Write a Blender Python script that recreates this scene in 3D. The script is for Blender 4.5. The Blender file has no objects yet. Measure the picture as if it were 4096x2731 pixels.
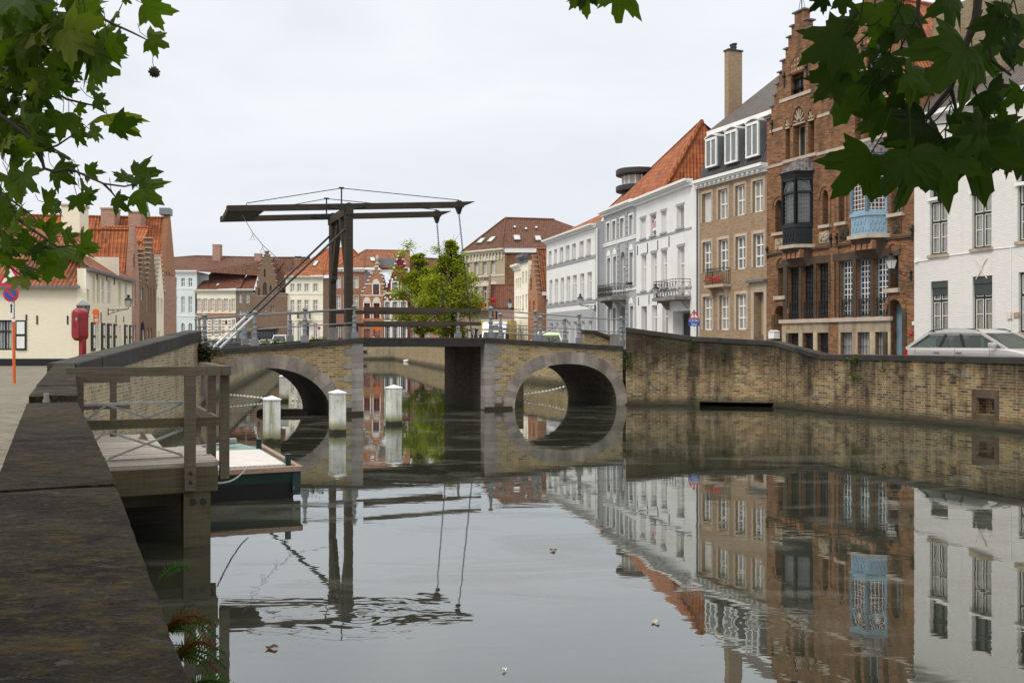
import bpy, bmesh, math, random
from mathutils import Vector, noise as MN
random.seed(7)
SC = bpy.context.scene
COL = SC.collection
F, CX, CY, ZE = 3831.0, 2048.0, 1365.5, 2.3      # focal length and centre in photo pixels, eye height over the water
ROAD = 1.15                                       # street level over the water
def G(px, py, z=0.0):
    d = (ZE-z)*F/(py-CY); return ((px-CX)/F*d, d)
def P3(px, py, Y): return ((px-CX)/F*Y, Y, ZE+(CY-py)*Y/F)
def lerp(a, b, t): return a+(b-a)*t
def ray2(px, A, B):
    """where the sight line of column px meets the ground line A-B"""
    ux, uy = B[0]-A[0], B[1]-A[1]; nx, ny = uy, -ux
    dx = (px-CX)/F; t = (A[0]*nx+A[1]*ny)/(dx*nx+ny); return (dx*t, t)
# ---------------------------------------------------------------- materials
class NT:
    def __init__(s, m):
        s.t = m.node_tree; s.t.nodes.clear()
    def n(s, typ, _p=None, **kw):
        nd = s.t.nodes.new(typ)
        if _p:
            for k, v in _p.items(): setattr(nd, k, v)
        for k, v in kw.items():
            k = k.replace('_', ' ')
            s.set(nd, k, v)
        return nd
    def set(s, nd, k, v):
        sock = nd.inputs[int(k[1:])] if (k[0] == 'i' and k[1:].isdigit()) else nd.inputs[k]
        if isinstance(v, bpy.types.Node): s.t.links.new(v.outputs[0], sock)
        elif isinstance(v, bpy.types.NodeSocket): s.t.links.new(v, sock)
        else:
            if sock.type == 'RGBA' and len(v) == 3: v = (*v, 1)
            sock.default_value = v
    def math(s, op, a, b=0.0, c=0.0, clamp=False):
        nd = s.n('ShaderNodeMath', {'operation': op, 'use_clamp': clamp}, i0=a, i1=b)
        if op in ('MULTIPLY_ADD',): s.set(nd, 'i2', c)
        return nd
    def mix(s, fac, a, b, mode='MIX'):
        nd = s.n('ShaderNodeMix', {'data_type': 'RGBA', 'blend_type': mode})
        s.set(nd, 'i0', fac); s.set(nd, 'i6', a); s.set(nd, 'i7', b)
        return nd.outputs[2]
    def ramp(s, fac, stops, interp='LINEAR'):
        nd = s.n('ShaderNodeValToRGB'); cr = nd.color_ramp; cr.interpolation = interp
        while len(cr.elements) < len(stops): cr.elements.new(0.5)
        for e, (p, c) in zip(cr.elements, stops):
            e.position = p; e.color = (*c, 1) if len(c) == 3 else c
        s.set(nd, 'Fac', fac); return nd
    def noise(s, vec, scale, detail=4, rough=.55, dist=0.0):
        nd = s.n('ShaderNodeTexNoise', Scale=scale, Detail=detail, Roughness=rough, Distortion=dist)
        if vec is not None: s.set(nd, 'Vector', vec)
        return nd.outputs['Fac']
    def mapped(s, vec, sc):
        nd = s.n('ShaderNodeMapping', Scale=sc); s.set(nd, 'Vector', vec); return nd.outputs[0]
    def rng(s, v, a, b, c=0.0, d=1.0):
        nd = s.n('ShaderNodeMapRange', i0=v, i1=a, i2=b, i3=c, i4=d); return nd.outputs[0]
    def bump(s, h, strength=.3, dist=.02):
        return s.n('ShaderNodeBump', Strength=strength, Distance=dist, Height=h)
    def out(s, col, rough=.8, nrm=None, metal=0.0, spec=.4, **kw):
        b = s.n('ShaderNodeBsdfPrincipled')
        s.set(b, 'Base Color', col); s.set(b, 'Roughness', rough); s.set(b, 'Metallic', metal)
        s.set(b, 'Specular IOR Level', spec)
        if nrm is not None: s.set(b, 'Normal', nrm)
        for k, v in kw.items(): s.set(b, k.replace('_', ' '), v)
        o = s.n('ShaderNodeOutputMaterial', Surface=b); return b
    def uv(s): return s.n('ShaderNodeTexCoord').outputs['UV']
    def obj(s): return s.n('ShaderNodeTexCoord').outputs['Object']
    def pos(s): return s.n('ShaderNodeNewGeometry').outputs['Position']
def newmat(name):
    m = bpy.data.materials.new(name); m.use_nodes = True; return m, NT(m)
def mat_plain(name, col, rough=.6, var=.12, scale=3.0, metal=0.0, spec=.4, bump=0.0, streak=0.0, dirt=(.05, .05, .045)):
    m, t = newmat(name); p = t.pos()
    f = t.noise(p, scale, 5); f2 = t.noise(p, scale*9, 3)
    lo = tuple(c*(1-var) for c in col); hi = tuple(min(1, c*(1+var)) for c in col)
    c = t.mix(t.rng(f, .3, .7), lo, hi)
    c = t.mix(t.math('MULTIPLY', t.rng(f2, .35, .75), var*1.2), c, tuple(x*.7 for x in col))
    if streak:
        g = t.noise(t.mapped(t.uv(), (3.0, .25, 1)), 1.0, 5, .6)
        c = t.mix(t.math('MULTIPLY', t.rng(g, .5, .78), streak), c, dirt)
    nb = t.bump(f2, bump, .02) if bump else None
    t.out(c, rough, nb, metal, spec); return m
def mat_brick(name, cols, mortar, bw=.22, bh=.068, ms=.008, stain=0.0, stain_col=(.02, .02, .017), pale=0.0, bump=.35, streak=0.0, zfoot=None, big=.25, ztop=None):
    m, t = newmat(name); uv = t.uv()
    br = t.n('ShaderNodeTexBrick', Color1=(0, 0, 0), Color2=(1, 1, 1), Mortar=(.5, .5, .5), Scale=1.0, Mortar_Size=ms, Mortar_Smooth=.3, Bias=0.0, Brick_Width=bw, Row_Height=bh)
    wob = t.n('ShaderNodeVectorMath', {'operation': 'MULTIPLY_ADD'}, i0=t.n('ShaderNodeTexNoise', Vector=uv, Scale=1.7).outputs['Color'], i1=(.03, .03, 0), i2=uv)
    t.set(br, 'Vector', wob)
    n = len(cols); stops = [(i/max(1, n-1), c) for i, c in enumerate(cols)]
    c = t.ramp(br.outputs['Color'], stops).outputs[0]
    fine = t.noise(uv, 60, 3); mid = t.noise(uv, 2.2, 4); lar = t.noise(uv, .35, 3)
    c = t.mix(t.math('MULTIPLY', t.rng(fine, .35, .7), .35), c, tuple(x*.55 for x in cols[n//2]))
    c = t.mix(t.math('MULTIPLY', t.rng(lar, .35, .65), big), c, tuple(x*.75 for x in cols[0]))
    c = t.mix(br.outputs['Fac'], c, mortar)
    if pale: c = t.mix(t.math('MULTIPLY', t.rng(t.noise(uv, 1.1, 6, .7), .56, .72), pale), c, (.42, .40, .36))
    if stain:
        s1 = t.noise(t.mapped(uv, (1.1, .16, 1)), 1.3, 6, .65)
        s2 = t.noise(uv, 1.4, 6, .7)
        f = t.math('MULTIPLY', t.math('ADD', t.rng(s1, .5, .66), t.math('MULTIPLY', t.rng(s2, .52, .68), .7), clamp=True), stain)
        c = t.mix(f, c, stain_col)
    if streak:
        s1 = t.noise(t.mapped(uv, (2.2, .12, 1)), 1.0, 4, .6)
        c = t.mix(t.math('MULTIPLY', t.rng(s1, .55, .75), streak), c, stain_col)
    if ztop:      # soot and moss running down from the coping
        z = t.n('ShaderNodeSeparateXYZ', Vector=t.pos()).outputs['Z']; s3 = t.noise(t.mapped(uv, (1.6, .22, 1)), 1.3, 6, .65)
        e = t.math('ADD', z, t.math('MULTIPLY', t.math('SUBTRACT', s3, .5), 3.4))
        c = t.mix(t.rng(e, ztop[0], ztop[1], 0, .82), c, stain_col)
    if zfoot is not None:      # wet, algae-dark foot just over the water
        z = t.n('ShaderNodeSeparateXYZ', Vector=t.pos()).outputs['Z']
        e = t.math('ADD', z, t.math('MULTIPLY', mid, -.25))
        c = t.mix(t.rng(e, zfoot, .02, 0, .85), c, (.035, .036, .022))
    h = t.math('ADD', t.math('MULTIPLY', t.math('SUBTRACT', 1.0, br.outputs['Fac']), 1.0), t.math('MULTIPLY', fine, .6))
    t.out(c, .9, t.bump(h, bump, .012), 0, .25); return m
def mat_tile(name, cols, tw=.21, th=.30, moss=.25, dark=.4, rough=.75, bump=.9):
    m, t = newmat(name); uv = t.uv()
    sep = t.n('ShaderNodeSeparateXYZ', Vector=uv); u, v = sep.outputs[0], sep.outputs[1]
    br = t.n('ShaderNodeTexBrick', {'offset': 0.0}, Color1=(0, 0, 0), Color2=(1, 1, 1), Mortar=(.5, .5, .5), Scale=1.0, Mortar_Size=0.0, Brick_Width=tw, Row_Height=th, Vector=uv)
    n = len(cols); c = t.ramp(br.outputs['Color'], [(i/max(1, n-1), x) for i, x in enumerate(cols)]).outputs[0]
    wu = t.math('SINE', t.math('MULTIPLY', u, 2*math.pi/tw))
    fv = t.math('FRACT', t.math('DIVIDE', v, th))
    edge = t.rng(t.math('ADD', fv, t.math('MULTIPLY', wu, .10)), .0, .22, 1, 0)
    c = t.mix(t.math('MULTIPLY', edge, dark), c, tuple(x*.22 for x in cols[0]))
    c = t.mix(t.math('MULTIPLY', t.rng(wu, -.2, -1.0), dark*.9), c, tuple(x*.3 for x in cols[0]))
    g = t.noise(uv, .8, 6, .65)
    c = t.mix(t.math('MULTIPLY', t.rng(g, .5, .7), moss), c, (.07, .055, .03))
    c = t.mix(t.math('MULTIPLY', t.rng(t.noise(uv, 7, 4), .5, .8), .3), c, tuple(x*.5 for x in cols[0]))
    h = t.math('ADD', wu, t.math('MULTIPLY', fv, -1.4))
    t.out(c, rough, t.bump(h, bump, .05), 0, .3); return m
def mat_stone(name, col, var=.25, rough=.85, scale=2.5, streak=.3, bump=.25, dirt=(.03, .03, .026), lichen=None, isl=.22):
    m, t = newmat(name); p = t.pos(); ri = t.n('ShaderNodeNewGeometry').outputs['Random Per Island']
    a = t.noise(p, scale, 6, .6); b = t.noise(p, scale*14, 4, .6)
    c = t.mix(t.rng(a, .3, .7), tuple(x*(1-var) for x in col), tuple(x*(1+var) for x in col))
    c = t.mix(t.math('MULTIPLY', t.rng(b, .45, .75), .45), c, tuple(x*.5 for x in col))
    c = t.mix(1.0, c, t.mix(ri, (1-isl,)*3, (1+isl,)*3), 'MULTIPLY')
    if streak:
        g = t.noise(t.mapped(p, (2.2, 2.2, .22)), 1.4, 5, .6)
        c = t.mix(t.math('MULTIPLY', t.rng(g, .48, .7), streak), c, dirt)
    if lichen: c = t.mix(t.math('MULTIPLY', t.rng(t.noise(p, 5.5, 5, .7), .6, .72), .7), c, lichen)
    t.out(c, rough, t.bump(b, bump, .02), 0, .3); return m
def mat_wood(name, c1, c2, algae=0.0, rough=.8, wet=False):
    m, t = newmat(name); uv = t.uv(); p = t.pos()
    g = t.noise(t.mapped(p, (14, 14, 1.2)), 2.0, 5, .6, .4)
    g2 = t.noise(t.mapped(uv, (1.5, 30, 1)), 1.2, 4, .6, .3)
    c = t.mix(t.rng(g2, .3, .7), c1, c2)
    c = t.mix(t.math('MULTIPLY', t.rng(g, .45, .8), .4), c, tuple(x*.45 for x in c1))
    if algae: c = t.mix(t.math('MULTIPLY', t.rng(t.noise(p, 2.6, 5, .65), .45, .68), algae), c, (.045, .05, .012))
    t.out(c, rough, t.bump(g2, .3, .008), 0, .3); return m
def mat_pane(name, col=(.03, .035, .04), folds=0.0, rough=.06, glass=1.5, col2=(.5, .5, .46)):
    m, t = newmat(name); uv = t.uv()
    c = t.mix(t.rng(t.noise(t.pos(), 1.3, 2), .4, .6), col, tuple(x*1.8 for x in col))
    if folds:
        sep = t.n('ShaderNodeSeparateXYZ', Vector=uv)
        w = t.math('SINE', t.math('ADD', t.math('MULTIPLY', sep.outputs[0], 55.0), t.math('MULTIPLY', t.noise(uv, 2), 9.0)))
        c = t.mix(folds, c, t.mix(t.rng(w, -1, 1), tuple(x*.6 for x in col2), col2))
    nb = t.bump(t.noise(t.pos(), 2.2, 2), .06, .05)
    t.out(c, rough, nb, 0, .8); return m
def mat_leaf(name, c1, c2, trans=.45, rough=.45, c3=None):
    m, t = newmat(name)
    f = t.noise(t.pos(), 3.0, 3); r = t.n('ShaderNodeNewGeometry').outputs['Random Per Island']
    c = t.mix(r, c1, c2)
    c = t.mix(t.math('MULTIPLY', t.rng(f, .5, .7), .35), c, tuple(x*.6 for x in c1))
    if c3: c = t.mix(t.rng(r, .94, .97), c, c3)
    d = t.n('ShaderNodeBsdfPrincipled', Base_Color=c, Roughness=rough, Specular_IOR_Level=.16)
    tr = t.n('ShaderNodeBsdfTranslucent', Color=t.mix(1.0, c, (1.0, 1.25, .45), 'MULTIPLY'))
    mx = t.n('ShaderNodeMixShader', i0=trans, i1=d, i2=tr)
    t.n('ShaderNodeOutputMaterial', Surface=mx); return m
M = {}
def build_mats():
    B = mat_brick
    M['wall_r'] = B('canal_brick', [(.035, .027, .018), (.17, .125, .065), (.34, .225, .085), (.40, .30, .14), (.19, .135, .075), (.30, .12, .045), (.27, .225, .15)], (.30, .255, .18), bw=.25, bh=.076, ms=.011, stain=.85, stain_col=(.014, .011, .008), pale=.5, zfoot=.24, streak=.55, ztop=(1.0, 1.95), big=.5)
    M['wall_l'] = B('pale_canal_brick', [(.16, .13, .08), (.30, .245, .15), (.38, .31, .18), (.36, .26, .12), (.24, .20, .14)], (.40, .37, .31), stain=.45, stain_col=(.06, .055, .045), pale=.3, zfoot=.4, streak=.5)
    M['pier'] = B('stained_shaded_pier_brick', [(.02, .015, .011), (.05, .036, .024), (.075, .05, .032), (.035, .026, .018)], (.06, .05, .04), stain=.8, stain_col=(.01, .009, .007), zfoot=.4)  # real staining, with the shade of pier sides and barrels painted in
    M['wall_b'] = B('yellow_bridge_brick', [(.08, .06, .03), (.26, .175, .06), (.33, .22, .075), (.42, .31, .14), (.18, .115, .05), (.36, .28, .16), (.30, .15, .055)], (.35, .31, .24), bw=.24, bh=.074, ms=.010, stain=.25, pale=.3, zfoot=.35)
    M['brick_go'] = B('orange_gothic_brick', [(.045, .022, .014), (.24, .082, .032), (.31, .115, .038), (.38, .19, .08), (.12, .05, .026), (.27, .085, .032)], (.20, .15, .10), bw=.26, ms=.010, stain=.6, stain_col=(.045, .035, .028), bh=.06)
    M['brick_br'] = B('buff_brick', [(.22, .14, .085), (.34, .23, .145), (.39, .27, .17), (.28, .17, .105)], (.31, .255, .18), ms=.01, bump=.2, streak=.2, stain_col=(.12, .095, .07))
    M['brick_rd'] = B('red_brick', [(.20, .07, .04), (.30, .11, .06), (.34, .14, .075), (.26, .09, .055)], (.33, .27, .22), streak=.2, stain_col=(.10, .05, .035))
    M['brick_dk'] = B('brown_brick', [(.12, .07, .045), (.20, .115, .07), (.24, .14, .085), (.17, .10, .065)], (.25, .21, .17), streak=.3, stain_col=(.06, .045, .035))
    M['brick_gy'] = B('grey_brown_brick', [(.12, .09, .06), (.19, .15, .10), (.23, .18, .12), (.16, .12, .085)], (.24, .21, .17), streak=.3, stain_col=(.06, .05, .04))
    M['brick_or'] = B('orange_brick', [(.28, .10, .045), (.40, .155, .07), (.43, .20, .10), (.34, .12, .06)], (.36, .28, .2), streak=.2, stain_col=(.13, .06, .04))
    M['brick_pk'] = B('pink_brick', [(.32, .17, .12), (.42, .24, .175), (.46, .28, .21)], (.40, .29, .23), streak=.25, stain_col=(.15, .08, .06))
    M['brick_yl'] = B('olive_brick', [(.13, .095, .05), (.24, .18, .10), (.27, .21, .12), (.20, .13, .08)], (.36, .33, .27), streak=.2)
    M['brick_pl'] = B('violet_grey_brick', [(.22, .16, .15), (.29, .22, .21), (.25, .18, .17)], (.27, .22, .2), streak=.3, stain_col=(.12, .09, .08))
    M['brick_chim'] = B('tan_chimney_brick', [(.25, .17, .10), (.34, .24, .145), (.38, .28, .18), (.28, .18, .10)], (.33, .27, .2), streak=.35, stain_col=(.14, .09, .05))
    M['brick_wt'] = B('white_painted_brick', [(.73, .71, .68), (.78, .76, .73), (.81, .79, .76)], (.62, .60, .57), bump=.55, streak=.3, stain_col=(.47, .44, .40), big=.12, ms=.012)
    M['brick_cr'] = B('cream_painted_brick', [(.83, .77, .61), (.86, .80, .64), (.88, .82, .66)], (.76, .70, .54), bump=.4, streak=.12, stain_col=(.5, .43, .3), big=.1)
    M['brick_ma'] = B('maroon_painted_brick', [(.13, .018, .03), (.17, .025, .04), (.20, .035, .05)], (.12, .02, .03), bump=.2)
    T = mat_tile
    M['tile_or'] = T('orange_pantile', [(.26, .072, .028), (.40, .115, .040), (.47, .16, .058), (.31, .088, .034)], moss=.5)
    M['tile_or2'] = T('weathered_orange_pantile', [(.18, .062, .03), (.30, .10, .042), (.37, .14, .06), (.23, .08, .04)], moss=.7)
    M['tile_br'] = T('brown_pantile', [(.11, .048, .03), (.16, .07, .042), (.19, .085, .05), (.13, .06, .04)], moss=.4)
    M['tile_rb'] = T('red_brown_pantile', [(.14, .052, .034), (.19, .073, .045), (.22, .09, .055)], moss=.35)
    M['tile_gy'] = T('grey_brown_tile', [(.10, .085, .08), (.14, .12, .11), (.16, .14, .13)], tw=.2, th=.24, moss=.1, dark=.6)
    M['tile_bk'] = T('dark_mansard_tile', [(.045, .042, .045), (.06, .056, .06), (.075, .07, .07)], tw=.2, th=.28, moss=.05, dark=.6, rough=.55)
    M['slate'] = T('mottled_slate', [(.05, .045, .048), (.09, .08, .085), (.20, .18, .18), (.06, .05, .055)], tw=.16, th=.14, moss=.0, dark=.3, bump=.3)
    S = mat_stone
    M['coping'] = S('dark_bluestone', (.034, .031, .028), .35, streak=.25, lichen=None)
    M['coping_near'] = None
    M['arch'] = S('grey_arch_stone', (.235, .205, .180), .28, streak=.6, dirt=(.10, .088, .075), isl=.2)
    M['quoin'] = S('pale_quoin_stone', (.245, .225, .21), .2, streak=.45, dirt=(.11, .10, .085), isl=.2)
    M['stone_dk'] = S('brown_weathered_stone', (.075, .052, .036), .35, streak=.5)
    M['stone_cr'] = S('cream_limestone', (.40, .33, .235), .18, streak=.5, dirt=(.12, .085, .055))
    M['stone_pale'] = S('pale_limestone', (.46, .38, .31), .15, streak=.35, dirt=(.2, .16, .12))
    M['stone_tan'] = S('tan_window_stone', (.44, .35, .265), .12, streak=.3, dirt=(.25, .19, .14), bump=.1)
    M['concrete'] = S('grey_concrete', (.23, .21, .19), .2, streak=.4)
    pl = mat_plain
    M['white_wall'] = pl('white_stucco', (.73, .73, .725), .85, .07, .7, streak=.3, dirt=(.52, .51, .48))
    M['grey_wall'] = pl('grey_stucco', (.37, .385, .40), .85, .06, .6, streak=.2, dirt=(.24, .25, .26))
    M['grey_lo'] = pl('grey_plinth_stucco', (.36, .37, .385), .85, .06, .6, streak=.25, dirt=(.25, .25, .25))
    M['cream_wall'] = pl('cream_stucco', (.82, .77, .64), .85, .05, .6, streak=.15, dirt=(.45, .4, .3))
    M['beige_wall'] = pl('beige_stucco', (.42, .36, .265), .85, .06, .6, streak=.2, dirt=(.3, .25, .18))
    M['blue_wall'] = pl('pale_blue_stucco', (.62, .70, .71), .85, .05, .6, streak=.15, dirt=(.45, .48, .48))
    M['white_trim'] = pl('white_paint', (.77, .77, .75), .5, .05, 4)
    M['grey_trim'] = pl('grey_paint', (.30, .31, .325), .6, .06, 4)
    M['cream_trim'] = pl('cream_paint', (.64, .60, .50), .6, .05, 4)
    M['frame_dk'] = pl('dark_green_paint', (.012, .02, .018), .35, .2, 6)
    M['frame_red'] = pl('red_paint', (.33, .03, .03), .45, .1, 6)
    M['frame_blue'] = pl('sky_blue_paint', (.24, .36, .46), .5, .08, 5)
    M['black_wood'] = pl('black_painted_wood', (.012, .014, .017), .4, .3, 8)
    M['iron'] = pl('black_iron', (.012, .012, .013), .45, .3, 10)
    M['rail'] = pl('grey_painted_iron', (.19, .195, .205), .42, .18, 9, metal=.25, spec=.5)
    M['galv'] = pl('galvanised_steel', (.36, .36, .35), .35, .2, 12, metal=.75)
    M['zinc'] = pl('zinc_sheet', (.20, .22, .24), .45, .15, 5, metal=.4)
    M['zinc_dk'] = pl('dark_zinc_sheet', (.028, .03, .035), .5, .2, 5)
    M['lead'] = pl('lead_gutter', (.13, .135, .145), .55, .2, 6)
    M['steel_dk'] = pl('black_steel', (.016, .014, .012), .6, .4, 6)
    M['white_metal'] = pl('white_painted_pipe', (.55, .57, .59), .35, .08, 8)
    M['strut_dk'] = pl('dark_painted_pipe', (.025, .028, .032), .4, .3, 8)
    M['orange'] = pl('orange_paint', (.62, .12, .025), .5, .1, 6)
    M['red_sign'] = pl('red_sign_paint', (.52, .02, .03), .4, .08, 8)
    M['blue_sign'] = pl('blue_sign_paint', (.012, .07, .33), .4, .08, 8)
    M['white_sign'] = pl('white_sign_paint', (.72, .73, .74), .45, .05, 8)
    M['black_paint'] = pl('black_sign_paint', (.01, .01, .012), .5, .1, 8)
    M['ring_red'] = pl('faded_red_plastic', (.26, .022, .025), .4, .25, 7)
    M['flower'] = pl('red_geranium_petals', (.55, .02, .015), .6, .4, 9)
    M['brass'] = pl('brass_plate', (.42, .26, .06), .4, .2, 8, metal=.5)
    M['red_lead'] = pl('oxblood_paint', (.14, .02, .025), .5, .2, 6)
    W = mat_wood
    M['wood_gr'] = W('weathered_oak', (.062, .049, .036), (.115, .094, .070), algae=.35)
    M['wood_al'] = W('mossy_oak', (.058, .047, .029), (.105, .088, .055), algae=.65)
    M['wood_deck'] = W('silvered_decking', (.25, .22, .19), (.38, .34, .30), algae=.1)
    M['wood_dk'] = W('dark_tarred_timber', (.022, .016, .012), (.058, .044, .030), algae=.12)
    M['wood_rail'] = W('brown_rail_timber', (.035, .026, .02), (.075, .058, .043), algae=.1)
    M['wood_float'] = W('wet_black_timber', (.016, .013, .01), (.04, .032, .024), algae=.2)
    M['wood_gun'] = W('rubbed_gunwale_wood', (.20, .135, .10), (.30, .215, .165))
    M['bark'] = W('plane_bark', (.03, .024, .018), (.06, .05, .038))
    # white mooring post paint with algae streaks and a black foot
    m, t = newmat('peeling_white_post'); p = t.pos(); z = t.n('ShaderNodeSeparateXYZ', Vector=p).outputs['Z']
    c = t.mix(t.rng(t.noise(p, 3, 4), .35, .65), (.66, .66, .63), (.50, .51, .47))
    st = t.noise(t.mapped(p, (9, 9, .7)), 1.2, 5, .65)
    c = t.mix(t.math('MULTIPLY', t.rng(st, .5, .66), .8), c, (.20, .21, .09))
    c = t.mix(t.math('MULTIPLY', t.rng(t.noise(p, 13, 5, .7), .6, .68), .8), c, (.16, .12, .09))
    zz = t.math('ADD', z, t.math('MULTIPLY', t.noise(p, 7, 4), -.12))
    c = t.mix(t.rng(zz, .30, .10, 0, .9), c, (.16, .17, .06)); c = t.mix(t.rng(zz, .08, .03), c, (.025, .022, .014))
    t.out(c, .7, None, 0, .3); M['post'] = m
    m, t = newmat('green_boat_paint'); p = t.pos()
    c = t.mix(t.rng(t.noise(p, 2, 4), .35, .65), (.004, .016, .013), (.008, .030, .024))
    c = t.mix(t.rng(t.noise(p, 8, 6, .75), .66, .70, 0, .8), c, (.32, .36, .34)); t.out(c, .4); M['boat'] = m
    M['boat_lo'] = pl('black_boat_bottom', (.006, .007, .007), .5, .3, 6)
    M['boat_teal'] = pl('teal_deck_paint', (.13, .23, .21), .5, .12, 6)
    m, t = newmat('white_diamond_plate'); uv = t.uv()
    w1 = t.n('ShaderNodeTexWave', {'bands_direction': 'DIAGONAL'}, Scale=9.0, Distortion=.2, Vector=uv)
    c = t.mix(t.rng(t.noise(t.pos(), 4, 4), .3, .7), (.50, .47, .45), (.62, .59, .57))
    c = t.mix(t.math('MULTIPLY', t.rng(w1.outputs['Fac'], .4, .8), .5), c, (.36, .33, .32))
    t.out(c, .5, t.bump(w1.outputs['Fac'], .3, .01), .1, .4); M['plate'] = m
    PN = mat_pane
    M['glass'] = PN('dark_window_glass', (.022, .026, .03))
    M['glass_b'] = PN('bluish_window_glass', (.06, .07, .08), .25)
    M['glass_c'] = PN('curtained_window_glass', (.11, .11, .10), .6, col2=(.50, .48, .43))
    M['glass_w'] = PN('pale_curtain_glass', (.2, .2, .19), .8, col2=(.62, .62, .60))
    M['glass_r'] = PN('red_curtain_glass', (.06, .02, .02), .5, col2=(.10, .03, .03))
    M['blind'] = pl('white_roller_blind', (.60, .60, .60), .6, .04, 3)
    M['shutter_gr'] = pl('grey_green_shutter', (.05, .062, .058), .5, .1, 5)
    M['leaf_far'] = mat_leaf('yellow_green_foliage', (.19, .235, .02), (.40, .42, .045), .5, .8, (.42, .25, .04))
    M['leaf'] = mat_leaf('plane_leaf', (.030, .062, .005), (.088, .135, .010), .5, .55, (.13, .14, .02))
    M['leaf_dk'] = mat_leaf('shaded_plane_leaf', (.008, .018, .002), (.045, .080, .006), .42, .6)  # darker leaf copy, the right cluster's shade put into its colour
    M['shrub'] = mat_leaf('dull_shrub_leaf', (.03, .035, .012), (.06, .06, .02), .2, .6)
    M['fern'] = mat_leaf('fern_green', (.03, .075, .012), (.06, .12, .02), .35, .6)
    M['fern_br'] = mat_leaf('fern_bronze', (.09, .035, .012), (.15, .06, .015), .25, .6)
    M['weed'] = mat_leaf('fresh_weed', (.06, .10, .02), (.12, .15, .03), .3, .6)
    # foreground coping: old dark stone with lichen
    m, t = newmat('lichen_spotted_stone'); p = t.pos()
    st = t.mapped(p, (1.0, 1.6, 1.0))
    a = t.noise(st, 2.2, 6, .62); b = t.noise(st, 40, 5, .65); s = t.noise(st, 16, 5, .7); o = t.noise(st, 9, 6, .72)
    c = t.mix(t.rng(a, .3, .7), (.018, .016, .0135), (.055, .048, .040))
    c = t.mix(t.rng(b, .42, .66, 0, .8), c, (.006, .0055, .005)); c = t.mix(t.rng(t.noise(p, 95, 3, .7), .56, .68, 0, .55), c, (.10, .092, .08)); c = t.mix(t.rng(t.noise(p, 60, 4, .7), .58, .66, 0, .7), c, (.005, .0045, .004))
    c = t.mix(t.rng(s, .60, .68, 0, .5), c, (.085, .08, .07))
    band = t.rng(t.noise(p, 1.3, 3), .44, .56)
    c = t.mix(1.0, c, t.mix(t.rng(t.noise(st, 5, 5, .65), .32, .68), (.45, .45, .45), (1.35, 1.31, 1.24)), 'MULTIPLY')
    c = t.mix(t.rng(t.noise(st, 26, 5, .72), .58, .66, 0, .6), c, (.095, .088, .075))
    c = t.mix(t.math('MULTIPLY', t.rng(t.noise(st, 20, 5, .75), .50, .60, 0, .75), band), c, (.075, .055, .016))
    crk = t.math('ABSOLUTE', t.math('SUBTRACT', t.noise(t.mapped(p, (1.2, 3.2, 1)), 1.6, 6, .62), .5))
    c = t.mix(t.rng(crk, 0, .005, .85, 0), c, (.003, .0028, .0025))
    c = t.mix(t.math('MULTIPLY', t.rng(o, .56, .66, 0, .8), band), c, (.085, .055, .012))
    c = t.mix(t.rng(t.noise(st, 24, 4, .7), .64, .70, 0, .8), c, (.055, .024, .01))
    h = t.math('ADD', t.math('MULTIPLY', b, .5), t.math('ADD', s, a))
    t.out(c, .92, t.bump(h, .8, .02), 0, .12); M['coping_near'] = m
    # cobbles
    m, t = newmat('worn_paving'); uv = t.uv()
    br = t.n('ShaderNodeTexBrick', Color1=(0, 0, 0), Color2=(1, 1, 1), Mortar=(.5, .5, .5), Scale=1.0, Mortar_Size=.012, Mortar_Smooth=.4, Brick_Width=.30, Row_Height=.19, Vector=uv)
    c = t.ramp(br.outputs['Color'], [(0, (.14, .125, .10)), (.5, (.22, .20, .165)), (1, (.18, .16, .135))]).outputs[0]
    mo = t.mix(t.rng(t.noise(uv, 1.2, 4), .45, .6), (.08, .072, .055), (.055, .075, .018))
    c = t.mix(br.outputs['Fac'], c, mo)
    c = t.mix(t.rng(t.noise(uv, .5, 5), .4, .7, 0, .4), c, (.12, .11, .09))
    t.out(c, .9, t.bump(br.outputs['Fac'], -.3, .01), 0, .15); M['paving'] = m
    M['asphalt'] = pl('street_asphalt', (.16, .155, .15), .9, .2, 8)
    # canal water: dark, turbid, mirror-like with faint ripples and a dusty film
    m, t = newmat('canal_water'); p = t.pos()
    sep = t.n('ShaderNodeSeparateXYZ', Vector=p)
    r1 = t.noise(t.mapped(p, (.7, 1.9, 1)), 1.0, 3, .5, .6)
    r2 = t.noise(t.mapped(p, (3.0, 7.0, 1)), 1.0, 2, .5, .3)
    calm = t.rng(t.noise(t.mapped(p, (.10, .22, 1)), 1.0, 3, .6), .40, .64)
    def rings(cx, cy, k, fall, amp):
        dx = t.math('SUBTRACT', sep.outputs[0], cx); dy = t.math('SUBTRACT', sep.outputs[1], cy)
        r = t.math('SQRT', t.math('ADD', t.math('MULTIPLY', dx, dx), t.math('MULTIPLY', dy, dy)))
        return t.math('MULTIPLY', t.math('MULTIPLY', t.math('SINE', t.math('MULTIPLY', r, k)), t.math('POWER', 2.718, t.math('MULTIPLY', r, -fall))), amp)
    h = t.math('ADD', t.math('MULTIPLY', r1, t.math('MULTIPLY_ADD', calm, .55, .15)), t.math('MULTIPLY', r2, t.math('MULTIPLY_ADD', calm, .10, .02)))
    g1 = G(1440, 2465); g2 = G(1560, 2425); g3 = G(3045, 2495)
    for gx, k, fl, am in ((g1, 42, 3.2, .08), (g2, 26, 1.6, .05), (g3, 60, 6, .10)): h = t.math('ADD', h, rings(gx[0], gx[1], k, fl, am))
    nb = t.bump(h, .12, .03)
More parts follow.
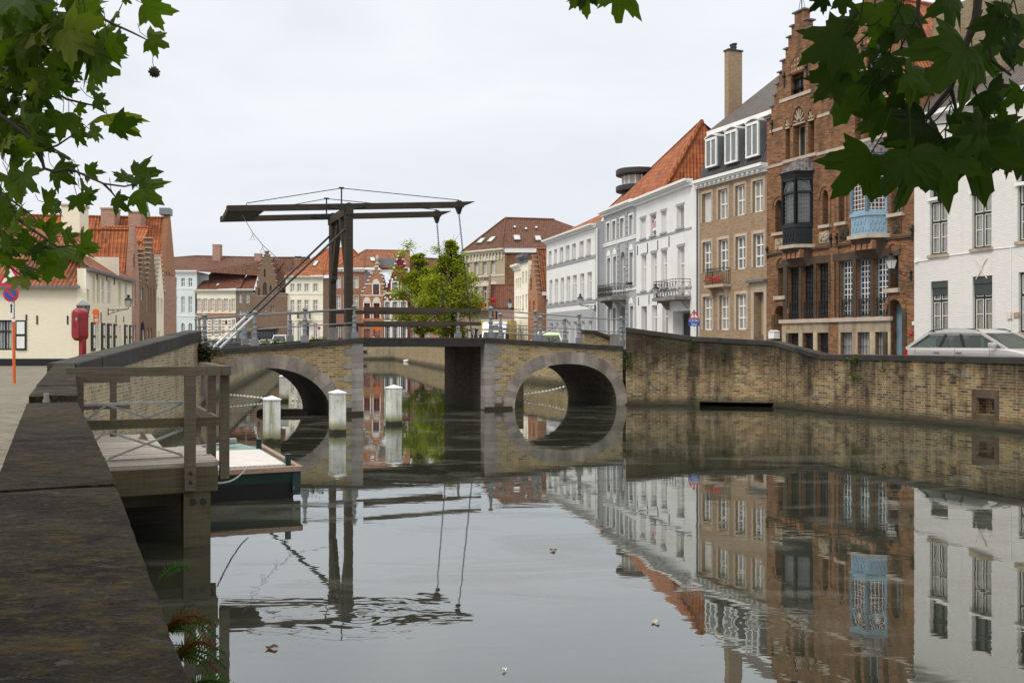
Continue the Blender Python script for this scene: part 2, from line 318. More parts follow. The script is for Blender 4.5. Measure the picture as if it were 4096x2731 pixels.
    film = t.noise(t.mapped(p, (.30, .75, 1)), 1.0, 5, .62, 1.2)
    speck = t.noise(p, 26, 3, .7)
    band = t.rng(sep.outputs[1], 6.0, 9.0, .1, 1.0)
    ff = t.math('MULTIPLY', t.math('MULTIPLY', t.rng(film, .51, .61), band), t.rng(speck, .35, .7, .25, .9))
    body = t.n('ShaderNodeBsdfDiffuse', Color=t.mix(t.math('MULTIPLY', ff, .6), (.030, .032, .022), (.16, .155, .135)))
    gl = t.n('ShaderNodeBsdfGlossy', Color=(.81, .84, .835), Roughness=.014, Normal=nb)
    lw = t.n('ShaderNodeLayerWeight', Blend=.5, Normal=nb)
    fac = t.rng(t.math('POWER', lw.outputs['Facing'], 2.4), .0, 1.0, .075, .92)
    fac = t.math('MULTIPLY', fac, t.math('MULTIPLY_ADD', ff, -.42, 1.0))
    mx = t.n('ShaderNodeMixShader', i0=fac, i1=body, i2=gl); t.n('ShaderNodeOutputMaterial', Surface=mx); M['water'] = m
    # car paints
    def paint(name, col):
        m, t = newmat(name); b = t.out(t.mix(t.rng(t.noise(t.pos(), 30, 2), .4, .6), col, tuple(x*.93 for x in col)), .3, None, .35, .5, Coat_Weight=.6, Coat_Roughness=.06); return m
    M['car_silver'] = paint('silver_car_paint', (.52, .50, .49)); M['car_green'] = paint('pale_green_car_paint', (.50, .62, .36))
    M['car_dark'] = paint('dark_car_paint', (.03, .035, .045)); M['car_white'] = paint('white_van_paint', (.68, .69, .70)); M['car_grey'] = paint('grey_car_paint', (.25, .27, .31))
    M['yellow'] = pl('yellow_truck_panel', (.52, .38, .08), .5, .06, 3)
    M['rubber'] = pl('tyre_rubber', (.012, .012, .012), .8, .2, 8)
    m, t = newmat('car_glass'); b = t.n('ShaderNodeBsdfPrincipled', Base_Color=(.10, .12, .115), Roughness=.03, Specular_IOR_Level=.9)
    tr = t.n('ShaderNodeBsdfTransparent', Color=(.34, .42, .38)); mx = t.n('ShaderNodeMixShader', i0=.38, i1=tr, i2=b); t.n('ShaderNodeOutputMaterial', Surface=mx); M['car_glass'] = m
    m, t = newmat('clear_window_glass'); b = t.n('ShaderNodeBsdfGlossy', Color=(1, 1, 1), Roughness=.02)
    tr = t.n('ShaderNodeBsdfTransparent', Color=(1, 1, 1)); fr = t.n('ShaderNodeFresnel', IOR=1.4)
    mx = t.n('ShaderNodeMixShader', i0=t.math('ADD', fr, .06), i1=tr, i2=b); t.n('ShaderNodeOutputMaterial', Surface=mx); M['clear'] = m
    M['curtain'] = pl('net_curtain', (.84, .81, .74), .9, .05, 5)
    M['room'] = pl('dim_room', (.04, .035, .03), .9, .2, 2)
    m, t = newmat('frosted_lantern_glass'); t.out((.55, .55, .53), .25, None, 0, .6, Alpha=1.0); M['lamp_glass'] = m
    M['tail'] = pl('red_tail_lamp', (.42, .01, .015), .15, .1, 9)
    M['skin'] = pl('skin', (.45, .27, .2), .6, .05, 9); M['hair'] = pl('white_hair', (.6, .58, .55), .8, .1, 9); M['cloth'] = pl('dark_jacket', (.04, .045, .06), .8, .2, 9)
# ---------------------------------------------------------------- mesh helpers
class MB:
    def __init__(s): s.v = []; s.f = []
    def add(s, vs, fs):
        o = len(s.v); s.v += [tuple(v) for v in vs]; s.f += [tuple(i+o for i in f) for f in fs]; return s
    def face(s, *pts): return s.add(pts, [tuple(range(len(pts)))])
    def hexa(s, a, b):      # two quads a (bottom ring) and b (top ring), same order
        return s.add(list(a)+list(b), [(3, 2, 1, 0), (4, 5, 6, 7)]+[(i, (i+1) % 4, 4+(i+1) % 4, 4+i) for i in range(4)])
    def box(s, x0, x1, y0, y1, z0, z1):
        if x0 > x1: x0, x1 = x1, x0
        if y0 > y1: y0, y1 = y1, y0
        if z0 > z1: z0, z1 = z1, z0
        return s.hexa([(x0, y0, z0), (x1, y0, z0), (x1, y1, z0), (x0, y1, z0)], [(x0, y0, z1), (x1, y0, z1), (x1, y1, z1), (x0, y1, z1)])
    def beam(s, p, q, w, h, up=(0, 0, 1), w2=None, h2=None):
        p, q = Vector(p), Vector(q); d = (q-p).normalized(); up = Vector(up)
        if abs(d.dot(up)) > .98: up = Vector((0, 1, 0))
        r = d.cross(up).normalized(); u = r.cross(d); w2 = w2 or w; h2 = h2 or h
        def ring(c, w, h): return [c-r*w/2-u*h/2, c+r*w/2-u*h/2, c+r*w/2+u*h/2, c-r*w/2+u*h/2]
        return s.add(ring(p, w, h)+ring(q, w2, h2), [(0, 3, 2, 1), (4, 5, 6, 7)]+[(i, (i+1) % 4, 4+(i+1) % 4, 4+i) for i in range(4)][::1])
    def tube(s, pts, r, n=8, r2=None, cap=True):
        pts = [Vector(p) for p in pts]; m = len(pts); vs = []; pr = None
        for i, p in enumerate(pts):
            d = (pts[min(i+1, m-1)]-pts[max(i-1, 0)]).normalized()
            a = Vector((0, 0, 1)) if abs(d.z) < .9 else Vector((1, 0, 0))
            x = d.cross(a).normalized()
            if pr is not None and x.dot(pr) < 0: x = -x
            pr = x; y = d.cross(x); rr = r if r2 is None else lerp(r, r2, i/(m-1))
            vs += [p+(x*math.cos(k*2*math.pi/n)+y*math.sin(k*2*math.pi/n))*rr for k in range(n)]
        fs = [(i*n+k, i*n+(k+1) % n, (i+1)*n+(k+1) % n, (i+1)*n+k) for i in range(m-1) for k in range(n)]
        if cap: fs += [tuple(range(n))[::-1], tuple(range((m-1)*n, m*n))]
        return s.add(vs, fs)
    def lathe(s, c, prof, n=12):
        m = len(prof); vs = [(c[0]+r*math.cos(k*2*math.pi/n), c[1]+r*math.sin(k*2*math.pi/n), c[2]+z) for r, z in prof for k in range(n)]
        fs = [(i*n+k, i*n+(k+1) % n, (i+1)*n+(k+1) % n, (i+1)*n+k) for i in range(m-1) for k in range(n)]
        fs += [tuple(range(n))[::-1], tuple(range((m-1)*n, m*n))]
        return s.add(vs, fs)
    def prism(s, poly, y0, y1):   # poly in (x,z), extruded along y
        n = len(poly)
        return s.add([(x, y0, z) for x, z in poly]+[(x, y1, z) for x, z in poly], [tuple(range(n)), tuple(range(n, 2*n))[::-1]]+[((i+1) % n, i, n+i, n+(i+1) % n) for i in range(n)])
    def slab(s, poly, z0, z1):    # poly in (x,y), extruded along z
        n = len(poly)
        return s.add([(x, y, z0) for x, y in poly]+[(x, y, z1) for x, y in poly], [tuple(range(n))[::-1], tuple(range(n, 2*n))]+[(i, (i+1) % n, n+(i+1) % n, n+i) for i in range(n)])
    def ball(s, c, r, n=10, m=6, sz=1.0):
        return s.lathe(c, [(max(1e-4, r*math.sin(math.pi*i/m)), -r*sz*math.cos(math.pi*i/m)) for i in range(m+1)], n)
    def build(s, name, mat, parent=None, smooth=False, fixn=False, uv=True):
        me = bpy.data.meshes.new(name); me.from_pydata(s.v, [], s.f); me.update()
        if fixn:
            bm = bmesh.new(); bm.from_mesh(me); bmesh.ops.recalc_face_normals(bm, faces=bm.faces); bm.to_mesh(me); bm.free()
        if uv:
            ul = me.uv_layers.new(name='UVMap').data; vv = me.vertices
            for p in me.polygons:
                n = p.normal
                if abs(n.z) < .93:
                    l = math.hypot(n.x, n.y) or 1.0; tx, ty = -n.y/l, n.x/l; sx, sy, sz = -n.z*ty*-1, 0, 0
                    bx, by, bz = n.y*0-n.z*ty, n.z*tx-n.x*0, n.x*ty-n.y*tx
                    for li in p.loop_indices:
                        c = vv[me.loops[li].vertex_index].co; ul[li].uv = (c.x*tx+c.y*ty, c.x*bx+c.y*by+c.z*bz)
                else:
                    for li in p.loop_indices:
                        c = vv[me.loops[li].vertex_index].co; ul[li].uv = (c.x, c.y)
        if smooth:
            for p in me.polygons: p.use_smooth = True
        if mat is not None: me.materials.append(mat)
        o = bpy.data.objects.new(name, me); COL.objects.link(o)
        if parent is not None: o.parent = parent
        return o
def tag(o, label=None, cat=None, group=None, kind=None):
    if label: o['label'] = label
    if cat: o['category'] = cat
    if group: o['group'] = group
    if kind: o['kind'] = kind
    return o
def thing(name, label, cat, loc=(0, 0, 0), rot=0.0, group=None):
    o = bpy.data.objects.new(name, None); COL.objects.link(o); o.location = loc; o.rotation_euler = (0, 0, rot); o.empty_display_size = .3
    return tag(o, label, cat, group)
def copy_tree(o, parent=None):
    c = o.copy(); COL.objects.link(c)
    if parent is not None: c.parent = parent
    for ch in list(o.children): copy_tree(ch, c)
    return c
def textmesh(txt, size, name, mat, parent, loc, rot=(math.pi/2, 0, 0), ext=.004, align='CENTER', sx=1.0):
    cu = bpy.data.curves.new(name, 'FONT'); cu.body = txt; cu.size = size; cu.extrude = ext; cu.align_x = align; cu.align_y = 'CENTER'; cu.resolution_u = 2
    tmp = bpy.data.objects.new('tmp', cu); COL.objects.link(tmp); dg = bpy.context.evaluated_depsgraph_get()
    me = bpy.data.meshes.new_from_object(tmp.evaluated_get(dg)); bpy.data.objects.remove(tmp); bpy.data.curves.remove(cu)
    me.materials.clear(); me.materials.append(mat); o = bpy.data.objects.new(name, me); COL.objects.link(o)
    o.parent = parent; o.location = loc; o.rotation_euler = rot; o.scale = (sx, 1, 1); return o
build_mats()
# ---------------------------------------------------------------- facades and houses
class Fac:
    def __init__(s, A, B, zb=ROAD):
        s.A, s.B, s.zb = A, B, zb; s.L = math.dist(A, B); s.ux, s.uy = (B[0]-A[0])/s.L, (B[1]-A[1])/s.L
        s.nx, s.ny = s.uy, -s.ux; s.rot = math.atan2(s.uy, s.ux)
    def uz(s, px, py, off=0.0):
        ax, ay = s.A[0]-s.nx*off, s.A[1]-s.ny*off
        dx, dz = (px-CX)/F, (CY-py)/F; t = (ax*s.nx+ay*s.ny)/(dx*s.nx+s.ny)
        return (dx*t-ax)*s.ux+(t-ay)*s.uy, ZE+dz*t-s.zb
    def u(s, px, off=0.0): return s.uz(px, CY, off)[0]
    def z(s, px, py, off=0.0): return s.uz(px, py, off)[1]
    def w(s, u, y, z): return (s.A[0]+s.ux*u-s.nx*y, s.A[1]+s.uy*u-s.ny*y, z+s.zb)
class House:
    def __init__(s, fac, name, label, cat='house'):
        s.f = fac; s.W = fac.L; s.root = thing(name, label, cat, (fac.A[0], fac.A[1], fac.zb), fac.rot)
        s.holes = []; s.rects = []; s.rec = .14
    def u(s, px): return s.f.u(px)
    def z(s, px, py): return s.f.z(px, py)
    def win(s, xl, yt, xr, yb, **k):
        xc = (xl+xr)/2; return s.wuz(s.f.u(xl), s.f.u(xr), s.f.z(xc, yb), s.f.z(xc, yt), **k)
    def row(s, xs, zb, zt, **k):
        for a, b in xs: s.wuz(s.f.u(a), s.f.u(b), zb, zt, **k)
    def wuz(s, u0, u1, z0, z1, fm='white_trim', pm='glass', nv=1, tr=(), rec=None, t=.06, sur=0, sm='stone_tan', sill=0, arch=0, bar=0, gx=0, gz=0, bm=None, name='window', hole=True, keys=None, lab=None, silm=None):
        rec = s.rec if rec is None else rec; z0 = max(z0, .02)
        if hole: s.holes.append((u0, u1, z0, z1, rec, arch))
        m = MB(); y0, y1 = rec-.0, rec+.06; g = .002
        a, b, c, d = u0+g, u1-g, z0+g, z1-g
        m.box(a, a+t, y0, y1, c, d); m.box(b-t, b, y0, y1, c, d); m.box(a+t, b-t, y0, y1, c, c+t); m.box(a+t, b-t, y0, y1, d-t, d)
        zs = [c+t]+[lerp(c, d, q) for q in tr]+[d-t]
        for q in tr: zz = lerp(c, d, q); m.box(a+t, b-t, y0-.008, y1, zz-t*.55, zz+t*.55)
        for i in range(nv):
            x = lerp(a, b, (i+1)/(nv+1))
            for j in range(len(zs)-1): m.box(x-t*.5, x+t*.5, y0-.004, y1, zs[j]+(t*.55 if j else 0), zs[j+1]-(t*.55 if j < len(zs)-2 else 0))
        bt = .014; fr_ = m
        if bm and (gx or gz): m = MB(); bt = .017
        for i in range(gx): x = lerp(a+t, b-t, (i+1)/(gx+1)); m.box(x-bt, x+bt, y0+.012, y1-.01, c+t, d-t)
        for i in range(gz): zz = lerp(c+t, d-t, (i+1)/(gz+1)); m.box(a+t, b-t, y0+.015, y1-.012, zz-bt, zz+bt)
        w = fr_.build(name, M[fm], s.root)
        if m is not fr_: m.build('glazing_bars', M[bm], w)
        if lab: w['label'] = lab
        MB().face((a+t*.5, y1-.015, c+t*.5), (b-t*.5, y1-.015, c+t*.5), (b-t*.5, y1-.015, d-t*.5), (a+t*.5, y1-.015, d-t*.5)).build('pane', M[pm], w)
        if sur:
            q = MB(); e = .025
            q.box(u0-sur, u0, -e, .03, z0, z1+sur); q.box(u1, u1+sur, -e, .03, z0, z1+sur); q.box(u0, u1, -e, .03, z1, z1+sur)
            q.build('surround', M[sm], w)
        if sill:
            MB().box(u0-.07-sur, u1+.07+sur, -.09, rec-.005, z0-sill, z0).build('sill', M[silm or sm], w)
        return w
    def slabpart(s, name, mat, u0, u1, z0, z1, y0=-.03, y1=.02, parent=None):
        return MB().box(u0, u1, y0, y1, z0, z1).build(name, M[mat], parent or s.root)
    def wall(s, mat, rects=None, name='wall', depth=7.0, sides=True, zlo=0.0, holes=None, thick=.35, capstep=None):
        rects = rects or [(0, s.W, zlo, s.H)]; hs = s.holes if holes is None else holes; m = MB()
        us = sorted({round(x, 4) for r in rects for x in r[:2]} | {round(x, 4) for h in hs for x in h[:2]})
        zs = sorted({round(x, 4) for r in rects for x in r[2:4]} | {round(x, 4) for h in hs for x in h[2:4]})
        inr = lambda u, z: any(r[0]-1e-4 < u < r[1]+1e-4 and r[2]-1e-4 < z < r[3]+1e-4 for r in rects)
        inh = lambda u, z: any(h[0] < u < h[1] and h[2] < z < h[3] for h in hs)
        for j in range(len(zs)-1):
            zc = (zs[j]+zs[j+1])/2; run = None
            if zs[j+1]-zs[j] < 1e-5: continue
            for i in range(len(us)):
                ok = i < len(us)-1 and us[i+1]-us[i] > 1e-5 and inr((us[i]+us[i+1])/2, zc) and not inh((us[i]+us[i+1])/2, zc)
                if ok and run is None: run = us[i]
                if not ok and run is not None:
                    m.face((run, 0, zs[j]), (us[i], 0, zs[j]), (us[i], 0, zs[j+1]), (run, 0, zs[j+1])); run = None
        for (a, b, c, d, rec, arch) in hs:
            e = rec+.06
            zt = d if not arch else d-arch
            m.face((a, 0, c), (a, e, c), (a, e, zt), (a, 0, zt)); m.face((b, e, c), (b, 0, c), (b, 0, zt), (b, e, zt)); m.face((a, 0, c), (b, 0, c), (b, e, c), (a, e, c))
            if not arch: m.face((a, e, d), (b, e, d), (b, 0, d), (a, 0, d))
            else:
                n = 8; cx, rx = (a+b)/2, (b-a)/2
                arc = [(cx-rx*math.cos(math.pi*k/(2*n)*1), zt+arch*math.sin(math.pi*k/(2*n))) for k in range(2*n+1)]
                arc = [(cx-rx*math.cos(math.pi*k/(2*n)), zt+arch*math.sin(math.pi*k/(2*n))) for k in range(2*n+1)]
                for k in range(n):
                    m.face((a, 0, d), (arc[k][0], 0, arc[k][1]), (arc[k+1][0], 0, arc[k+1][1]))
                    k2 = 2*n-k; m.face((b, 0, d), (arc[k2-1][0], 0, arc[k2-1][1]), (arc[k2][0], 0, arc[k2][1]))
                for k in range(2*n): m.face((arc[k][0], 0, arc[k][1]), (arc[k][0], e, arc[k][1]), (arc[k+1][0], e, arc[k+1][1]), (arc[k+1][0], 0, arc[k+1][1]))
        # outer edges of the outline: side walls to full depth for the lowest rect, stepped returns for others
        lo = min(rects, key=lambda r: (r[2], -(r[1]-r[0])))
        if sides:
            m.face((lo[0], depth, lo[2]), (lo[0], 0, lo[2]), (lo[0], 0, lo[3]), (lo[0], depth, lo[3])); m.face((lo[1], 0, lo[2]), (lo[1], depth, lo[2]), (lo[1], depth, lo[3]), (lo[1], 0, lo[3]))
            m.face((lo[1], depth, lo[2]), (lo[0], depth, lo[2]), (lo[0], depth, lo[3]), (lo[1], depth, lo[3]))
        for r in rects:
            if r is lo: continue
            m.face((r[0], thick, r[2]), (r[0], 0, r[2]), (r[0], 0, r[3]), (r[0], thick, r[3])); m.face((r[1], 0, r[2]), (r[1], thick, r[2]), (r[1], thick, r[3]), (r[1], 0, r[3]))
            m.face((r[1], thick, r[2]), (r[0], thick, r[2]), (r[0], thick, r[3]), (r[1], thick, r[3]))
            m.face((r[0], 0, r[3]), (r[1], 0, r[3]), (r[1], thick, r[3]), (r[0], thick, r[3]))
        return m.build(name, M[mat], s.root)
    def stepcaps(s, rects, mat, name='step_cap', t=.07, o=.06, thick=.4):
        tops = [r for r in rects]
        for i, r in enumerate(tops):
            up = [q for q in tops if abs(q[2]-r[3]) < .02 and q is not r]
            if up:
                q = up[0]
                MB().box(r[0]-o, q[0]-.002, -o, thick, r[3], r[3]+t).build(name, M[mat], s.root); MB().box(q[1]+.002, r[1]+o, -o, thick, r[3], r[3]+t).build(name, M[mat], s.root)
            else: MB().box(r[0]-o, r[1]+o, -o, thick, r[3], r[3]+t).build(name, M[mat], s.root)
    def roof_par(s, mat, ze, zr, d=7.0, o=.15, hipl=0.0, hipr=0.0, y0=-.12, yr=None, ridge=True, name='roof', back=True):
        yr = d/2 if yr is None else yr; a, b = -o, s.W+o; m = MB()
        e0 = ze-(yr and o*0)
        A, B, C, D = (a, y0, ze), (b, y0, ze), (b-hipr, yr, zr), (a+hipl, yr, zr); E, H = (b, d, ze), (a, d, ze)
        m.face(A, B, C, D)
        if back: m.face(E, H, D, C)
        m.face(B, E, C); m.face(H, A, D)
        o_ = m.build(name, M[mat], s.root)
        if ridge:
            q = MB().tube([D, C], .09, 6)
            if hipl: q.tube([A, D], .09, 6)
            if hipr: q.tube([B, C], .09, 6)
            q.build('ridge_tiles', M[mat], o_)
        return o_
    def roof_perp(s, mat, u0, u1, ze, zr, y0=.3, d=7.0, name='roof'):
        c = (u0+u1)/2; m = MB()
        m.face((u0, d, ze), (u0, y0, ze), (c, y0, zr), (c, d, zr)); m.face((u1, y0, ze), (u1, d, ze), (c, d, zr), (c, y0, zr)); m.face((u1, d, ze), (u0, d, ze), (c, d, zr))
        o = m.build(name, M[mat], s.root); MB().tube([(c, y0, zr), (c, d, zr)], .1, 6).build('ridge_tiles', M[mat], o); return o
    def cornice(s, mat, z0, z1, proj=.35, u0=None, u1=None, dent=None, name='cornice', tray=True):
        u0 = -.05 if u0 is None else u0; u1 = s.W+.05 if u1 is None else u1; h = z1-z0; m = MB()
        m.box(u0, u1, -proj*.35, .02, z0, z0+h*.4); m.box(u0-.03, u1+.03, -proj*.7, .02, z0+h*.4+.001, z0+h*.62); m.box(u0-.05, u1+.05, -proj, .03, z0+h*.62+.001, z1)
        if dent:
            n = int((u1-u0)/dent); 
            for i in range(n): x = u0+(i+.3)*dent; m.box(x, x+dent*.45, -proj*.66, -proj*.352, z0+h*.12, z0+h*.39)
        return m.build(name, M[mat], s.root)
    def chimney(s, mat, u0, u1, y0, y1, z0, z1, cap='stone_tan', pots=0):
        c = MB().box(u0, u1, y0, y1, z0, z1).build('chimney', M[mat], s.root)
        MB().box(u0-.05, u1+.05, y0-.05, y1+.05, z1, z1+.1).build('chimney_cap', M[cap], c)
        for i in range(pots):
            x = lerp(u0, u1, (i+.5)/pots); q = MB().lathe((x, (y0+y1)/2, z1+.1), [(.13, 0), (.13, .12), (.16, .14), (.13, .17), (.13, .28), (.17, .3), (.17, .36)], 10); q.build('chimney_pot', M['zinc_dk'], c)
        return c
# ---------------------------------------------------------------- camera, sky, sun
cam = bpy.data.cameras.new('camera'); co = bpy.data.objects.new('camera', cam); COL.objects.link(co)
co.location = (0, 0, ZE); co.rotation_euler = (math.pi/2, 0, 0)
cam.sensor_width = 36; cam.lens = 36*F/4096; cam.clip_start = .05; cam.clip_end = 3000; SC.camera = co
SC.render.resolution_x, SC.render.resolution_y = 1024, 682
SC.view_settings.view_transform = 'Standard'; SC.view_settings.look = 'None'; SC.view_settings.exposure = .06; SC.view_settings.gamma = 1
wd = bpy.data.worlds.new('World'); SC.world = wd; wd.use_nodes = True
SUN_EL, SUN_AZ = math.radians(48), math.radians(226)       # azimuth clockwise from +Y
class WT(NT): pass
t = WT(wd); g = t.n('ShaderNodeTexCoord').outputs['Generated']
sky = t.n('ShaderNodeTexSky', {'sky_type': 'NISHITA', 'sun_disc': False, 'sun_elevation': SUN_EL, 'sun_rotation': SUN_AZ})
z = t.n('ShaderNodeSeparateXYZ', Vector=g).outputs['Z']
cl = t.noise(t.mapped(g, (1.0, 1.0, 3.2)), 2.2, 6, .55, .6)
cloud = t.mix(t.rng(cl, .30, .70), (7.5, 7.85, 8.5), (9.0, 9.2, 9.6))
lift = t.ramp(t.rng(z, 0.0, 1.0), [(0, (1, 1, 1)), (.12, (1, 1, 1)), (.38, (1.10, 1.10, 1.08)), (.65, (2.15, 2.02, 1.80)), (1.0, (2.65, 2.45, 2.15))]).outputs[0]
cloud = t.mix(1.0, cloud, lift, 'MULTIPLY')
mixc = t.mix(.93, sky.outputs[0], cloud)
bg = t.n('ShaderNodeBackground', Color=mixc, Strength=.10); t.n('ShaderNodeOutputWorld', Surface=bg)
sl = bpy.data.lights.new('sun', 'SUN'); sl.energy = 1.5; sl.angle = math.radians(16); sl.color = (1.0, .93, .82)
so = bpy.data.objects.new('sun', sl); COL.objects.link(so)
sd = Vector((math.sin(SUN_AZ)*math.cos(SUN_EL), math.cos(SUN_AZ)*math.cos(SUN_EL), math.sin(SUN_EL)))
so.rotation_euler = sd.to_track_quat('Z', 'Y').to_euler(); so.location = sd*60+Vector((0, 40, 0))
# ---------------------------------------------------------------- key ground lines (metres, water at z = 0)
R_A, R_B, R_C = G(4096, 1728.4), G(3094, 1628.6), G(2503, 1619.5)
L0 = G(1451, 1656.7); E0 = G(2467, 1620.8)
BR = Fac(L0, E0, 0.0)                                        # bridge front: u from the pier edge, y away from us
WB = 3.5
def bw(u, y, z=0): return BR.w(u, y, z)
rd = Vector((R_A[0]-R_B[0], R_A[1]-R_B[1])).normalized()
R_END = (R_A[0]+rd.x*22, R_A[1]+rd.y*22)
LW = [(-.362+.4565*2.5, 1.097-2.5), (-.362, 1.097), (-1.085, 2.64), (-2.855, 6.31), (-6.98, 15.3), (-9.07, 27.9)]  # water side line of the near quay wall
LB = [bw(-5.2, WB)[:2], (-13.2, 45), (-29, 124.)]             # near quay beyond the bridge
RB = [bw(9.6, WB)[:2], (5.2, 41.5), (2.9, 50), (.83, 54.6), (-5, 77.2), (-15.3, 124)]
FARW = [(-15.3, 124), (-29, 124.)]
def sheet(name, pts, z, mat):
    o = MB().face(*[(x, y, z) for x, y in pts]).build(name, mat); return tag(o, kind='structure')
wt = MB().face((-700, -60, 0), (700, -60, 0), (700, 900, 0), (-700, 900, 0)).build('water', M['water']); tag(wt, kind='structure')
off = .30
def inner(pts, d, side):      # parallel line, side +1 = to the left of the walking direction
    out = []
    for i, p in enumerate(pts):
        a = Vector(pts[max(i-1, 0)]); b = Vector(pts[min(i+1, len(pts)-1)]); dd = (b-a).normalized(); n = Vector((-dd.y, dd.x))*side
        out.append((p[0]+n.x*d, p[1]+n.y*d))
    return out
LWi = inner(LW, .28, 1)
sheet('quay_pavement', [(-60, -45), (LW[0][0]-.2, -45)]+LWi+[LB[0], LB[1], LB[2], (-60, 124)], ROAD, M['paving'])
sheet('street', [(R_END[0], -45), R_END, R_A, R_B, R_C, bw(9.6, 0)[:2]]+RB+[FARW[1], (-60, 124), (-400, 124), (-400, 700), (700, 700), (700, -45)], ROAD-.004, M['asphalt'])
# ---------------------------------------------------------------- walls along the canal
def wallface(m, pts, ztops, z0=-.4):
    for i in range(len(pts)-1):
        (x0, y0), (x1, y1) = pts[i], pts[i+1]
        m.face((x0, y0, z0), (x1, y1, z0), (x1, y1, ztops[i+1]), (x0, y0, ztops[i]))
    return m
def coping(m, pts, zs, width, thick, side, slab=1.05, over=.05, ch=.02, jit=.006, gap=.008):
    """slabs laid along a line; pts = outer (water side) edge, zs = top heights, side = +1 when the quay is to the left of the walking direction"""
    ns = []
    for i in range(len(pts)):
        ds = []
        if i > 0: ds.append((Vector(pts[i])-Vector(pts[i-1])).normalized())
        if i < len(pts)-1: ds.append((Vector(pts[i+1])-Vector(pts[i])).normalized())
        d = sum(ds, Vector((0, 0))).normalized(); n = Vector((-d.y, d.x))*side; k = 1/max(.5, n.dot(Vector((-ds[0].y, ds[0].x))*side)); ns.append(n*k)
    for i in range(len(pts)-1):
        a, b = Vector(pts[i]), Vector(pts[i+1]); L = (b-a).length; n = max(1, round(L/slab)); za, zb = zs[i], zs[i+1]
        for j in range(n):
            g = gap/L if L > .1 else 0
            t0, t1 = j/n+(g if j else 0), (j+1)/n; dz = random.uniform(-jit, jit); do = random.uniform(-jit, jit)
            rings = []
            for tt in (t0, t1):
                p = a.lerp(b, tt); nn = ns[i].lerp(ns[i+1], tt); zt = lerp(za, zb, tt)+dz
                o = p-nn*(over+do); q = p+nn*width
                rings.append([(o.x, o.y, zt-thick), (o.x, o.y, zt-ch), ((o+nn*ch).x, (o+nn*ch).y, zt), ((q-nn*ch).x, (q-nn*ch).y, zt), (q.x, q.y, zt-ch), (q.x, q.y, zt-thick)])
            k = len(rings[0]); m.add(rings[0]+rings[1], [tuple(range(k)), tuple(range(k, 2*k))[::-1]]+[((r+1) % k, r, k+r, k+(r+1) % k) for r in range(k)])
    return m
# right bank wall -----------------------------------------------------------
t1 = thing('canal_wall', 'stained yellow brick canal wall with dark coping below the silver car', 'canal wall', (0, 0, 0))
pk = ray2(2771, R_C, R_B); pk2 = ray2(3280, R_B, R_A)
rw = [R_C, pk, R_B, pk2, R_A, R_END]; rz = [2.82, 2.48, 2.33, 1.89, 1.90, 1.90]
# openings: low culvert slot and the square niche; walls between are cut so that they are real holes
m = MB(); TH = .16; CUL0 = ray2(2798, R_C, R_B)
def quadw(a, b, z00, z01, z10, z11): m.face((a[0], a[1], z00), (b[0], b[1], z10), (b[0], b[1], z11), (a[0], a[1], z01))
tk = TH
quadw(R_C, pk, -.4, rz[0]-tk, -.4, rz[1]-tk)
def zi(t): return lerp(rz[1], rz[2], t)-tk
L_ = math.dist(pk, R_B); tc = math.dist(pk, CUL0)/L_
quadw(pk, CUL0, -.4, zi(0), -.4, zi(tc)); quadw(CUL0, R_B, .15, zi(tc), .15, zi(1))
quadw(R_B, pk2, -.4, rz[2]-tk, -.4, rz[3]-tk)
n0, n1 = ray2(3905, R_B, R_A), ray2(3978, R_B, R_A)
Yn = n0[1]; zN1, zN0 = ZE-(1590-CY)*Yn/F, ZE-(1655-CY)*Yn/F
quadw(pk2, n0, -.4, rz[3]-tk, -.4, rz[4]-tk); quadw(n0, n1, -.4, zN0, -.4, zN0); quadw(n0, n1, zN1, rz[4]-tk, zN1, rz[4]-tk); quadw(n1, R_A, -.4, rz[4]-tk, -.4, rz[4]-tk); quadw(R_A, R_END, -.4, rz[4]-tk, -.4, rz[5]-tk)
# culvert interior and niche reveals
nb_ = Vector((-rd.y, rd.x)); nb_ = nb_ if nb_.x > 0 else -nb_
cd = Vector((R_B[0]-CUL0[0], R_B[1]-CUL0[1])).normalized(); cn = Vector((-cd.y, cd.x)); c0b = Vector(CUL0)+cn*3; c1b = Vector(R_B)+cn*3
m.face((*CUL0, .15), (*R_B, .15), (*c1b, .15), (*c0b, .15)); m.face((*CUL0, -.4), (*CUL0, .15), (*c0b, .15), (*c0b, -.4)); m.face((*R_B, .15), (*R_B, -.4), (*c1b, -.4), (*c1b, .15)); m.face((*c0b, -.4), (*c0b, .15), (*c1b, .15), (*c1b, -.4))
a2, b2 = Vector(n0)+nb_*.35, Vector(n1)+nb_*.35
m.face((*n0, zN0), (*n0, zN1), (*a2, zN1), (*a2, zN0)); m.face((*n1, zN1), (*n1, zN0), (*b2, zN0), (*b2, zN1)); m.face((*n0, zN0), (*n1, zN0), (*b2, zN0), (*a2, zN0)); m.face((*n0, zN1), (*n1, zN1), (*b2, zN1), (*a2, zN1)); m.face((*a2, zN0), (*b2, zN0), (*b2, zN1), (*a2, zN1))
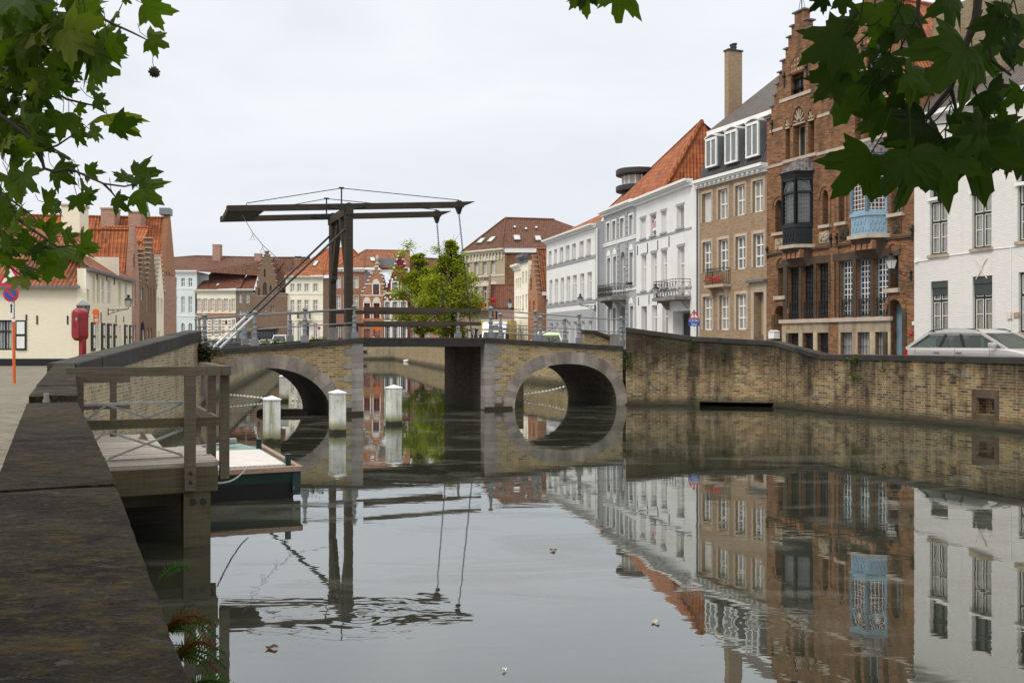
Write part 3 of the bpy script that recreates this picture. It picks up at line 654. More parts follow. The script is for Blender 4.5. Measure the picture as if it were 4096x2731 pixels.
# street side of the parapet
for i in range(len(rw)-1):
    pi_ = inner(rw, .42, 1); (x0, y0), (x1, y1) = pi_[i], pi_[i+1]; m.face((x1, y1, ROAD-.1), (x0, y0, ROAD-.1), (x0, y0, rz[i]-tk), (x1, y1, rz[i+1]-tk))
m.build('masonry', M['wall_r'], t1)
coping(MB(), rw, rz, .44, .165, 1).build('coping', M['coping'], t1)
q = MB(); ft = inner(rw[:6], -.10, 1)
for i in range(len(rw)-1):
    if i == 1: continue
    a, b, c, d = rw[i], rw[i+1], ft[i+1], ft[i]; q.face((*d, .045), (*c, .045), (*b, .07), (*a, .07)); q.face((*d, -.4), (*c, -.4), (*c, .045), (*d, .045))
q.build('footing', M['wood_float'], t1)
q = MB(); s_ = Vector((rd.x, rd.y)); o_ = -nb_*.012
def fr(pa, pb, za, zb): a, b = Vector(pa)+o_, Vector(pb)+o_; c, d = Vector(pa)+nb_*.05, Vector(pb)+nb_*.05; q.hexa([(*a, za), (*b, za), (*d, za), (*c, za)], [(*a, zb), (*b, zb), (*d, zb), (*c, zb)])
m0, m1 = Vector(n0)-s_*.14, Vector(n1)+s_*.14; g0 = Vector(n0)-s_*.002; g1 = Vector(n1)+s_*.002
fr(m0, g0, zN0-.13, zN1+.22); fr(g1, m1, zN0-.13, zN1+.22); fr(Vector(n0), Vector(n1), zN1+.002, zN1+.22); fr(Vector(n0), Vector(n1), zN0-.13, zN0-.002)
q.build('niche_surround', M['stone_dk'], t1)
# drain ring in the niche
MB().tube([(*(Vector(n0).lerp(Vector(n1), .62)+nb_*.2), zN0+.12), (*(Vector(n0).lerp(Vector(n1), .62)+nb_*.2), zN1-.1)], .02).build('iron_bar', M['iron'], t1)
# right bank beyond the bridge -------------------------------------------------
t1 = thing('canal_wall', 'sunlit brick canal wall with dark top seen beyond the bridge opening', 'canal wall')
zt = [1.85]*6
wallface(MB(), RB, zt).build('masonry', M['wall_b'], t1); coping(MB(), RB, [1.97]*6, .4, .13, -1, slab=1.5).build('coping', M['coping'], t1)
q = MB(); pp = RB[-2]; 
for k, (px, Yb) in enumerate(((1812, 77.0),)):
    q.box(RB[4][0]-.25, RB[4][0]+.05, 76.9, 77.2, -.3, 2.0)
q.build('stone_edge', M['quoin'], t1)
t1 = thing('canal_wall', 'low brown brick wall closing the canal at its far end', 'canal wall')
wallface(MB(), FARW, [1.85, 1.85]).build('masonry', M['wall_l'], t1); coping(MB(), FARW, [1.97, 1.97], .4, .13, -1, slab=1.5).build('coping', M['coping'], t1)
MB().box(-19.3, -18.8, 123.9, 124.02, .75, 1.15).build('niche', M['steel_dk'], t1)
t1 = thing('canal_wall', 'shaded quay wall behind the left arch of the bridge', 'canal wall')
wallface(MB(), LB, [1.85]*3).build('masonry', M['wall_l'], t1); coping(MB(), LB, [1.97]*3, .4, .13, 1, slab=1.5).build('coping', M['coping'], t1)
# near quay wall: foreground part, stone step and the ramp up to the bridge -------
t1 = thing('quay_wall', 'dark stone coped quay wall in the foreground rising to the bridge', 'quay wall')
m = MB(); zl = [1.82, 1.82, 1.82, 1.82]; wallface(m, LW[:4], zl)
m.face((*LW[3], -.4), (*LW[4], -.4), (*LW[4], 1.75), (*LW[3], 1.82)); m.build('shaded_masonry', M['pier'], t1); m = MB(); m.face((*LW[4], -.4), (*LW[5], -.4), (*LW[5], 2.32), (*LW[4], 1.66))  # wet and shaded look under the landing stage put into the brick colour
lb0 = bw(-5.2, 0.0)
m.face((*LW[5], -.4), (lb0[0], lb0[1], -.4), (lb0[0], lb0[1], 2.0), (*LW[5], 2.32))
for i in range(5):
    (x0, y0), (x1, y1) = LWi[i], LWi[i+1]; za = [1.82, 1.82, 1.82, 1.82, 1.7, 2.32]; m.face((x1, y1, ROAD-.1), (x0, y0, ROAD-.1), (x0, y0, za[i]), (x1, y1, za[i+1]))
m.build('masonry', M['wall_l'], t1)
# foreground slabs, gridded so that their edges are worn
def rough_slabs(m, pts, z, width, thick, slab=1.35, over=.0, res=.055, amp=.0035):
    d = Vector(pts[1])-Vector(pts[0]); L = d.length; d.normalize(); n = Vector((-d.y, d.x)); k = max(1, round(L/slab)); sl_ = L/k
    for j in range(k):
        s0, s1 = j*sl_+.005, (j+1)*sl_-.004; nx = max(2, int((s1-s0)/res)); ny = 9; dz = random.uniform(-.006, .006)
        top = []
        for i in range(nx+1):
            s = lerp(s0, s1, i/nx); row = []
            for w in range(ny+1):
                v = lerp(-over, width, (0, .03, .16, .3, .43, .57, .7, .84, .97, 1)[w]); p = Vector(pts[0])+d*s+n*v; e = min(w, ny-w)
                h = MN.noise(Vector((p.x*9, p.y*9, 1.3)))*.5+MN.noise(Vector((p.x*28, p.y*28, 4)))*.3
                drop = (.007 if e == 0 else 0)+(.006 if i in (0, nx) else 0)
                if e == 0: p = p+n*((1 if w == 0 else -1)*(.004+amp*abs(MN.noise(Vector((p.x*14, p.y*14, 9))))))
                row.append((p.x, p.y, z+dz+h*.006-drop))
            top.append(row)
        o = len(m.v); W_ = ny+1
        for r in top: m.v += r
        for i in range(nx):
            for w in range(ny): m.f.append((o+i*W_+w, o+(i+1)*W_+w, o+(i+1)*W_+w+1, o+i*W_+w+1))
        def skirt(idx):
            b = len(m.v); m.v += [(m.v[q][0], m.v[q][1], z-thick) for q in idx]
            for q in range(len(idx)-1): m.f.append((idx[q+1], idx[q], b+q, b+q+1))
        skirt([o+i*W_ for i in range(nx+1)]); skirt([o+i*W_+ny for i in range(nx, -1, -1)]); skirt([o+w for w in range(ny, -1, -1)]); skirt([o+nx*W_+w for w in range(ny+1)])
m = MB()
ZN = ZE-.391; rough_slabs(m, LW[0:2], ZN, .33, .11); rough_slabs(m, LW[1:3], ZN, .33, .11); rough_slabs(m, LW[2:4], ZN, .31, .11)
rough_slabs(m, LW[3:5], ZE-.345, .30, .16, slab=1.5)
o = m.build('foreground_coping', M['coping_near'], t1, uv=False)
coping(MB(), LW[4:6], [ZE-.345, 2.63], .42, .31, 1, slab=1.7, over=.03).build('ramp_coping', M['coping'], t1)
# small galvanised pin on the step
pp = Vector(LW[3]); q = Vector(LWi[3]); c_ = pp.lerp(q, .72); c_ = Vector((c_.x+.06, c_.y-.10))
MB().lathe((c_.x, c_.y, ZN), [(.022, 0), (.022, .02), (.016, .021), (.016, .06)], 10).build('steel_pin', M['galv'], t1)
# ---------------------------------------------------------------- bridge
t1 = thing('canal_bridge', 'humped yellow brick bridge with two grey stone arches', 'bridge', (L0[0], L0[1], 0), BR.rot)
BL, BRt, PI0 = -5.0, 9.75, BR.u(1939)
def ztop(u):     # coping top along the front
    if u <= 0: return lerp(2.41, 2.05, min(1, -u/4.9))
    return lerp(2.43, 2.14, min(1, max(0, (u-PI0)/5.4)))
ARCH = [(-3.02, 2.0, 1.50, 2.0), ((BR.u(2057.6)+BR.u(2467))/2, (BR.u(2467)-BR.u(2057.6))/2, 1.515, 2.25)]
def arch_pts(c, a, b, p, n=28, ext=0.0):
    out = []
    for k in range(n+1):
        th = math.pi*k/n; cx_ = math.cos(th); sx_ = math.sin(th)
        r = 1/((abs(cx_)**p+abs(sx_)**p)**(1/p)); out.append((c-(a+ext)*r*cx_, (b+ext)*r*sx_))
    return out
RING = .42
for si, (u0, u1, (c, a, b, p)) in enumerate(((BL, 0.0, ARCH[0]), (PI0, BRt, ARCH[1]))):
    m = MB(); zo = -.4; outer = arch_pts(c, a, b, p, ext=RING)
    for y, flip in ((0.0, 0), (WB, 1)):
        cols = [(u0, zo)]+[(x, z) for x, z in outer if u0 < x < u1]+[(u1, zo)]
        # face above the ring, strip by strip
        pts = [q for q in outer if u0+.001 < q[0] < u1-.001]
        xs = [u0]+[q[0] for q in pts]+[u1]
        lowL = [(-.4)]+[q[1] for q in pts]+[(-.4)]
        m.face(*( [(u0, y, -.4), (pts[0][0], y, -.4), (pts[0][0], y, pts[0][1]), (pts[0][0], y, ztop(pts[0][0])-.16), (u0, y, ztop(u0)-.16)]))
        for k in range(len(pts)-1):
            (xa, za), (xb, zb) = pts[k], pts[k+1]
            if abs(xb-xa) < 1e-4: continue
            m.face((xa, y, za), (xb, y, zb), (xb, y, ztop(xb)-.16), (xa, y, ztop(xa)-.16))
        xb, zb = pts[-1]; m.face((xb, y, -.4), (u1, y, -.4), (u1, y, ztop(u1)-.16), (xb, y, ztop(xb)-.16), (xb, y, zb))
    e = 0.0 if si == 0 else PI0
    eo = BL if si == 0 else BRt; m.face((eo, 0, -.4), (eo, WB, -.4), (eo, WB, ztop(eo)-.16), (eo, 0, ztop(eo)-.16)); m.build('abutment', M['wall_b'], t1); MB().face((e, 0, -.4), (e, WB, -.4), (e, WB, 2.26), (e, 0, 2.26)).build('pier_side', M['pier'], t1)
    # arch barrel (brick) and the two stone rings
    inn = arch_pts(c, a, b, p); q = MB()
    for k in range(len(inn)-1): q.face((inn[k][0], .02, inn[k][1]), (inn[k][0], WB-.02, inn[k][1]), (inn[k+1][0], WB-.02, inn[k+1][1]), (inn[k+1][0], .02, inn[k+1][1]))
    for s_ in (0, -1): q.face((inn[s_][0], 0, -.4), (inn[s_][0], WB, -.4), (inn[s_][0], WB, .0), (inn[s_][0], 0, .0))
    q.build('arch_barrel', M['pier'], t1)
    nv = 27; fin = arch_pts(c, a, b, p, n=nv*3); fou = arch_pts(c, a, b, p, n=nv*3, ext=RING)
    for yf, yb in ((-.035, .25), (WB-.25, WB+.035)):
        q = MB()
        for k in range(nv):
            i0, i1 = k*3, k*3+3; dy = random.uniform(0, .008)*(1 if yf < 0 else 0)
            sh = .10
            A_ = [fin[j] for j in range(i0, i1+1)]; B_ = [fou[j] for j in range(i0, i1+1)]
            def pull(l, o): # leave a thin joint
                l = list(l); l[0] = (lerp(l[0][0], l[1][0], sh*.35), lerp(l[0][1], l[1][1], sh*.35)); return l
            poly = pull(A_, 0)+pull(B_, 0)[::-1]
            q.prism(poly, yf-dy, yb)
        if yf > 0: q.build('arch_ring', M['arch'], t1)
        else: qf = q
    q = qf
    for s_ in (0, -1):
        x0, x1 = sorted((inn[s_][0], arch_pts(c, a, b, p, ext=RING)[s_][0])); q.box(x0, x1, -.034, .25, -.4, -.002)
    q.build('arch_ring', M['arch'], t1)
    # quoins at the pier edge
    q = MB(); sgn = -1 if si == 0 else 1; z = .02; k = 0
    while z < 2.22:
        h = .205; w = .62 if k % 2 else .36; zz = min(z+h, 2.245); x0, x1 = sorted((e-sgn*.012, e+sgn*w)); q.box(x0, x1, -.014-.003*(k % 3), .30, z, zz-.006); z += h; k += 1
    q.build('quoin', M['quoin'], t1)
    q = MB(); s0, s1 = sorted((e, e+sgn*1.0)); q.box(s0-.02, s1, -.10, .0, -.4, .10); q.build('footing', M['wood_float'], t1)
    # copings front and back
    for yy, sd_ in ((0, 1), (WB, -1)):
        n = 6; us = [lerp(u0, u1, k/n) for k in range(n+1)]
        if si == 0: us[-1] = .03
        else: us[0] = PI0-.03
        q = MB(); coping(q, [(u, yy) for u in us], [ztop(u) for u in us], .36, .165, sd_, slab=1.2, over=.06); q.build('coping', M['coping'], t1)
    # deck road between the parapets
    q = MB(); us = [lerp(u0, u1, k/6) for k in range(7)]
    for k in range(6): q.face((us[k], .3, ztop(us[k])-.07), (us[k+1], .3, ztop(us[k+1])-.07), (us[k+1], WB-.3, ztop(us[k+1])-.07), (us[k], WB-.3, ztop(us[k])-.07))
    q.build('roadway', M['asphalt'], t1)
# ramps down to both streets
for (ua, ub) in ((BL, BL-3.6), (BRt, BRt+4)):
    q = MB(); q.face((ua, .3, 2.0), (ub, -.5, ROAD+.01), (ub, WB+.5, ROAD+.01), (ua, WB-.3, 2.0)); q.face((ua, .3, 2.0), (ub, -.5, ROAD), (ub, -.5, ROAD-.3), (ua, .3, ROAD-.3)); q.face((ua, WB-.3, 2.0), (ub, WB+.5, ROAD), (ub, WB+.5, ROAD-.3), (ua, WB-.3, ROAD-.3)); q.build('ramp', M['asphalt'], t1)
# iron railings: posts and pipes
def post_mesh():
    m = MB(); m.box(-.10, .10, -.10, .10, 0, .20)
    m.lathe((0, 0, .2), [(.085, 0), (.09, .02), (.075, .04), (.07, .16), (.082, .18), (.082, .21), (.06, .23), (.055, .31), (.075, .33), (.075, .36), (.055, .38), (.05, .44), (.072, .465), (.072, .52), (.045, .54), (.040, .70), (.052, .72), (.04, .735), (.04, .77), (.085, .795), (.09, .82), (.06, .85), (.05, .875), (.01, .885)], 12)
    return m
fpx = [818, 1020, 1220, 1417]; rpx = [1963, 2142, 2317, 2485]
pnear_l = [BR.u(x, .17) for x in fpx]; pnear_r = [BR.u(x, .17) for x in rpx]
pfar_l = [BR.u(x, WB-.17) for x in (797, 979, 1160)]+[-.1]; pfar_r = [BR.u(x, WB-.17) for x in (2002, 2162)]+[PI0+5.0]
pm = None
for us, y in ((pnear_l, .17), (pnear_r, .17), (pfar_l, WB-.17), (pfar_r, WB-.17)):
    for u in us:
        if pm is None: pm = post_mesh().build('railing_post', M['rail'], t1, smooth=False); o = pm
        else: o = pm.copy(); COL.objects.link(o)
        o.location = (u, y, ztop(u)-.005)
for us, y in ((pnear_l, .17), (pnear_r, .17), (pfar_l, WB-.17), (pfar_r, WB-.17)):
    for h in (.94, .465+.03):
        q = MB(); pts = [(u, y, ztop(u)+h) for u in us]
        e0, e1 = us[0]-.12, us[-1]+.12
        q.tube([(e0, y, ztop(e0)+h)]+pts+[(e1, y, ztop(e1)+h)], .022 if h > .6 else .018, 8); q.ball((e1 if us[0] > 0 else e0, y, ztop(e1 if us[0] > 0 else e0)+h), .04); q.build('rail', M['rail'], t1)
# slanted pipe rail on the far right side
q = MB(); a = bw(0, 0); q.tube([(BR.u(2010, WB-.4), WB-.4, BR.z(2010, 1332, WB-.4)), (BR.u(2160, WB-.4), WB-.4, BR.z(2160, 1341, WB-.4)), (BR.u(2230, WB-.4), WB-.4, BR.z(2230, 1302, WB-.4))], .03); q.build('rail', M['rail'], t1)
# parapet stub with stone pier on the far right side
m = MB(); u0, u1, u2 = BR.u(2340, WB), BR.u(2442, WB), BR.u(2482, WB)
q = MB().prism([(u0, 1.0), (u1+.6, 1.0), (u1+.6, 2.25), (u1-.2, 2.42), (u0+.4, 2.62), (u0, 2.62)], WB+.05, WB+.40); q.build('parapet', M['wall_b'], t1)
coping(MB(), [(u0-.05, WB+.0), (u0+.45, WB+.0), (u1+.5, WB+.0)], [2.76, 2.74, 2.36], .45, .13, 1).build('coping', M['coping'], t1)
MB().box(u1-.05, u2, WB-.05, WB+.3, 2.0, 2.6).build('stone_pier', M['concrete'], t1)
# ---------------------------------------------------------------- drawbridge: leaf, gantry, balance beams
t2 = thing('drawbridge', 'timber lifting bridge with twin balance beams between the brick arches', 'drawbridge', (L0[0], L0[1], 0), BR.rot)
YN, YF, UN, UF = .45, 2.78, -.33, -.18
def bz(px, py, off): return BR.uz(px, py, off)[1]
q = MB(); q.box(.01, PI0-.01, -.02, .12, 2.13, 2.375); q.box(.01, PI0-.01, WB-.12, WB+.02, 2.13, 2.375)
for i in range(7): y = .3+i*.48; q.box(.02, PI0-.02, y, y+.10, 2.15, 2.32)
q.build('leaf_girder', M['steel_dk'], t2)
q = MB()
for i in range(21): x = .04+i*(PI0-.06)/21; q.box(x, x+(PI0-.06)/21-.012, -.03, WB+.03, 2.377, 2.42+random.uniform(0, .004))
q.build('leaf_planking', M['wood_rail'], t2)
for y in (.06, WB-.06):
    for za, zb, nm in ((3.385, 3.40, 'top_rail'), (2.94, 2.95, 'middle_rail')):
        q = MB(); q.beam((.05, y, za-.06), (PI0-.12, y, zb-.06), .09, .13); q.build('leaf_'+nm, M['wood_rail'], t2)
q = MB()
for yy in (.1, WB-.1):
    for u in ((PI0-.75,) if yy > 1 else (PI0-.02,)): pass
o = pm.copy(); COL.objects.link(o); o.parent = t2; o.location = (BR.u(1833, WB-.1), WB-.1, 2.42); o.name = 'leaf_post'
# gantry posts with grey shoes
def post(u, y, wdt, zb, zt, nm='gantry_post'):
    q = MB(); q.box(u-wdt/2, u+wdt/2, y-wdt/2, y+wdt/2, zb, zt); return q.build(nm, M['wood_dk'], t2)
post(UN, YN, .235, 2.40, 6.58); post(UF, YF, .20, 2.40, 6.50)
q = MB(); q.box(UN-.15, UN+.15, YN-.15, YN+.15, 2.36, 2.78); q.build('post_shoe', M['concrete'], t2); q = MB(); q.box(UF-.16, UF+.16, YF-.16, YF+.16, 2.36, 2.78); q.build('post_shoe', M['concrete'], t2)
q = MB(); q.beam((UN, YN-.15, 6.46), (UF, YF+.15, 6.40), .24, .26); q.build('cross_beam', M['wood_dk'], t2)
for (ua, ya, ub, yb, zl, zt) in ((UN, YN+.1, UN, YN+.75, 4.55, 6.33), (UF, YF-.1, UF, YF-.8, 4.35, 6.30)):
    q = MB(); q.beam((ua, ya, zl), (ub, yb, zt), .17, .17, up=(1, 0, 0)); q.build('knee_brace', M['wood_dk'], t2)
q = MB(); q.beam((UF, YF-.17, 4.4), (UF, YF-.17, 6.3), .16, .2, up=(1, 0, 0)); q.build('knee_brace', M['wood_dk'], t2)
# balance beams
beams = []
def bline(y, a, b): # two photo points on the beam's top edge in the plane y
    (ua, za), (ub, zb) = BR.uz(*a, y), BR.uz(*b, y); return ua, za, ub, zb
for y, a, b, uu in ((YN, (907, 823), (1893, 807), UN), (YF, (882, 866), (1800, 845), UF)):
    ua, za, ub, zb = bline(y, a, b); sl_ = (zb-za)/(ub-ua); top = lambda u, ua=ua, za=za, sl_=sl_: za+(u-ua)*sl_
    h = .195; tip = ub-.95
    tipl = ub-.38
    q = MB(); q.prism([(ua, top(ua)-h*.9), (tipl, top(tipl)-h), (tipl, top(tipl)-h*.8), (ub, top(ub)-.02), (ub, top(ub)), (ua, top(ua))], y-.10, y+.10); q.build('balance_beam', M['wood_dk'], t2)
    # saddle iron over the post
    q = MB(); q.prism([(uu-.75, top(uu-.75)-.03), (uu-.75, top(uu-.75)-.10), (uu, top(uu)-h-.05), (uu+.55, top(uu+.55)-.10), (uu+.55, top(uu+.55)-.03)], y-.118, y-.102); q.box(uu-.05, uu+.05, y-.125, y+.125, top(uu)-h-.32, top(uu)+.02)
    for du in (-.65, -.35, -.1, .1, .3, .48): q.lathe((uu+du, y-.13, top(uu)-.1-.06*(abs(du) < .2)), [(.015, 0), (.015, .03)], 6)
    q.build('saddle_iron', M['iron'], t2)
    # king rod and tie rods
    kz = bz(1366, 753, YN) if y == YN else bz(1306, 795, YF)
    ku = BR.u(1366, YN) if y == YN else BR.u(1306, YF)
    ul = BR.u(985, YN) if y == YN else ua+.7
    uh = BR.u(1836, y) if y == YN else BR.u(1748, y)
    MB().tube([(ku, y, top(ku)-.02), (ku, y, kz)], .024).box(ku-.08, ku+.08, y-.04, y+.04, kz-.02, kz+.03).build('king_rod', M['iron'], t2)
    q = MB(); q.tube([(ul, y, top(ul)+.01), (ul+.02, y, top(ul)+.07), (ku, y, kz), (uh, y, top(uh)+.06)], .014, 6); q.build('tie_rod', M['iron'], t2)
    # hanger iron and chain
    hz = bz(1838, 857, YN) if y == YN else bz(1750, 893, YF)
    q = MB(); q.hexa([(uh-.035, y-.05, hz), (uh+.035, y-.05, hz), (uh+.035, y+.05, hz), (uh-.035, y+.05, hz)], [(uh-.10, y-.115, top(uh)-h-.01), (uh+.08, y-.115, top(uh)-h-.01), (uh+.08, y+.115, top(uh)-h-.01), (uh-.10, y+.115, top(uh)-h-.01)])
    q.box(uh-.07, uh+.05, y-.116, y+.116, top(uh)-h, top(uh)+.035); q.build('hanger_iron', M['iron'], t2)
    ue, ye = (BR.u(1888, .1), .08) if y == YN else (BR.u(1787, WB-.1), WB-.08)
    p0, p1 = Vector((uh, y, hz)), Vector((ue, ye, 2.3)); n = 62; q = MB(); d = (p1-p0)/n
    for k in range(n):
        c_ = p0+d*(k+.5); e = d*.75; sx_ = Vector((.024, 0, 0)) if k % 2 else Vector((0, .024, 0))
        q.tube([c_-e+sx_*.2, c_-e*.5+sx_, c_+e*.5+sx_, c_+e+sx_*.2, c_+e-sx_*.2, c_+e*.5-sx_, c_-e*.5-sx_, c_-e-sx_*.2, c_-e+sx_*.2], .008, 4, cap=False)
    q.build('lift_chain', M['iron'], t2)
    beams.append((ua, top, h))
(ua, topn, h), (ub2, topf, _) = beams
uc = BR.u(1057, YN)
q = MB(); y0, y1 = YN+.102, YF-.102
q.hexa([(ua+.02, y0, topn(ua)-h*.95), (uc, y0, topn(uc)-h*.95), (uc+.05, y1, topf(uc)-h*.95), (ub2+.02, y1, topf(ub2)-h*.95)], [(ua+.02, y0, topn(ua)-.03), (uc, y0, topn(uc)-.03), (uc+.05, y1, topf(uc)-.03), (ub2+.02, y1, topf(ub2)-.03)])
q.build('counterweight', M['wood_dk'], t2)
# long stays, dark above and pale below
for (tx, ty, yt_), (bx, by, yb_) in (((1380, 917, YN), (880, 1391, .5)), ((1318, 945, YF), (850, 1393, 1.5))):
    A_ = Vector((BR.u(tx, yt_), yt_, bz(tx, ty, yt_))); B_ = Vector((BR.u(bx, yb_), yb_, bz(bx, by, yb_)))
    k = .735; C_ = A_.lerp(B_, k); MB().tube([A_, C_], .036, 10).build('stay', M['strut_dk'], t2); MB().tube([C_, B_], .040, 10).build('stay_sleeve', M['white_metal'], t2)
# pull rope with triangular handles
rp = [(967, 856, 1.2), (1010, 930, 1.5), (1050, 980, 1.8), (1103, 1027, 2.1), (1157, 1062, 2.35), (1217, 1077, 2.55), (1316, 1086, YF-.05)]
pts = [Vector((BR.u(x, y), y, bz(x, py, y))) for x, py, y in rp]; pts[0].z = topn(pts[0].x)-h*.9
MB().tube(pts, .010, 6).build('pull_rope', M['galv'], t2)
for i, s_ in ((1, .22), (2, .22), (3, .2), (4, .22)):
    p = pts[i]+Vector((0, 0, -.02)); q = MB().tube([p, p+Vector((0, 0, -.05)), p+Vector((-s_*.33, 0, -s_)), p+Vector((s_*.33, 0, -s_)), p+Vector((0, 0, -.05))], .008, 5); q.build('pull_handle', M['galv'], t2)
# ---------------------------------------------------------------- white mooring posts
def mooring(px, py, h, wdt, rot, label):
    x, y = G(px, py); t = thing('mooring_post', label, 'mooring post', (x, y, 0), rot, 'white mooring posts in the canal'); w = wdt/2
    q = MB(); q.hexa([(-w, -w, -1), (w, -w, -1), (w, w, -1), (-w, w, -1)], [(-w*.97, -w*.97, h-.10), (w*.97, -w*.97, h-.10), (w*.97, w*.97, h-.10), (-w*.97, w*.97, h-.10)]); q.build('shaft', M['post'], t)
    e = w+.015; q = MB(); q.box(-e, e, -e, e, h-.10, h-.075); q.add([(-e, -e, h-.0745), (e, -e, h-.0745), (e, e, h-.0745), (-e, e, h-.0745), (0, 0, h)], [(0, 1, 4), (1, 2, 4), (2, 3, 4), (3, 0, 4)]); q.build('cap', M['white_sign'], t)
mooring(1087, 1772, 1.08, .34, .42, 'white mooring post nearest the moored green boat, green at its foot')
mooring(1350, 1732, 1.10, .34, .50, 'white mooring post standing in front of the bridge pier')
mooring(1575, 1699, 1.11, .335, .62, 'white mooring post standing alone in the drawbridge opening')
mooring(1136, 1605, 1.05, .34, .3, 'white mooring post seen through the left arch, in its middle')
mooring(898, 1604, 1.05, .34, .3, 'white mooring post behind the dock rail at the left end of the left arch')
x, y = G(2077, 1617)
t = thing('fender_post', 'dark rusty timber post just behind the right arch', 'post', (x, y+3.5, 0)); MB().box(-.2, .2, -.15, .15, -1, 1.15).build('shaft', M['wood_al'], t); MB().box(-.21, .21, -.16, .16, 1.15, 1.2).build('cap', M['wood_float'], t)
# float lines
def floats(pts, label, n):
    t = thing('float_line', label, 'float line', pts[0]); o = Vector(pts[0]); v = [Vector(p)-o for p in pts]; MB().tube(v, .012, 5).build('rope', M['galv'], t)
    L = [0]
    for i in range(len(v)-1): L.append(L[-1]+(v[i+1]-v[i]).length)
    pr = None
    for k in range(n):
        s = L[-1]*(k+.5)/n; i = max(j for j in range(len(L)-1) if L[j] <= s); p = v[i].lerp(v[i+1], (s-L[i])/(L[i+1]-L[i]))
        if pr is None: pr = MB().ball((0, 0, 0), .048, 10, 7, .9).build('float', M['white_sign'], t, smooth=True); b = pr
        else: b = pr.copy(); COL.objects.link(b)
        b.location = p
Yf = 37.3
floats([P3(917, 1579, Yf), P3(985, 1585, Yf), P3(1056, 1592, Yf), P3(1120, 1597, Yf)], 'string of white floats hanging between two posts behind the left arch', 15)
floats([P3(1163, 1597, Yf), P3(1200, 1600, Yf), P3(1270, 1602, Yf)], 'short string of white floats at the right of the left arch', 6)
floats([P3(2066, 1584, 39), P3(2120, 1575, 39), P3(2200, 1562, 39), P3(2290, 1538, 39), P3(2330, 1526, 39)], 'string of white floats slanting across the right arch', 19)
# floating timber in the left arch
a, b = G(1034, 1655), G(1236, 1657)
t = thing('floating_timber', 'black timber baulk floating in front of the left arch', 'timber', (a[0], a[1], 0), math.atan2(b[1]-a[1], b[0]-a[0])); l = math.dist(a, b)
MB().prism([(0, -.15), (l, -.15), (l, .08), (l-.15, .16), (.12, .16), (0, .10)], -.15, .15).build('baulk', M['wood_float'], t)
for x in (.5, l-.5): MB().box(x, x+.06, -.155, .155, .165, .175).build('iron_strap', M['iron'], t)
# ---------------------------------------------------------------- timber landing stage
wv, ov = Vector((-.4165, .909)), Vector((.909, .4165))
C0 = G(878, 1843, .94); C0 = Vector((C0[0], 10.9)); C0.x = (878-CX)/F*10.9
orig = C0-ov*1.49
t3 = thing('landing_stage', 'weathered timber landing stage with rails beside the quay wall', 'landing stage', (orig.x, orig.y, 0), math.atan2(ov.y, ov.x))
# local: x = outwards over the water, y = along the wall away from us
ZD = .94
q = MB(); n = 13
yy = 0.0; k = 0
while yy < 3.75:
    w = .135; xo = 1.49 if yy < 1.75 else 1.02; q.box(-.05, xo, yy, yy+w-.010, ZD-.05, ZD+random.uniform(-.003, .003)); yy += w; k += 1
q.build('decking', M['wood_deck'], t3)
MB().box(-.1, 1.47, -.03, .08, ZD-.33, ZD-.052).build('front_beam', M['wood_al'], t3)
MB().box(1.36, 1.468, .082, 1.74, ZD-.33, ZD-.052).build('side_beam', M['wood_al'], t3); MB().box(.86, .98, 1.745, 3.7, ZD-.3, ZD-.052).build('side_beam', M['wood_al'], t3)
MB().box(-.1, 1.34, .55, .67, ZD-.55, ZD-.335).build('under_beam', M['wood_al'], t3)
MB().box(-.1, 1.36, 1.60, 1.66, -.3, ZD-.34).build('dark_backing_board', M['wood_float'], t3)  # added dark board, blacks out the bright water under the deck
pile = MB().box(1.10, 1.39, -.02, .26, -1.2, ZD-.335).build('pile', M['wood_al'], t3)
MB().box(1.0, 1.22, 3.3, 3.55, -1.2, ZD-.31).build('pile', M['wood_al'], t3)
def bolt(x, z, y=-.055, r=.02, par=t3):
    m = MB(); m.tube([(x, y-.012, z), (x, y+.03, z)], r, 10); m.build('bolt', M['iron'], par)
def stile(x, y, z0, z1, w=.115, d=.115, nm='rail_post'): return MB().box(x-w/2, x+w/2, y-d/2, y+d/2, z0, z1).build(nm, M['wood_gr'], t3)
stile(1.16, -.09, ZD-.30, 1.917); stile(1.545, .02, ZD-.20, 1.917, .10, .11); stile(1.50, .80, ZD-.3, 1.917, .10, .11); stile(.02, -.09, ZD-.1, 1.917)
for z in (ZD-.10, ZD-.2): bolt(1.16, z, -.15)
for x in (1.2, 1.31): bolt(x, ZD-.44, -.02, .035)
MB().box(-.09, 1.485, -.145, -.035, 1.92, 2.02).build('top_rail', M['wood_gr'], t3); MB().box(1.488, 1.60, -.13, 1.95, 1.921, 2.021).build('top_rail', M['wood_gr'], t3)
MB().box(-.05, 1.50, -.03, .03, 1.345, 1.447).build('middle_rail', M['wood_al'], t3); MB().box(1.447, 1.494, .032, 1.9, 1.345, 1.447).build('middle_rail', M['wood_gr'], t3)
# low rail at the far end
fe = 3.55
MB().box(-.15, .72, fe, fe+.10, 1.71, 1.80).build('top_rail', M['wood_gr'], t3); MB().box(-.1, .72, fe+.02, fe+.08, 1.33, 1.42).build('middle_rail', M['wood_gr'], t3)
stile(.50, fe+.05, ZD, 1.71, .09, .09); stile(-.06, fe+.05, ZD, 1.71, .08, .09)
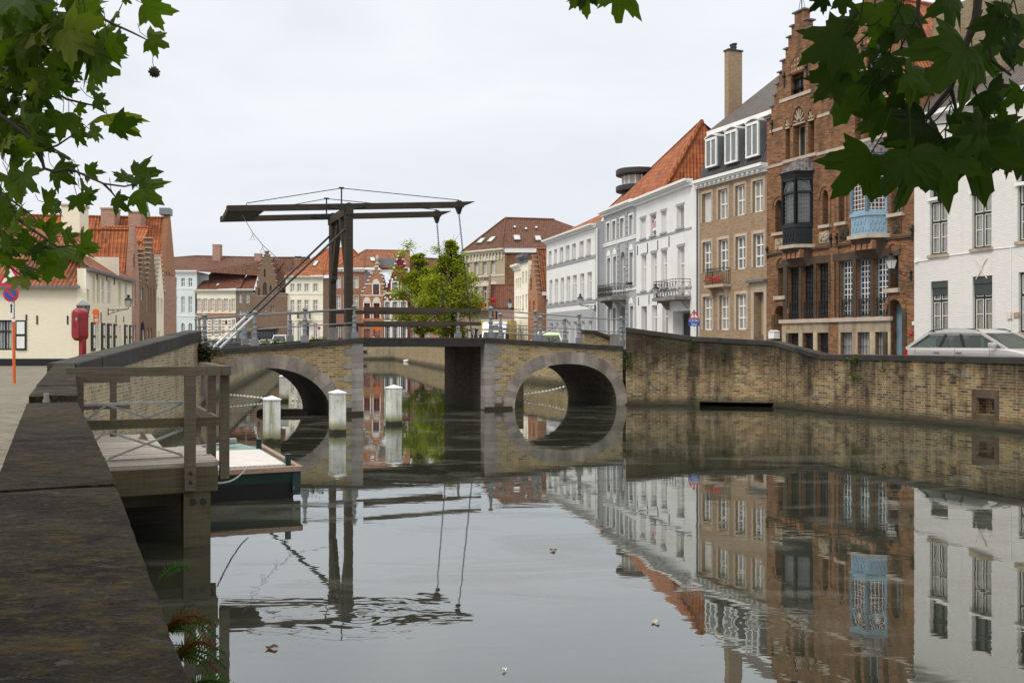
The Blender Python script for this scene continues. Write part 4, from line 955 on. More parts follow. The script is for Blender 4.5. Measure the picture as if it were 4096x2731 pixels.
# steel lattice gate standing on the deck
t4 = thing('lattice_gate', 'galvanised steel gate of crossed bars on the landing stage', 'gate', (*(orig+ov*-.02+wv*.48), ZD), math.atan2(ov.y, ov.x))
gw, gh = 1.22, .665
q = MB(); r = .018; q.box(-.05, gw, -.018, .018, gh-.03, gh); q.box(gw-.035, gw, -.018, .018, .02, gh-.031); q.box(-.05, gw-.036, -.016, .016, .0, .022); q.build('frame', M['galv'], t4)
q = MB()
hm = gh/2
for z0, z1 in ((.03, hm), (hm, gh-.03)):
    for x0 in (-.47, .36):
        q.beam((x0, -.0, z0), (x0+.80, 0, z1), .028, .024); q.beam((x0, .026, z1), (x0+.80, .026, z0), .028, .024)
q.v = [(max(-.05, v[0]), v[1], v[2]) for v in q.v]
q.build('lattice', M['galv'], t4)
q = MB(); q.box(gw-.17, gw-.036, -.03, .03, .38, .43); q.box(gw-.23, gw-.17, -.01, .01, .395, .41); q.box(gw-.14, gw-.125, -.01, .01, .28, .38); q.build('latch', M['galv'], t4)
# mooring ring with rope on the far deck edge
t5 = thing('mooring_cleat', 'small rusty cleat with grey rope at the landing stage edge', 'cleat', (*(orig+ov*.86+wv*3.0), ZD)); MB().box(-.05, .05, -.03, .03, 0, .03).box(-.03, .03, -.02, .02, .03, .12).build('body', M['galv'], t5)
MB().tube([(0, 0, .08), (.1, -.12, .0), (.22, -.35, -.06), (.34, -.75, -.30), (.5, -1.0, -.42)], .022, 6).build('rope', M['wood_gr'], t5)
# ---------------------------------------------------------------- green work boat
bc = Vector(G(1188, 1989)); bdir, bout = wv, ov
t6 = thing('work_boat', 'dark green flat boat with white ribbed deck plates moored by the landing stage', 'boat', (bc.x, bc.y, 0), math.atan2(ov.y, ov.x))
# local x outwards (0 = right side of hull, negative towards the quay), y = along the boat
BWd, BLn = 1.62, 3.9
def hull(z0, z1, ins0, ins1, mat, nm, y0=-.0, y1=BLn):
    q = MB(); q.hexa([(-BWd+ins0, y0+ins0, z0), (-ins0, y0+ins0, z0), (-ins0-.2, y1-.9, z0), (-BWd+ins0+.2, y1-.9, z0)], [(-BWd+ins1, y0+ins1, z1), (-ins1, y0+ins1, z1), (-ins1, y1-.15, z1), (-BWd+ins1, y1-.15, z1)])
    return q.build(nm, M[mat], t6)
hull(-.25, .235, .10, -.00, 'boat_lo', 'hull_bottom'); hull(.236, .40, .0, -.03, 'boat', 'hull')
q = MB(); q.box(-BWd-.02, .06, -.10, .04, .401, .47); q.build('transom_rail', M['wood_gun'], t6)
q = MB(); q.hexa([(.0, .042, .401), (.075, -.06, .401), (.095, BLn-.5, .401), (.0, BLn-.5, .401)], [(.0, .042, .462), (.075, -.06, .462), (.095, BLn-.5, .462), (.0, BLn-.5, .462)]); q.build('gunwale', M['wood_gun'], t6)
q = MB(); q.box(-BWd-.05, -BWd+.0, .042, BLn-.5, .362, .432); q.build('gunwale', M['wood_gun'], t6)
q = MB(); q.box(-.075, .045, -.045, .035, .05, .40); q.build('corner_post', M['boat'], t6)
q = MB(); q.box(-BWd+.02, -.03, .06, BLn-1.2, .37, .44); q.build('deck', M['boat'], t6)
for y0, y1 in ((.12, 1.20), (1.205, 2.32)):
    q = MB(); q.hexa([(-BWd+.05, y0, .445), (-.14, y0, .445), (-.14, y1, .445), (-BWd+.05, y1, .445)], [(-BWd+.05, y0, .492), (-.14, y0, .485), (-.14, y1, .485), (-BWd+.05, y1, .492)]); q.build('deck_plate', M['plate'], t6)
q = MB(); q.hexa([(-BWd+.05, 2.75, .36), (-.05, 2.75, .36), (-.25, BLn-.15, .36), (-BWd+.3, BLn-.15, .36)], [(-BWd+.05, 2.75, .445), (-.05, 2.75, .445), (-.25, BLn-.15, .445), (-BWd+.3, BLn-.15, .445)]); q.build('bow_deck', M['boat_teal'], t6)
for x, y in ((-.10, .16), (-.10, 2.6)): MB().lathe((x, y, .44), [(.045, 0), (.045, .17), (.05, .175), (.05, .19), (.02, .195)], 12).build('bollard', M['boat'], t6)
MB().beam((-1.15, 2.9, .50), (-.42, 3.15, .53), .08, .05).box(-.52, -.40, 3.05, 3.25, .53, .60).build('oar', M['galv'], t6)
def chain(pts, r, w, n, mat, nm, par):
    pts = [Vector(p) for p in pts]; L = [0]
    for i in range(len(pts)-1): L.append(L[-1]+(pts[i+1]-pts[i]).length)
    q = MB(); pitch = L[-1]/n
    def at(s):
        s = min(s, L[-1]-1e-4); i = max(j for j in range(len(L)-1) if L[j] <= s); return pts[i].lerp(pts[i+1], (s-L[i])/(L[i+1]-L[i]))
    for k in range(n):
        a, b = at(k*pitch), at((k+1)*pitch); c_ = (a+b)/2; e = (b-a)*.72; d = e.normalized(); sx_ = d.cross(Vector((0, 0, 1))).normalized()*w
        if k % 2: sx_ = d.cross(sx_).normalized()*w
        q.tube([c_-e+sx_*.2, c_-e*.5+sx_, c_+e*.5+sx_, c_+e+sx_*.2, c_+e-sx_*.2, c_+e*.5-sx_, c_-e*.5-sx_, c_-e-sx_*.2, c_-e+sx_*.2], r, 5, cap=False)
    return q.build(nm, mat, par)
p0 = Vector(P3(992, 1866, 13.72)); p1 = Vector((*(orig+ov*1.47+wv*.35), ZD-.18))
p1 = Vector(P3(868, 1932, 11.4))
t7 = thing('mooring_chain', 'slack steel chain tying the green boat to the landing stage', 'chain'); sag = [(p0.lerp(p1, k/8)+Vector((0, 0, -.07*math.sin(math.pi*k/8)))) for k in range(9)]; chain(sag, .004, .009, 74, M['galv'], 'chain', t7)
# ---------------------------------------------------------------- things drifting on the water
def leaflet(px, py, mat, label, s=.05):
    x, y = G(px, py); q = MB(); n = 9
    q.add([(0, 0, .012)]+[(s*math.cos(k*2*math.pi/n)*(1+.35*math.sin(k*3.1)), s*.8*math.sin(k*2*math.pi/n), .004+.018*((k*7) % 3)/2) for k in range(n)], [(0, k+1, (k+1) % n+1) for k in range(n)])
    o = q.build('fallen_leaf', M[mat]); o.location = (x, y, .004); o.rotation_euler = (0, 0, px); tag(o, label, 'leaf', 'leaves drifting on the water')
leaflet(2213, 2203, 'fern_br', 'brown curled leaf drifting in the middle of the open water'); leaflet(1087, 2593, 'fern_br', 'brown leaf drifting at the bottom left near the ferns'); leaflet(2622, 2490, 'stone_cr', 'pale leaf drifting beside the reflected chimney', .04); leaflet(2018, 2683, 'cream_trim', 'pale leaf drifting at the bottom edge', .02)
x, y = G(1632, 1444, .1); t = thing('float_buoy', 'small white float lying by the far brick wall', 'buoy', (x, y, .08), .6); MB().tube([(-.5, 0, 0), (.5, 0, .12)], .17, 12).build('body', M['white_sign'], t, smooth=True); MB().tube([(.55, 0, -.1), (.6, 0, 1.9)], .02).build('rod', M['iron'], t)
# ================================================================ right bank houses
nb = nb_
FA, FB = (R_B[0]+nb.x*9, R_B[1]+nb.y*9), (R_A[0]+nb.x*9, R_A[1]+nb.y*9)
def fpt(px): return ray2(px, FA, FB)
def lantern(label, anchor, outd, arm=.75, h=1.0, pend=True, sc=1.0, glass='lamp_glass', name='wall_lantern', stand=True, group='wall lanterns on scroll brackets'):
    """wall lantern on a scroll bracket; anchor = wall point at bracket height, outd = direction out of the wall"""
    t = thing(name, label, 'lantern', anchor, math.atan2(outd[1], outd[0]), group)
    q = MB(); q.tube([(0, 0, 0), (arm, 0, .06)], .022*sc, 6); q.tube([(0, 0, -.28*sc), (arm*.55, 0, -.04), (arm, 0, .05)], .016*sc, 6)
    for cx_, cz, r in ((arm*.25, -.08, .085), (arm*.48, -.03, .055)):
        q.tube([(cx_+r*sc*math.cos(a*.52)*(1-a*.05), 0, cz+r*sc*math.sin(a*.52)*(1-a*.05)) for a in range(15)], .012*sc, 5)
    q.box(-.02, .02, -.05, .05, -.34*sc, .12*sc); q.tube([(arm, 0, .05), (arm, 0, .16)], .02*sc, 6); q.build('bracket', M['iron'], t)
    z = .16; b, tp, hh = .10*sc, .175*sc, .40*sc
    q = MB(); q.hexa([(arm-b, -b, z), (arm+b, -b, z), (arm+b, b, z), (arm-b, b, z)], [(arm-tp, -tp, z+hh), (arm+tp, -tp, z+hh), (arm+tp, tp, z+hh), (arm-tp, tp, z+hh)]); q.build('glass', M[glass], t)
    q = MB()
    for sx_, sy_ in ((-1, -1), (1, -1), (1, 1), (-1, 1)): q.tube([(arm+sx_*b, sy_*b, z), (arm+sx_*tp, sy_*tp, z+hh)], .013*sc, 4)
    q.build('frame', M['lead'], t)
    q = MB(); q.lathe((arm, 0, z+hh), [(.25*sc, 0), (.24*sc, .03*sc), (.14*sc, .14*sc), (.07*sc, .19*sc), (.06*sc, .22*sc), (.11*sc, .30*sc), (.12*sc, .33*sc), (.02*sc, .335*sc)], 10); q.build('hood', M['iron'], t); return t
def balcony(H, u0, u1, z0, z1, proj, slabz, mat='iron', style='x', parent=None, panel=None):
    b = MB().box(u0-.08, u1+.08, -proj-.08, .0, slabz, z0).build('balcony', M[panel or 'concrete'], H.root)
    for x in (u0+.15, u1-.15): q = MB(); q.prism([(x-.07, slabz-.001), (x+.07, slabz-.001), (x+.07, slabz-.1), (x-.07, slabz-.1)], -proj*.8, -.001); q.hexa([(x-.07, -.16, slabz-.5), (x+.07, -.16, slabz-.5), (x+.07, 0, slabz-.5), (x-.07, 0, slabz-.5)], [(x-.07, -proj*.55, slabz-.101), (x+.07, -proj*.55, slabz-.101), (x+.07, 0, slabz-.101), (x-.07, 0, slabz-.101)]); q.build('corbel', M[panel or 'concrete'], b)
    q = MB(); r = .014
    def side(pa, pb, n):
        for zz in (z0+.04, z1-.16, z1): q.tube([(*pa, zz), (*pb, zz)], .018 if zz == z1 else r, 5)
        for i in range(n+1):
            x, y = lerp(pa[0], pb[0], i/n), lerp(pa[1], pb[1], i/n); q.tube([(x, y, z0), (x, y, z1)], r, 5)
            if i < n:
                x2, y2 = lerp(pa[0], pb[0], (i+1)/n), lerp(pa[1], pb[1], (i+1)/n); mx_, my_ = (x+x2)/2, (y+y2)/2; zm = (z0+z1-.12)/2
                if style == 'x':
                    q.tube([(x, y, z0+.04), (x2, y2, z1-.16)], .01, 4); q.tube([(x, y, z1-.16), (x2, y2, z0+.04)], .01, 4); q.ball((mx_, my_, zm), .03, 6, 4)
                elif style == 'scroll':
                    for zc, rr in ((lerp(z0, z1, .25), .16), (lerp(z0, z1, .62), .16)): q.tube([(mx_+(x2-x)*rr*2*math.cos(a*.7), my_+(y2-y)*rr*2*math.cos(a*.7), zc+.12*math.sin(a*.7)) for a in range(10)], .014, 4)
                else: q.tube([(mx_, my_, z0), (mx_, my_, z1)], r, 4)
    L_ = u1-u0; n = max(3, round(L_/(.42 if style == 'x' else .2))); k = max(2, round(proj/(.4 if style == 'x' else .2)))
    side((u0, -proj), (u1, -proj), n); side((u0, -proj), (u0, 0), k); side((u1, -proj), (u1, 0), k); q.build('railing', M[mat], b); return b
def anchors(H, pts, l=.7):
    for px, y0, y1 in pts:
        u = H.u(px); MB().box(u-.03, u+.03, -.035, .0, H.z(px, y1), H.z(px, y0)).build('wall_anchor', M['iron'], H.root)
# ---- white brick house, far right
H = House(Fac(fpt(3657), fpt(4330)), 'white_brick_house', 'white painted brick house with dark green sash windows behind the silver car'); f = H.f
ze = H.z(4096, 356); H.H = ze
def sash(xl, yt, xr, yb, shutter=0.0, top=(.60,), hb=None):
    xc = (xl+xr)/2; u0, u1, z1, z0 = H.u(xl), H.u(xr), H.z(xc, yt), (H.z(xc, yb) if hb is None else hb)
    w = H.wuz(u0, u1, z0, z1, fm='frame_dk', pm='clear', rec=.13, t=.06, nv=1, tr=(.62,), sill=.12, sm='stone_cr')
    m = MB(); t_ = .022; y = .115; mid = (u0+u1)/2
    for a, b in ((u0+.075, mid-.04), (mid+.04, u1-.075)):
        for c, d in ((z0+.075, lerp(z0, z1, .62)-.05), (lerp(z0, z1, .62)+.05, z1-.075)):
            m.box(a, a+t_, y, y+.03, c, d); m.box(b-t_, b, y, y+.03, c, d); m.box(a+t_, b-t_, y, y+.03, c, c+t_); m.box(a+t_, b-t_, y, y+.03, d-t_, d)
        zz = lerp(z0, z1, .33); m.box(a+t_, b-t_, y+.003, y+.027, zz-.013, zz+.013)
    m.build('casement', M['white_trim'], w)
    m = MB(); n = 26
    for s_, (a, b) in enumerate(((u0+.02, lerp(u0, u1, .46)), (lerp(u0, u1, .54), u1-.02))):
        top_ = [(lerp(a, b, k/n), .22+.03*math.sin(k*1.9+s_)) for k in range(n+1)]
        for k in range(n): m.face((*top_[k], z0+.02), (*top_[k+1], z0+.02), (*top_[k+1], z1-.02), (*top_[k], z1-.02))
    m.build('curtain', M['curtain'], w)
    MB().box(u0-.25, u1+.25, .40, 1.6, z0-.1, z1+.1).build('room', M['room'], w)
    if shutter:
        zs = lerp(z1, z0, shutter); m = MB(); m.box(u0+.01, u1-.01, .04, .11, lerp(z1, z0, .13), z1-.004)
        k = 0; zz = zs
        while zz < lerp(z1, z0, .13)-.01: m.box(u0+.02, u1-.02, .075+.006*(k % 2), .11, zz, min(zz+.05, lerp(z1, z0, .13)-.004)); zz += .052; k += 1
        m.build('roller_shutter', M['shutter_gr'], w)
lowz = H.z(3930, 1330)
sash(3719, 806, 3790, 1018); sash(3888, 766, 3966, 992); sash(4070, 722, 4160, 962)
sash(3723, 1124, 3792, 0, .27, hb=lowz); sash(3890, 1104, 3969, 0, .33, hb=lowz); sash(4074, 1086, 4165, 0, 0, hb=lowz)
for a, b in ((3719, 3790), (3888, 3966), (4070, 4160)): H.wuz(H.u(a), H.u(b), 6.9, 8.3, fm='frame_dk', pm='glass', rec=.2, tr=(.6,), sill=.12, sm='white_trim')
H.wall('brick_wt', depth=9); H.roof_par('tile_gy', ze, ze+3.6, d=9, y0=-.3)
H.slabpart('gutter', 'white_trim', -.05, H.W, ze-.12, ze+.05, -.34, .0)
q = MB(); za = H.z(3700, 1041)
cab = [(3660, 1046), (3690, 1044), (3720, 1040), (3800, 1022), (3880, 1012), (3975, 996), (4040, 990), (4090, 983)]
q.tube([(H.u(x), -.025, H.z(x, y)) for x, y in cab], .018, 5); q.tube([(H.u(4044), -.025, H.z(4044, 990)), (H.u(4044), -.025, H.z(4044, 1340))], .018, 5); q.box(H.u(3662), H.u(3675), -.08, .0, H.z(3668, 1050), H.z(3668, 1038)); q.build('cable', M['white_trim'], H.root)
u, z = H.u(3928), H.z(3928, 1075)
q = MB()
for s_ in (-1, 1): q.tube([(u+s_*.24*(abs(k)/6)**1.4+s_*.01, -.03, z+k*.062) for k in range(-6, 7)], .02, 5)
q.build('wall_anchor', M['cream_trim'], H.root)
MB().box(H.u(4033), H.u(4050), -.09, 0, H.z(4040, 1275), H.z(4040, 1245)).build('junction_box', M['cream_trim'], H.root)
p = MB().box(H.u(4057), H.u(4079), -.02, 0, H.z(4068, 1272), H.z(4068, 1250)).build('plaque', M['brick_rd'], H.root); MB().box(H.u(4060), H.u(4076), -.025, -.0205, H.z(4068, 1269), H.z(4068, 1253)).build('plaque_face', M['stone_cr'], p)
# ---- twin brick houses with stepped gables
def gothic(xa, xb, label, mirror, frame, baym, doorm, glassm, bars, bayp, lights):
    H = House(Fac(fpt(xa), fpt(xb)), 'stepped_gable_house', label); f = H.f; W = H.W; H.rec = .22
    ref = Fac(fpt(3067), fpt(3337)); S = W/ref.L
    mu = (lambda u: u*S) if not mirror else (lambda u: W-u*S)
    def U(a, b): x, y = mu(ref.u(a)), mu(ref.u(b)); return (min(x, y), max(x, y))
    Z = lambda px, py: ref.z(px, py)
    # silhouette
    st = [(3070, 478), (3085, 430), (3097, 385), (3107, 340), (3117, 293), (3128, 247), (3142, 200), (3153, 153), (3166, 109), (3178, 57)]
    c = ref.u(3197); rects = []
    zs = [Z(*p) for p in st]; us = [0.0]+[ref.u(p[0]) for p in st[1:]]
    for k in range(len(st)):
        z0 = 0 if k == 0 else zs[k-1]; a, b = us[k], 2*c-us[k]
        if k == 0: a, b = 0.0, ref.L
        b = min(b, ref.L); x0, x1 = sorted((mu(a), mu(b))); rects.append((x0, x1, z0, zs[k]))
    # top window, three light window
    mk = {}
    a, b = U(3163, 3215); zt, zb = Z(3190, 225), Z(3190, 392)
    H.wuz(a, b, zb, Z(3190, 292), fm=frame, pm=glassm, nv=1, tr=(), gz=4 if bars else 0)
    tm = MB(); n = 10; cx_, rx = (a+b)/2, (b-a)/2; z0 = Z(3190, 288); hh = zt-z0
    tm.prism([(cx_-rx, z0)]+[(cx_-rx*math.cos(math.pi*k/n), z0+hh*math.sin(math.pi*k/n)) for k in range(n+1)]+[(cx_+rx, z0)], -.03, .0); tym = tm.build('tympanum', M['brick_go'], H.root)
    q = MB()
    for i in range(4):
        for j in range(3):
            x, z = lerp(a, b, (i+.6)/4.2), z0+.1+j*.24; s_ = .085
            if abs(x-cx_) < rx*(1-j*.25): q.prism([(x, z-s_), (x+s_*.7, z), (x, z+s_), (x-s_*.7, z)], -.045, -.031)
    q.build('diamond_inlay', M['stone_cr'], tym)
    def archmold(a, b, zsp, rise, w=.14, pr=.06, m='brick_go'):
        q = MB(); n = 12; cx_, rx = (a+b)/2, (b-a)/2
        for k in range(n):
            t0, t1 = math.pi*k/n, math.pi*(k+1)/n
            P = lambda th, e: (cx_-(rx+e)*math.cos(th), zsp+(rise+e)*math.sin(th))
            q.prism([P(t0, 0), P(t1, 0), P(t1, w), P(t0, w)], -pr, .002)
        return q.build('arch_moulding', M[m], H.root)
    archmold(a, b, z0, hh)
    for (xl, xr, yh, ytr, nv) in ((3142, 3160, 473, 515, 0), (3173, 3223, 428, 497, 1), (3233, 3257, 440, 483, 0)):
        a, b = U(xl, xr); xc = (xl+xr)/2; ztr = Z(xc, ytr); zh = Z(xc, yh); zsill = Z(3198, 628)
        H.wuz(a, b, zsill, ztr, fm=frame if bars else 'stone_tan', pm=glassm, nv=nv, rec=.35, t=.05, gz=0)
        archmold(a, b, ztr+.05, zh-ztr-.05, .13, .07)
        q = MB(); n = 10; cx_, rx = (a+b)/2, (b-a)/2-.02; r_ = zh-ztr-.06
        q.prism([(cx_-rx*math.cos(math.pi*k/n), ztr+.05+r_*math.sin(math.pi*k/n)) for k in range(n+1)], -.012, .0); tp = q.build('tracery_panel', M['stone_dk'], H.root)
        q = MB()
        for k in range(7 if nv else 4):
            th = math.pi*(k+.5)/(7 if nv else 4); q.beam((cx_-rx*.25*math.cos(th), -.03, ztr+.07+r_*.25*math.sin(th)), (cx_-rx*.9*math.cos(th), -.03, ztr+.07+r_*.88*math.sin(th)), .03, .045)
        q.build('tracery', M['stone_tan'], tp)
        MB().box(a-.02, b+.02, -.03, .02, ztr+.001, ztr+.07).build('transom', M['stone_tan'], H.root)
    a, b = U(3140, 3262); MB().box(a-.1, b+.1, -.10, -.002, Z(3198, 640), Z(3198, 628)-.002).build('sill', M['stone_pale'], H.root)
    # string courses
    cN = (c*S if not mirror else W-c*S)
    for py_, px_, seg in ((670, 3095, None), (530, 3093, None), (415, 3120, None)):
        z = Z(px_, py_); w3a, w3b = U(3140, 3262)
        if py_ == 670: H.slabpart('string_course', 'stone_pale', 0, W, z, z+.14, -.035, -.001)
        elif py_ == 530:
            H.slabpart('string_course', 'stone_pale', min(U(3080, 3081)), w3a-.15, z, z+.14, -.035, -.001) if not mirror else H.slabpart('string_course', 'stone_pale', w3b+.15, W-.1, z, z+.14, -.035, -.001)
            e = max(r[1] for r in rects[1:2]); s0 = min(r[0] for r in rects[1:2])
            H.slabpart('string_course', 'stone_pale', (w3b+.15) if not mirror else s0, e if not mirror else w3a-.15, z, z+.14, -.035, -.001)
        else: x0, x1 = U(3120, 3245); H.slabpart('string_course', 'stone_pale', x0, x1, z, z+.16, -.05, -.001)
    # storey with the bay
    for xl, xr, sg in ((3107, 3129, 1), (3293, 3316, 1)):
        a, b = U(xl, xr); xc = (xl+xr)/2; z0 = Z(3304, 898); z1 = Z(3304, 760)
        if xl == 3107: a, b = U(3104, 3132)
        H.wuz(a, b, z0, z1, fm=frame, pm=glassm, nv=0, rec=.3, t=.05, gx=2, gz=6, arch=.35)
        archmold(a, b, z1-.35, .35, .13, .05); archmold(a-.16, b+.16, z1-.35, .50, .12, .08)
        for s_ in (a-.13, b): 
            H.slabpart('pilaster_strip', 'brick_go', s_, s_+.13, z0, z1-.351, -.05, .0)
        MB().box(a-.18, b+.18, -.16, -.001, z0-.16, z0-.02).build('sill', M['stone_pale'], H.root)
    for xl, xr in ((3102, 3131), (3278, 3317)):
        a, b = U(xl, xr); z0, z1 = Z(3297, 972), Z(3297, 926); pnl = MB().box(a, b, -.03, .0, z0, z1).build('relief_panel', M['stone_cr' if not mirror else 'stone_dk'], H.root)
        q = MB(); rr = random.Random(xl)
        for k in range(16): q.ball((lerp(a+.1, b-.1, rr.random()), -.035, lerp(z0+.1, z1-.1, rr.random())), rr.uniform(.05, .10), 7, 5, rr.uniform(.6, 1.5))
        q.build('relief_carving', M['stone_cr' if not mirror else 'stone_dk'], pnl)
    z = Z(3300, 985); H.slabpart('string_course', 'stone_dk', .1, W-.1, z-.1, z, -.10, -.001)
    # bay window
    pj = .72; ba, bb = f.u(bayp[0], -pj), f.u(bayp[1], -pj); cw = max(.25, f.u(bayp[2])-bb)
    zb0, zb1, zw0, zw1, zr = Z(3228, 980), Z(3228, 912), Z(3228, 900), Z(3228, 735), Z(3228, 632)
    zw1 = Z(3228, 715)
    def ring(e, z): return [(ba-cw-e, 0, z), (ba-e*.6, -pj-e, z), (bb+e*.6, -pj-e, z), (bb+cw+e, 0, z)]
    def loft(r0, r1, nm, mat, par):
        q = MB(); q.hexa(r0, r1); return q.build(nm, M[mat], par)
    bay = loft(ring(0, zb0), ring(0, zb1), 'bay_window', baym, H.root)
    loft(ring(.06, zb1+.001), ring(.06, zw0-.001), 'bay_sill', baym, bay); loft(ring(-.12, zw0), ring(-.12, zw1), 'bay_glass', 'glass_b' if not mirror else 'glass_r', bay)
    loft(ring(.03, zw1+.001), ring(.10, zw1+.30), 'bay_cornice', baym, bay); loft(ring(.20, zw1+.301), [(ba-.2, 0, zr), (ba+.25, -.18, zr), (bb-.25, -.18, zr), (bb+.2, 0, zr)], 'bay_roof', 'slate', bay)
    q = MB(); R0, R1 = ring(-.03, zw0), ring(-.03, zw1)
    faces = [(0, 1), (1, 2), (2, 3)]
    zt_ = lerp(zw0, zw1, .70)
    bs = .035
    for i, j in faces:
        A0, B0, A1, B1 = Vector(R0[i]), Vector(R0[j]), Vector(R1[i]), Vector(R1[j])
        for tt in (0, 1): q.beam(A0.lerp(B0, tt), A1.lerp(B1, tt), .14, .12)
        for zz, w in ((zt_, .10), (zw0+.05, .1), (zw1-.05, .1)): q.beam((A0.x, A0.y, zz), (B0.x, B0.y, zz), .10, w)
    q.build('bay_frame', M[baym], bay)
    q = MB()
    for i, j in faces:
        A0, B0 = Vector(R0[i]), Vector(R0[j])
        for k in range(1, 5): p = A0.lerp(B0, k/5); q.tube([(p.x, p.y, zw0+.1), (p.x, p.y, zt_-.05)], bs*.4, 4)
        for k in range(1, 8): zz = lerp(zw0, zt_, k/8); q.tube([(A0.x, A0.y, zz), (B0.x, B0.y, zz)], bs*.4, 4)
        m_ = A0.lerp(B0, .5); d = (B0-A0); hh = zw1-zt_-.18
        for k in range(9):
            th = math.pi*k/8; e = m_-d*.40*math.cos(th); q.tube([(m_.x, m_.y, zt_+.06), (e.x, e.y, zt_+.06+hh*math.sin(th))], bs*.35, 4)
        q.tube([((m_-d*.40*math.cos(math.pi*k/12)).x, (m_-d*.40*math.cos(math.pi*k/12)).y, zt_+.06+hh*math.sin(math.pi*k/12)) for k in range(13)], bs*.6, 4)
    q.build('glazing_bars', M['white_trim' if mirror else 'lead'], bay)
    q = MB(); R0 = ring(.012, zb0+.12); zz0, zz1 = zb0+.14, zb1-.1
    for i, j in faces:
        A0, B0 = Vector(R0[i]), Vector(R0[j])
        for k in range(4):
            p, p2 = A0.lerp(B0, .08+k*.21), A0.lerp(B0, .08+(k+1)*.21); q.beam((p.x, p.y, zz0), (p2.x, p2.y, zz1), .035, .05); q.beam((p.x, p.y, zz1), (p2.x, p2.y, zz0), .035, .05)
    q.build('bay_lattice', M[baym], bay)
    loft(ring(.16, zb0-.16), ring(.16, zb0-.001), 'bay_ledge', 'stone_pale', bay)
    loft([(ba-cw+.1, 0, zb0-1.0), (ba-.1, -.10, zb0-1.0), (bb+.1, -.10, zb0-1.0), (bb+cw-.1, 0, zb0-1.0)], ring(.05, zb0-.161), 'bay_corbel', 'stone_dk', bay)
    q = MB()
    for k in range(4): x = lerp(ba-.2, bb+.2, (k+.5)/4); q.prism([(x-.13, zb0-.62), (x+.10, zb0-.62), (x+.16, zb0-.25), (x-.10, zb0-.25)], -.60, -.35)
    q.build('corbel_bricks', M['brick_or'], bay)
    # ground floor: three tall lights between stone mullions
    zs0, zs1 = Z(3235, 1274), Z(3235, 1060)
    L3 = [(f.u(x0, .2), f.u(x1, .0)) for x0, x1 in lights]
    for (a, b) in L3:
        w = H.wuz(a, b, zs0, zs1, fm=frame, pm=glassm, nv=0, rec=.2, t=.05, tr=(.70,), gx=3, gz=9, bm='white_trim' if bars else None)
        if bars: pass
        q = MB(); zr0, zr1 = zs0+.02, zs0+.78; n = 5
        for k in range(n+1):
            x = lerp(a+.02, b-.02, k/n); q.tube([(x, .08, zr0), (x+.05*(k < n), .05, lerp(zr0, zr1, .35)), (x-.02, .08, lerp(zr0, zr1, .7)), (x, .08, zr1)], .016, 4)
            if k < n: q.tube([(x+.1, .08, zr0), (x-.02, .05, lerp(zr0, zr1, .35)), (x+.08, .08, zr1)], .014, 4)
        q.tube([(a+.01, .08, zr1), (b-.01, .08, zr1)], .02, 4); q.tube([(a+.01, .08, zr0+.05), (b-.01, .08, zr0+.05)], .016, 4); q.build('window_railing', M['iron'], w)
    sa, sb = min(l[0] for l in L3)-.42, max(l[1] for l in L3)+.12
    for (x0, x1) in [(sa+.1, min(l[0] for l in L3)-.01)]+[(sorted(L3)[k][1]+.01, sorted(L3)[k+1][0]-.01) for k in range(2)]+[(max(l[1] for l in L3)+.01, sb)]:
        H.slabpart('stone_mullion', 'stone_dk', x0, x1, zs0, zs1+.02, -.06, -.001)
    H.slabpart('lintel', 'stone_dk', sa, sb, zs1+.021, zs1+.36, -.07, -.001)
    MB().box(sa-.1, sb+.1, -.16, -.001, zs0-.2, zs0-.02).build('sill', M['stone_pale'], H.root)
    # side bay with the door and small window
    a, b = U(3100, 3146); da, db = U(3112, 3146); zd = Z(3120, 1222)
    wd_, wz = U(3112, 3141), (Z(3127, 1182), Z(3127, 1072))
    H.wuz(wd_[0], wd_[1], wz[0], wz[1], fm='stone_dk', pm=glassm, nv=1, rec=.3, t=.05, gx=0); MB().box(wd_[0]-.2, wd_[1]+.1, -.14, -.001, wz[0]-.2, wz[0]-.02).build('sill', M['stone_pale'], H.root)
    archmold(wd_[0], wd_[1], wz[1]+.25, .25, .14, .06); H.slabpart('lintel', 'stone_dk', wd_[0]-.1, wd_[1]+.1, wz[1]+.002, wz[1]+.22, -.04, -.001)
    H.holes.append((a, b, .02, zd, .55, (b-a)/2)); d_ = MB().box(a+.01, b-.01, .50, .56, .02, zd).build('door', M[doorm], H.root)
    q = MB()
    for k in range(3): zz = .25+k*.8; q.box(a+.2, b-.2, .49, .499, zz, zz+.04); q.box(a+.2, b-.2, .49, .499, zz+.62, zz+.66)
    q.build('door_panel', M[doorm], d_); MB().ball(((a+.18) if not mirror else (b-.25), .46, 1.15), .05, 8, 6).build('door_handle', M['iron'], d_)
    q = MB()
    H.slabpart('door_jamb', 'stone_dk', a-.22, a-.005, 0, zd-.5, -.05, -.001); H.slabpart('door_jamb', 'stone_dk', b+.005, b+.22, 0, zd-.5, -.05, -.001); archmold(a, b, zd-(b-a)/2, (b-a)/2, .2, .05)
    # plinth and cellar windows
    zp = zs0-.22; x0, x1 = sa, sb
    zc1 = Z(3240, 1331)
    hs = []
    for (l0, l1) in L3: hs.append((l0+.05, l1-.02))
    pl = MB(); e = [x0]
    for h0, h1 in sorted(hs): e += [h0, h1]
    e.append(x1)
    for k in range(0, len(e), 2): pl.box(e[k], e[k+1], -.05, -.001, 0, zc1)
    pl.box(x0, x1, -.052, -.001, zc1+.001, zp); pl.build('plinth', M['stone_cr'], H.root)
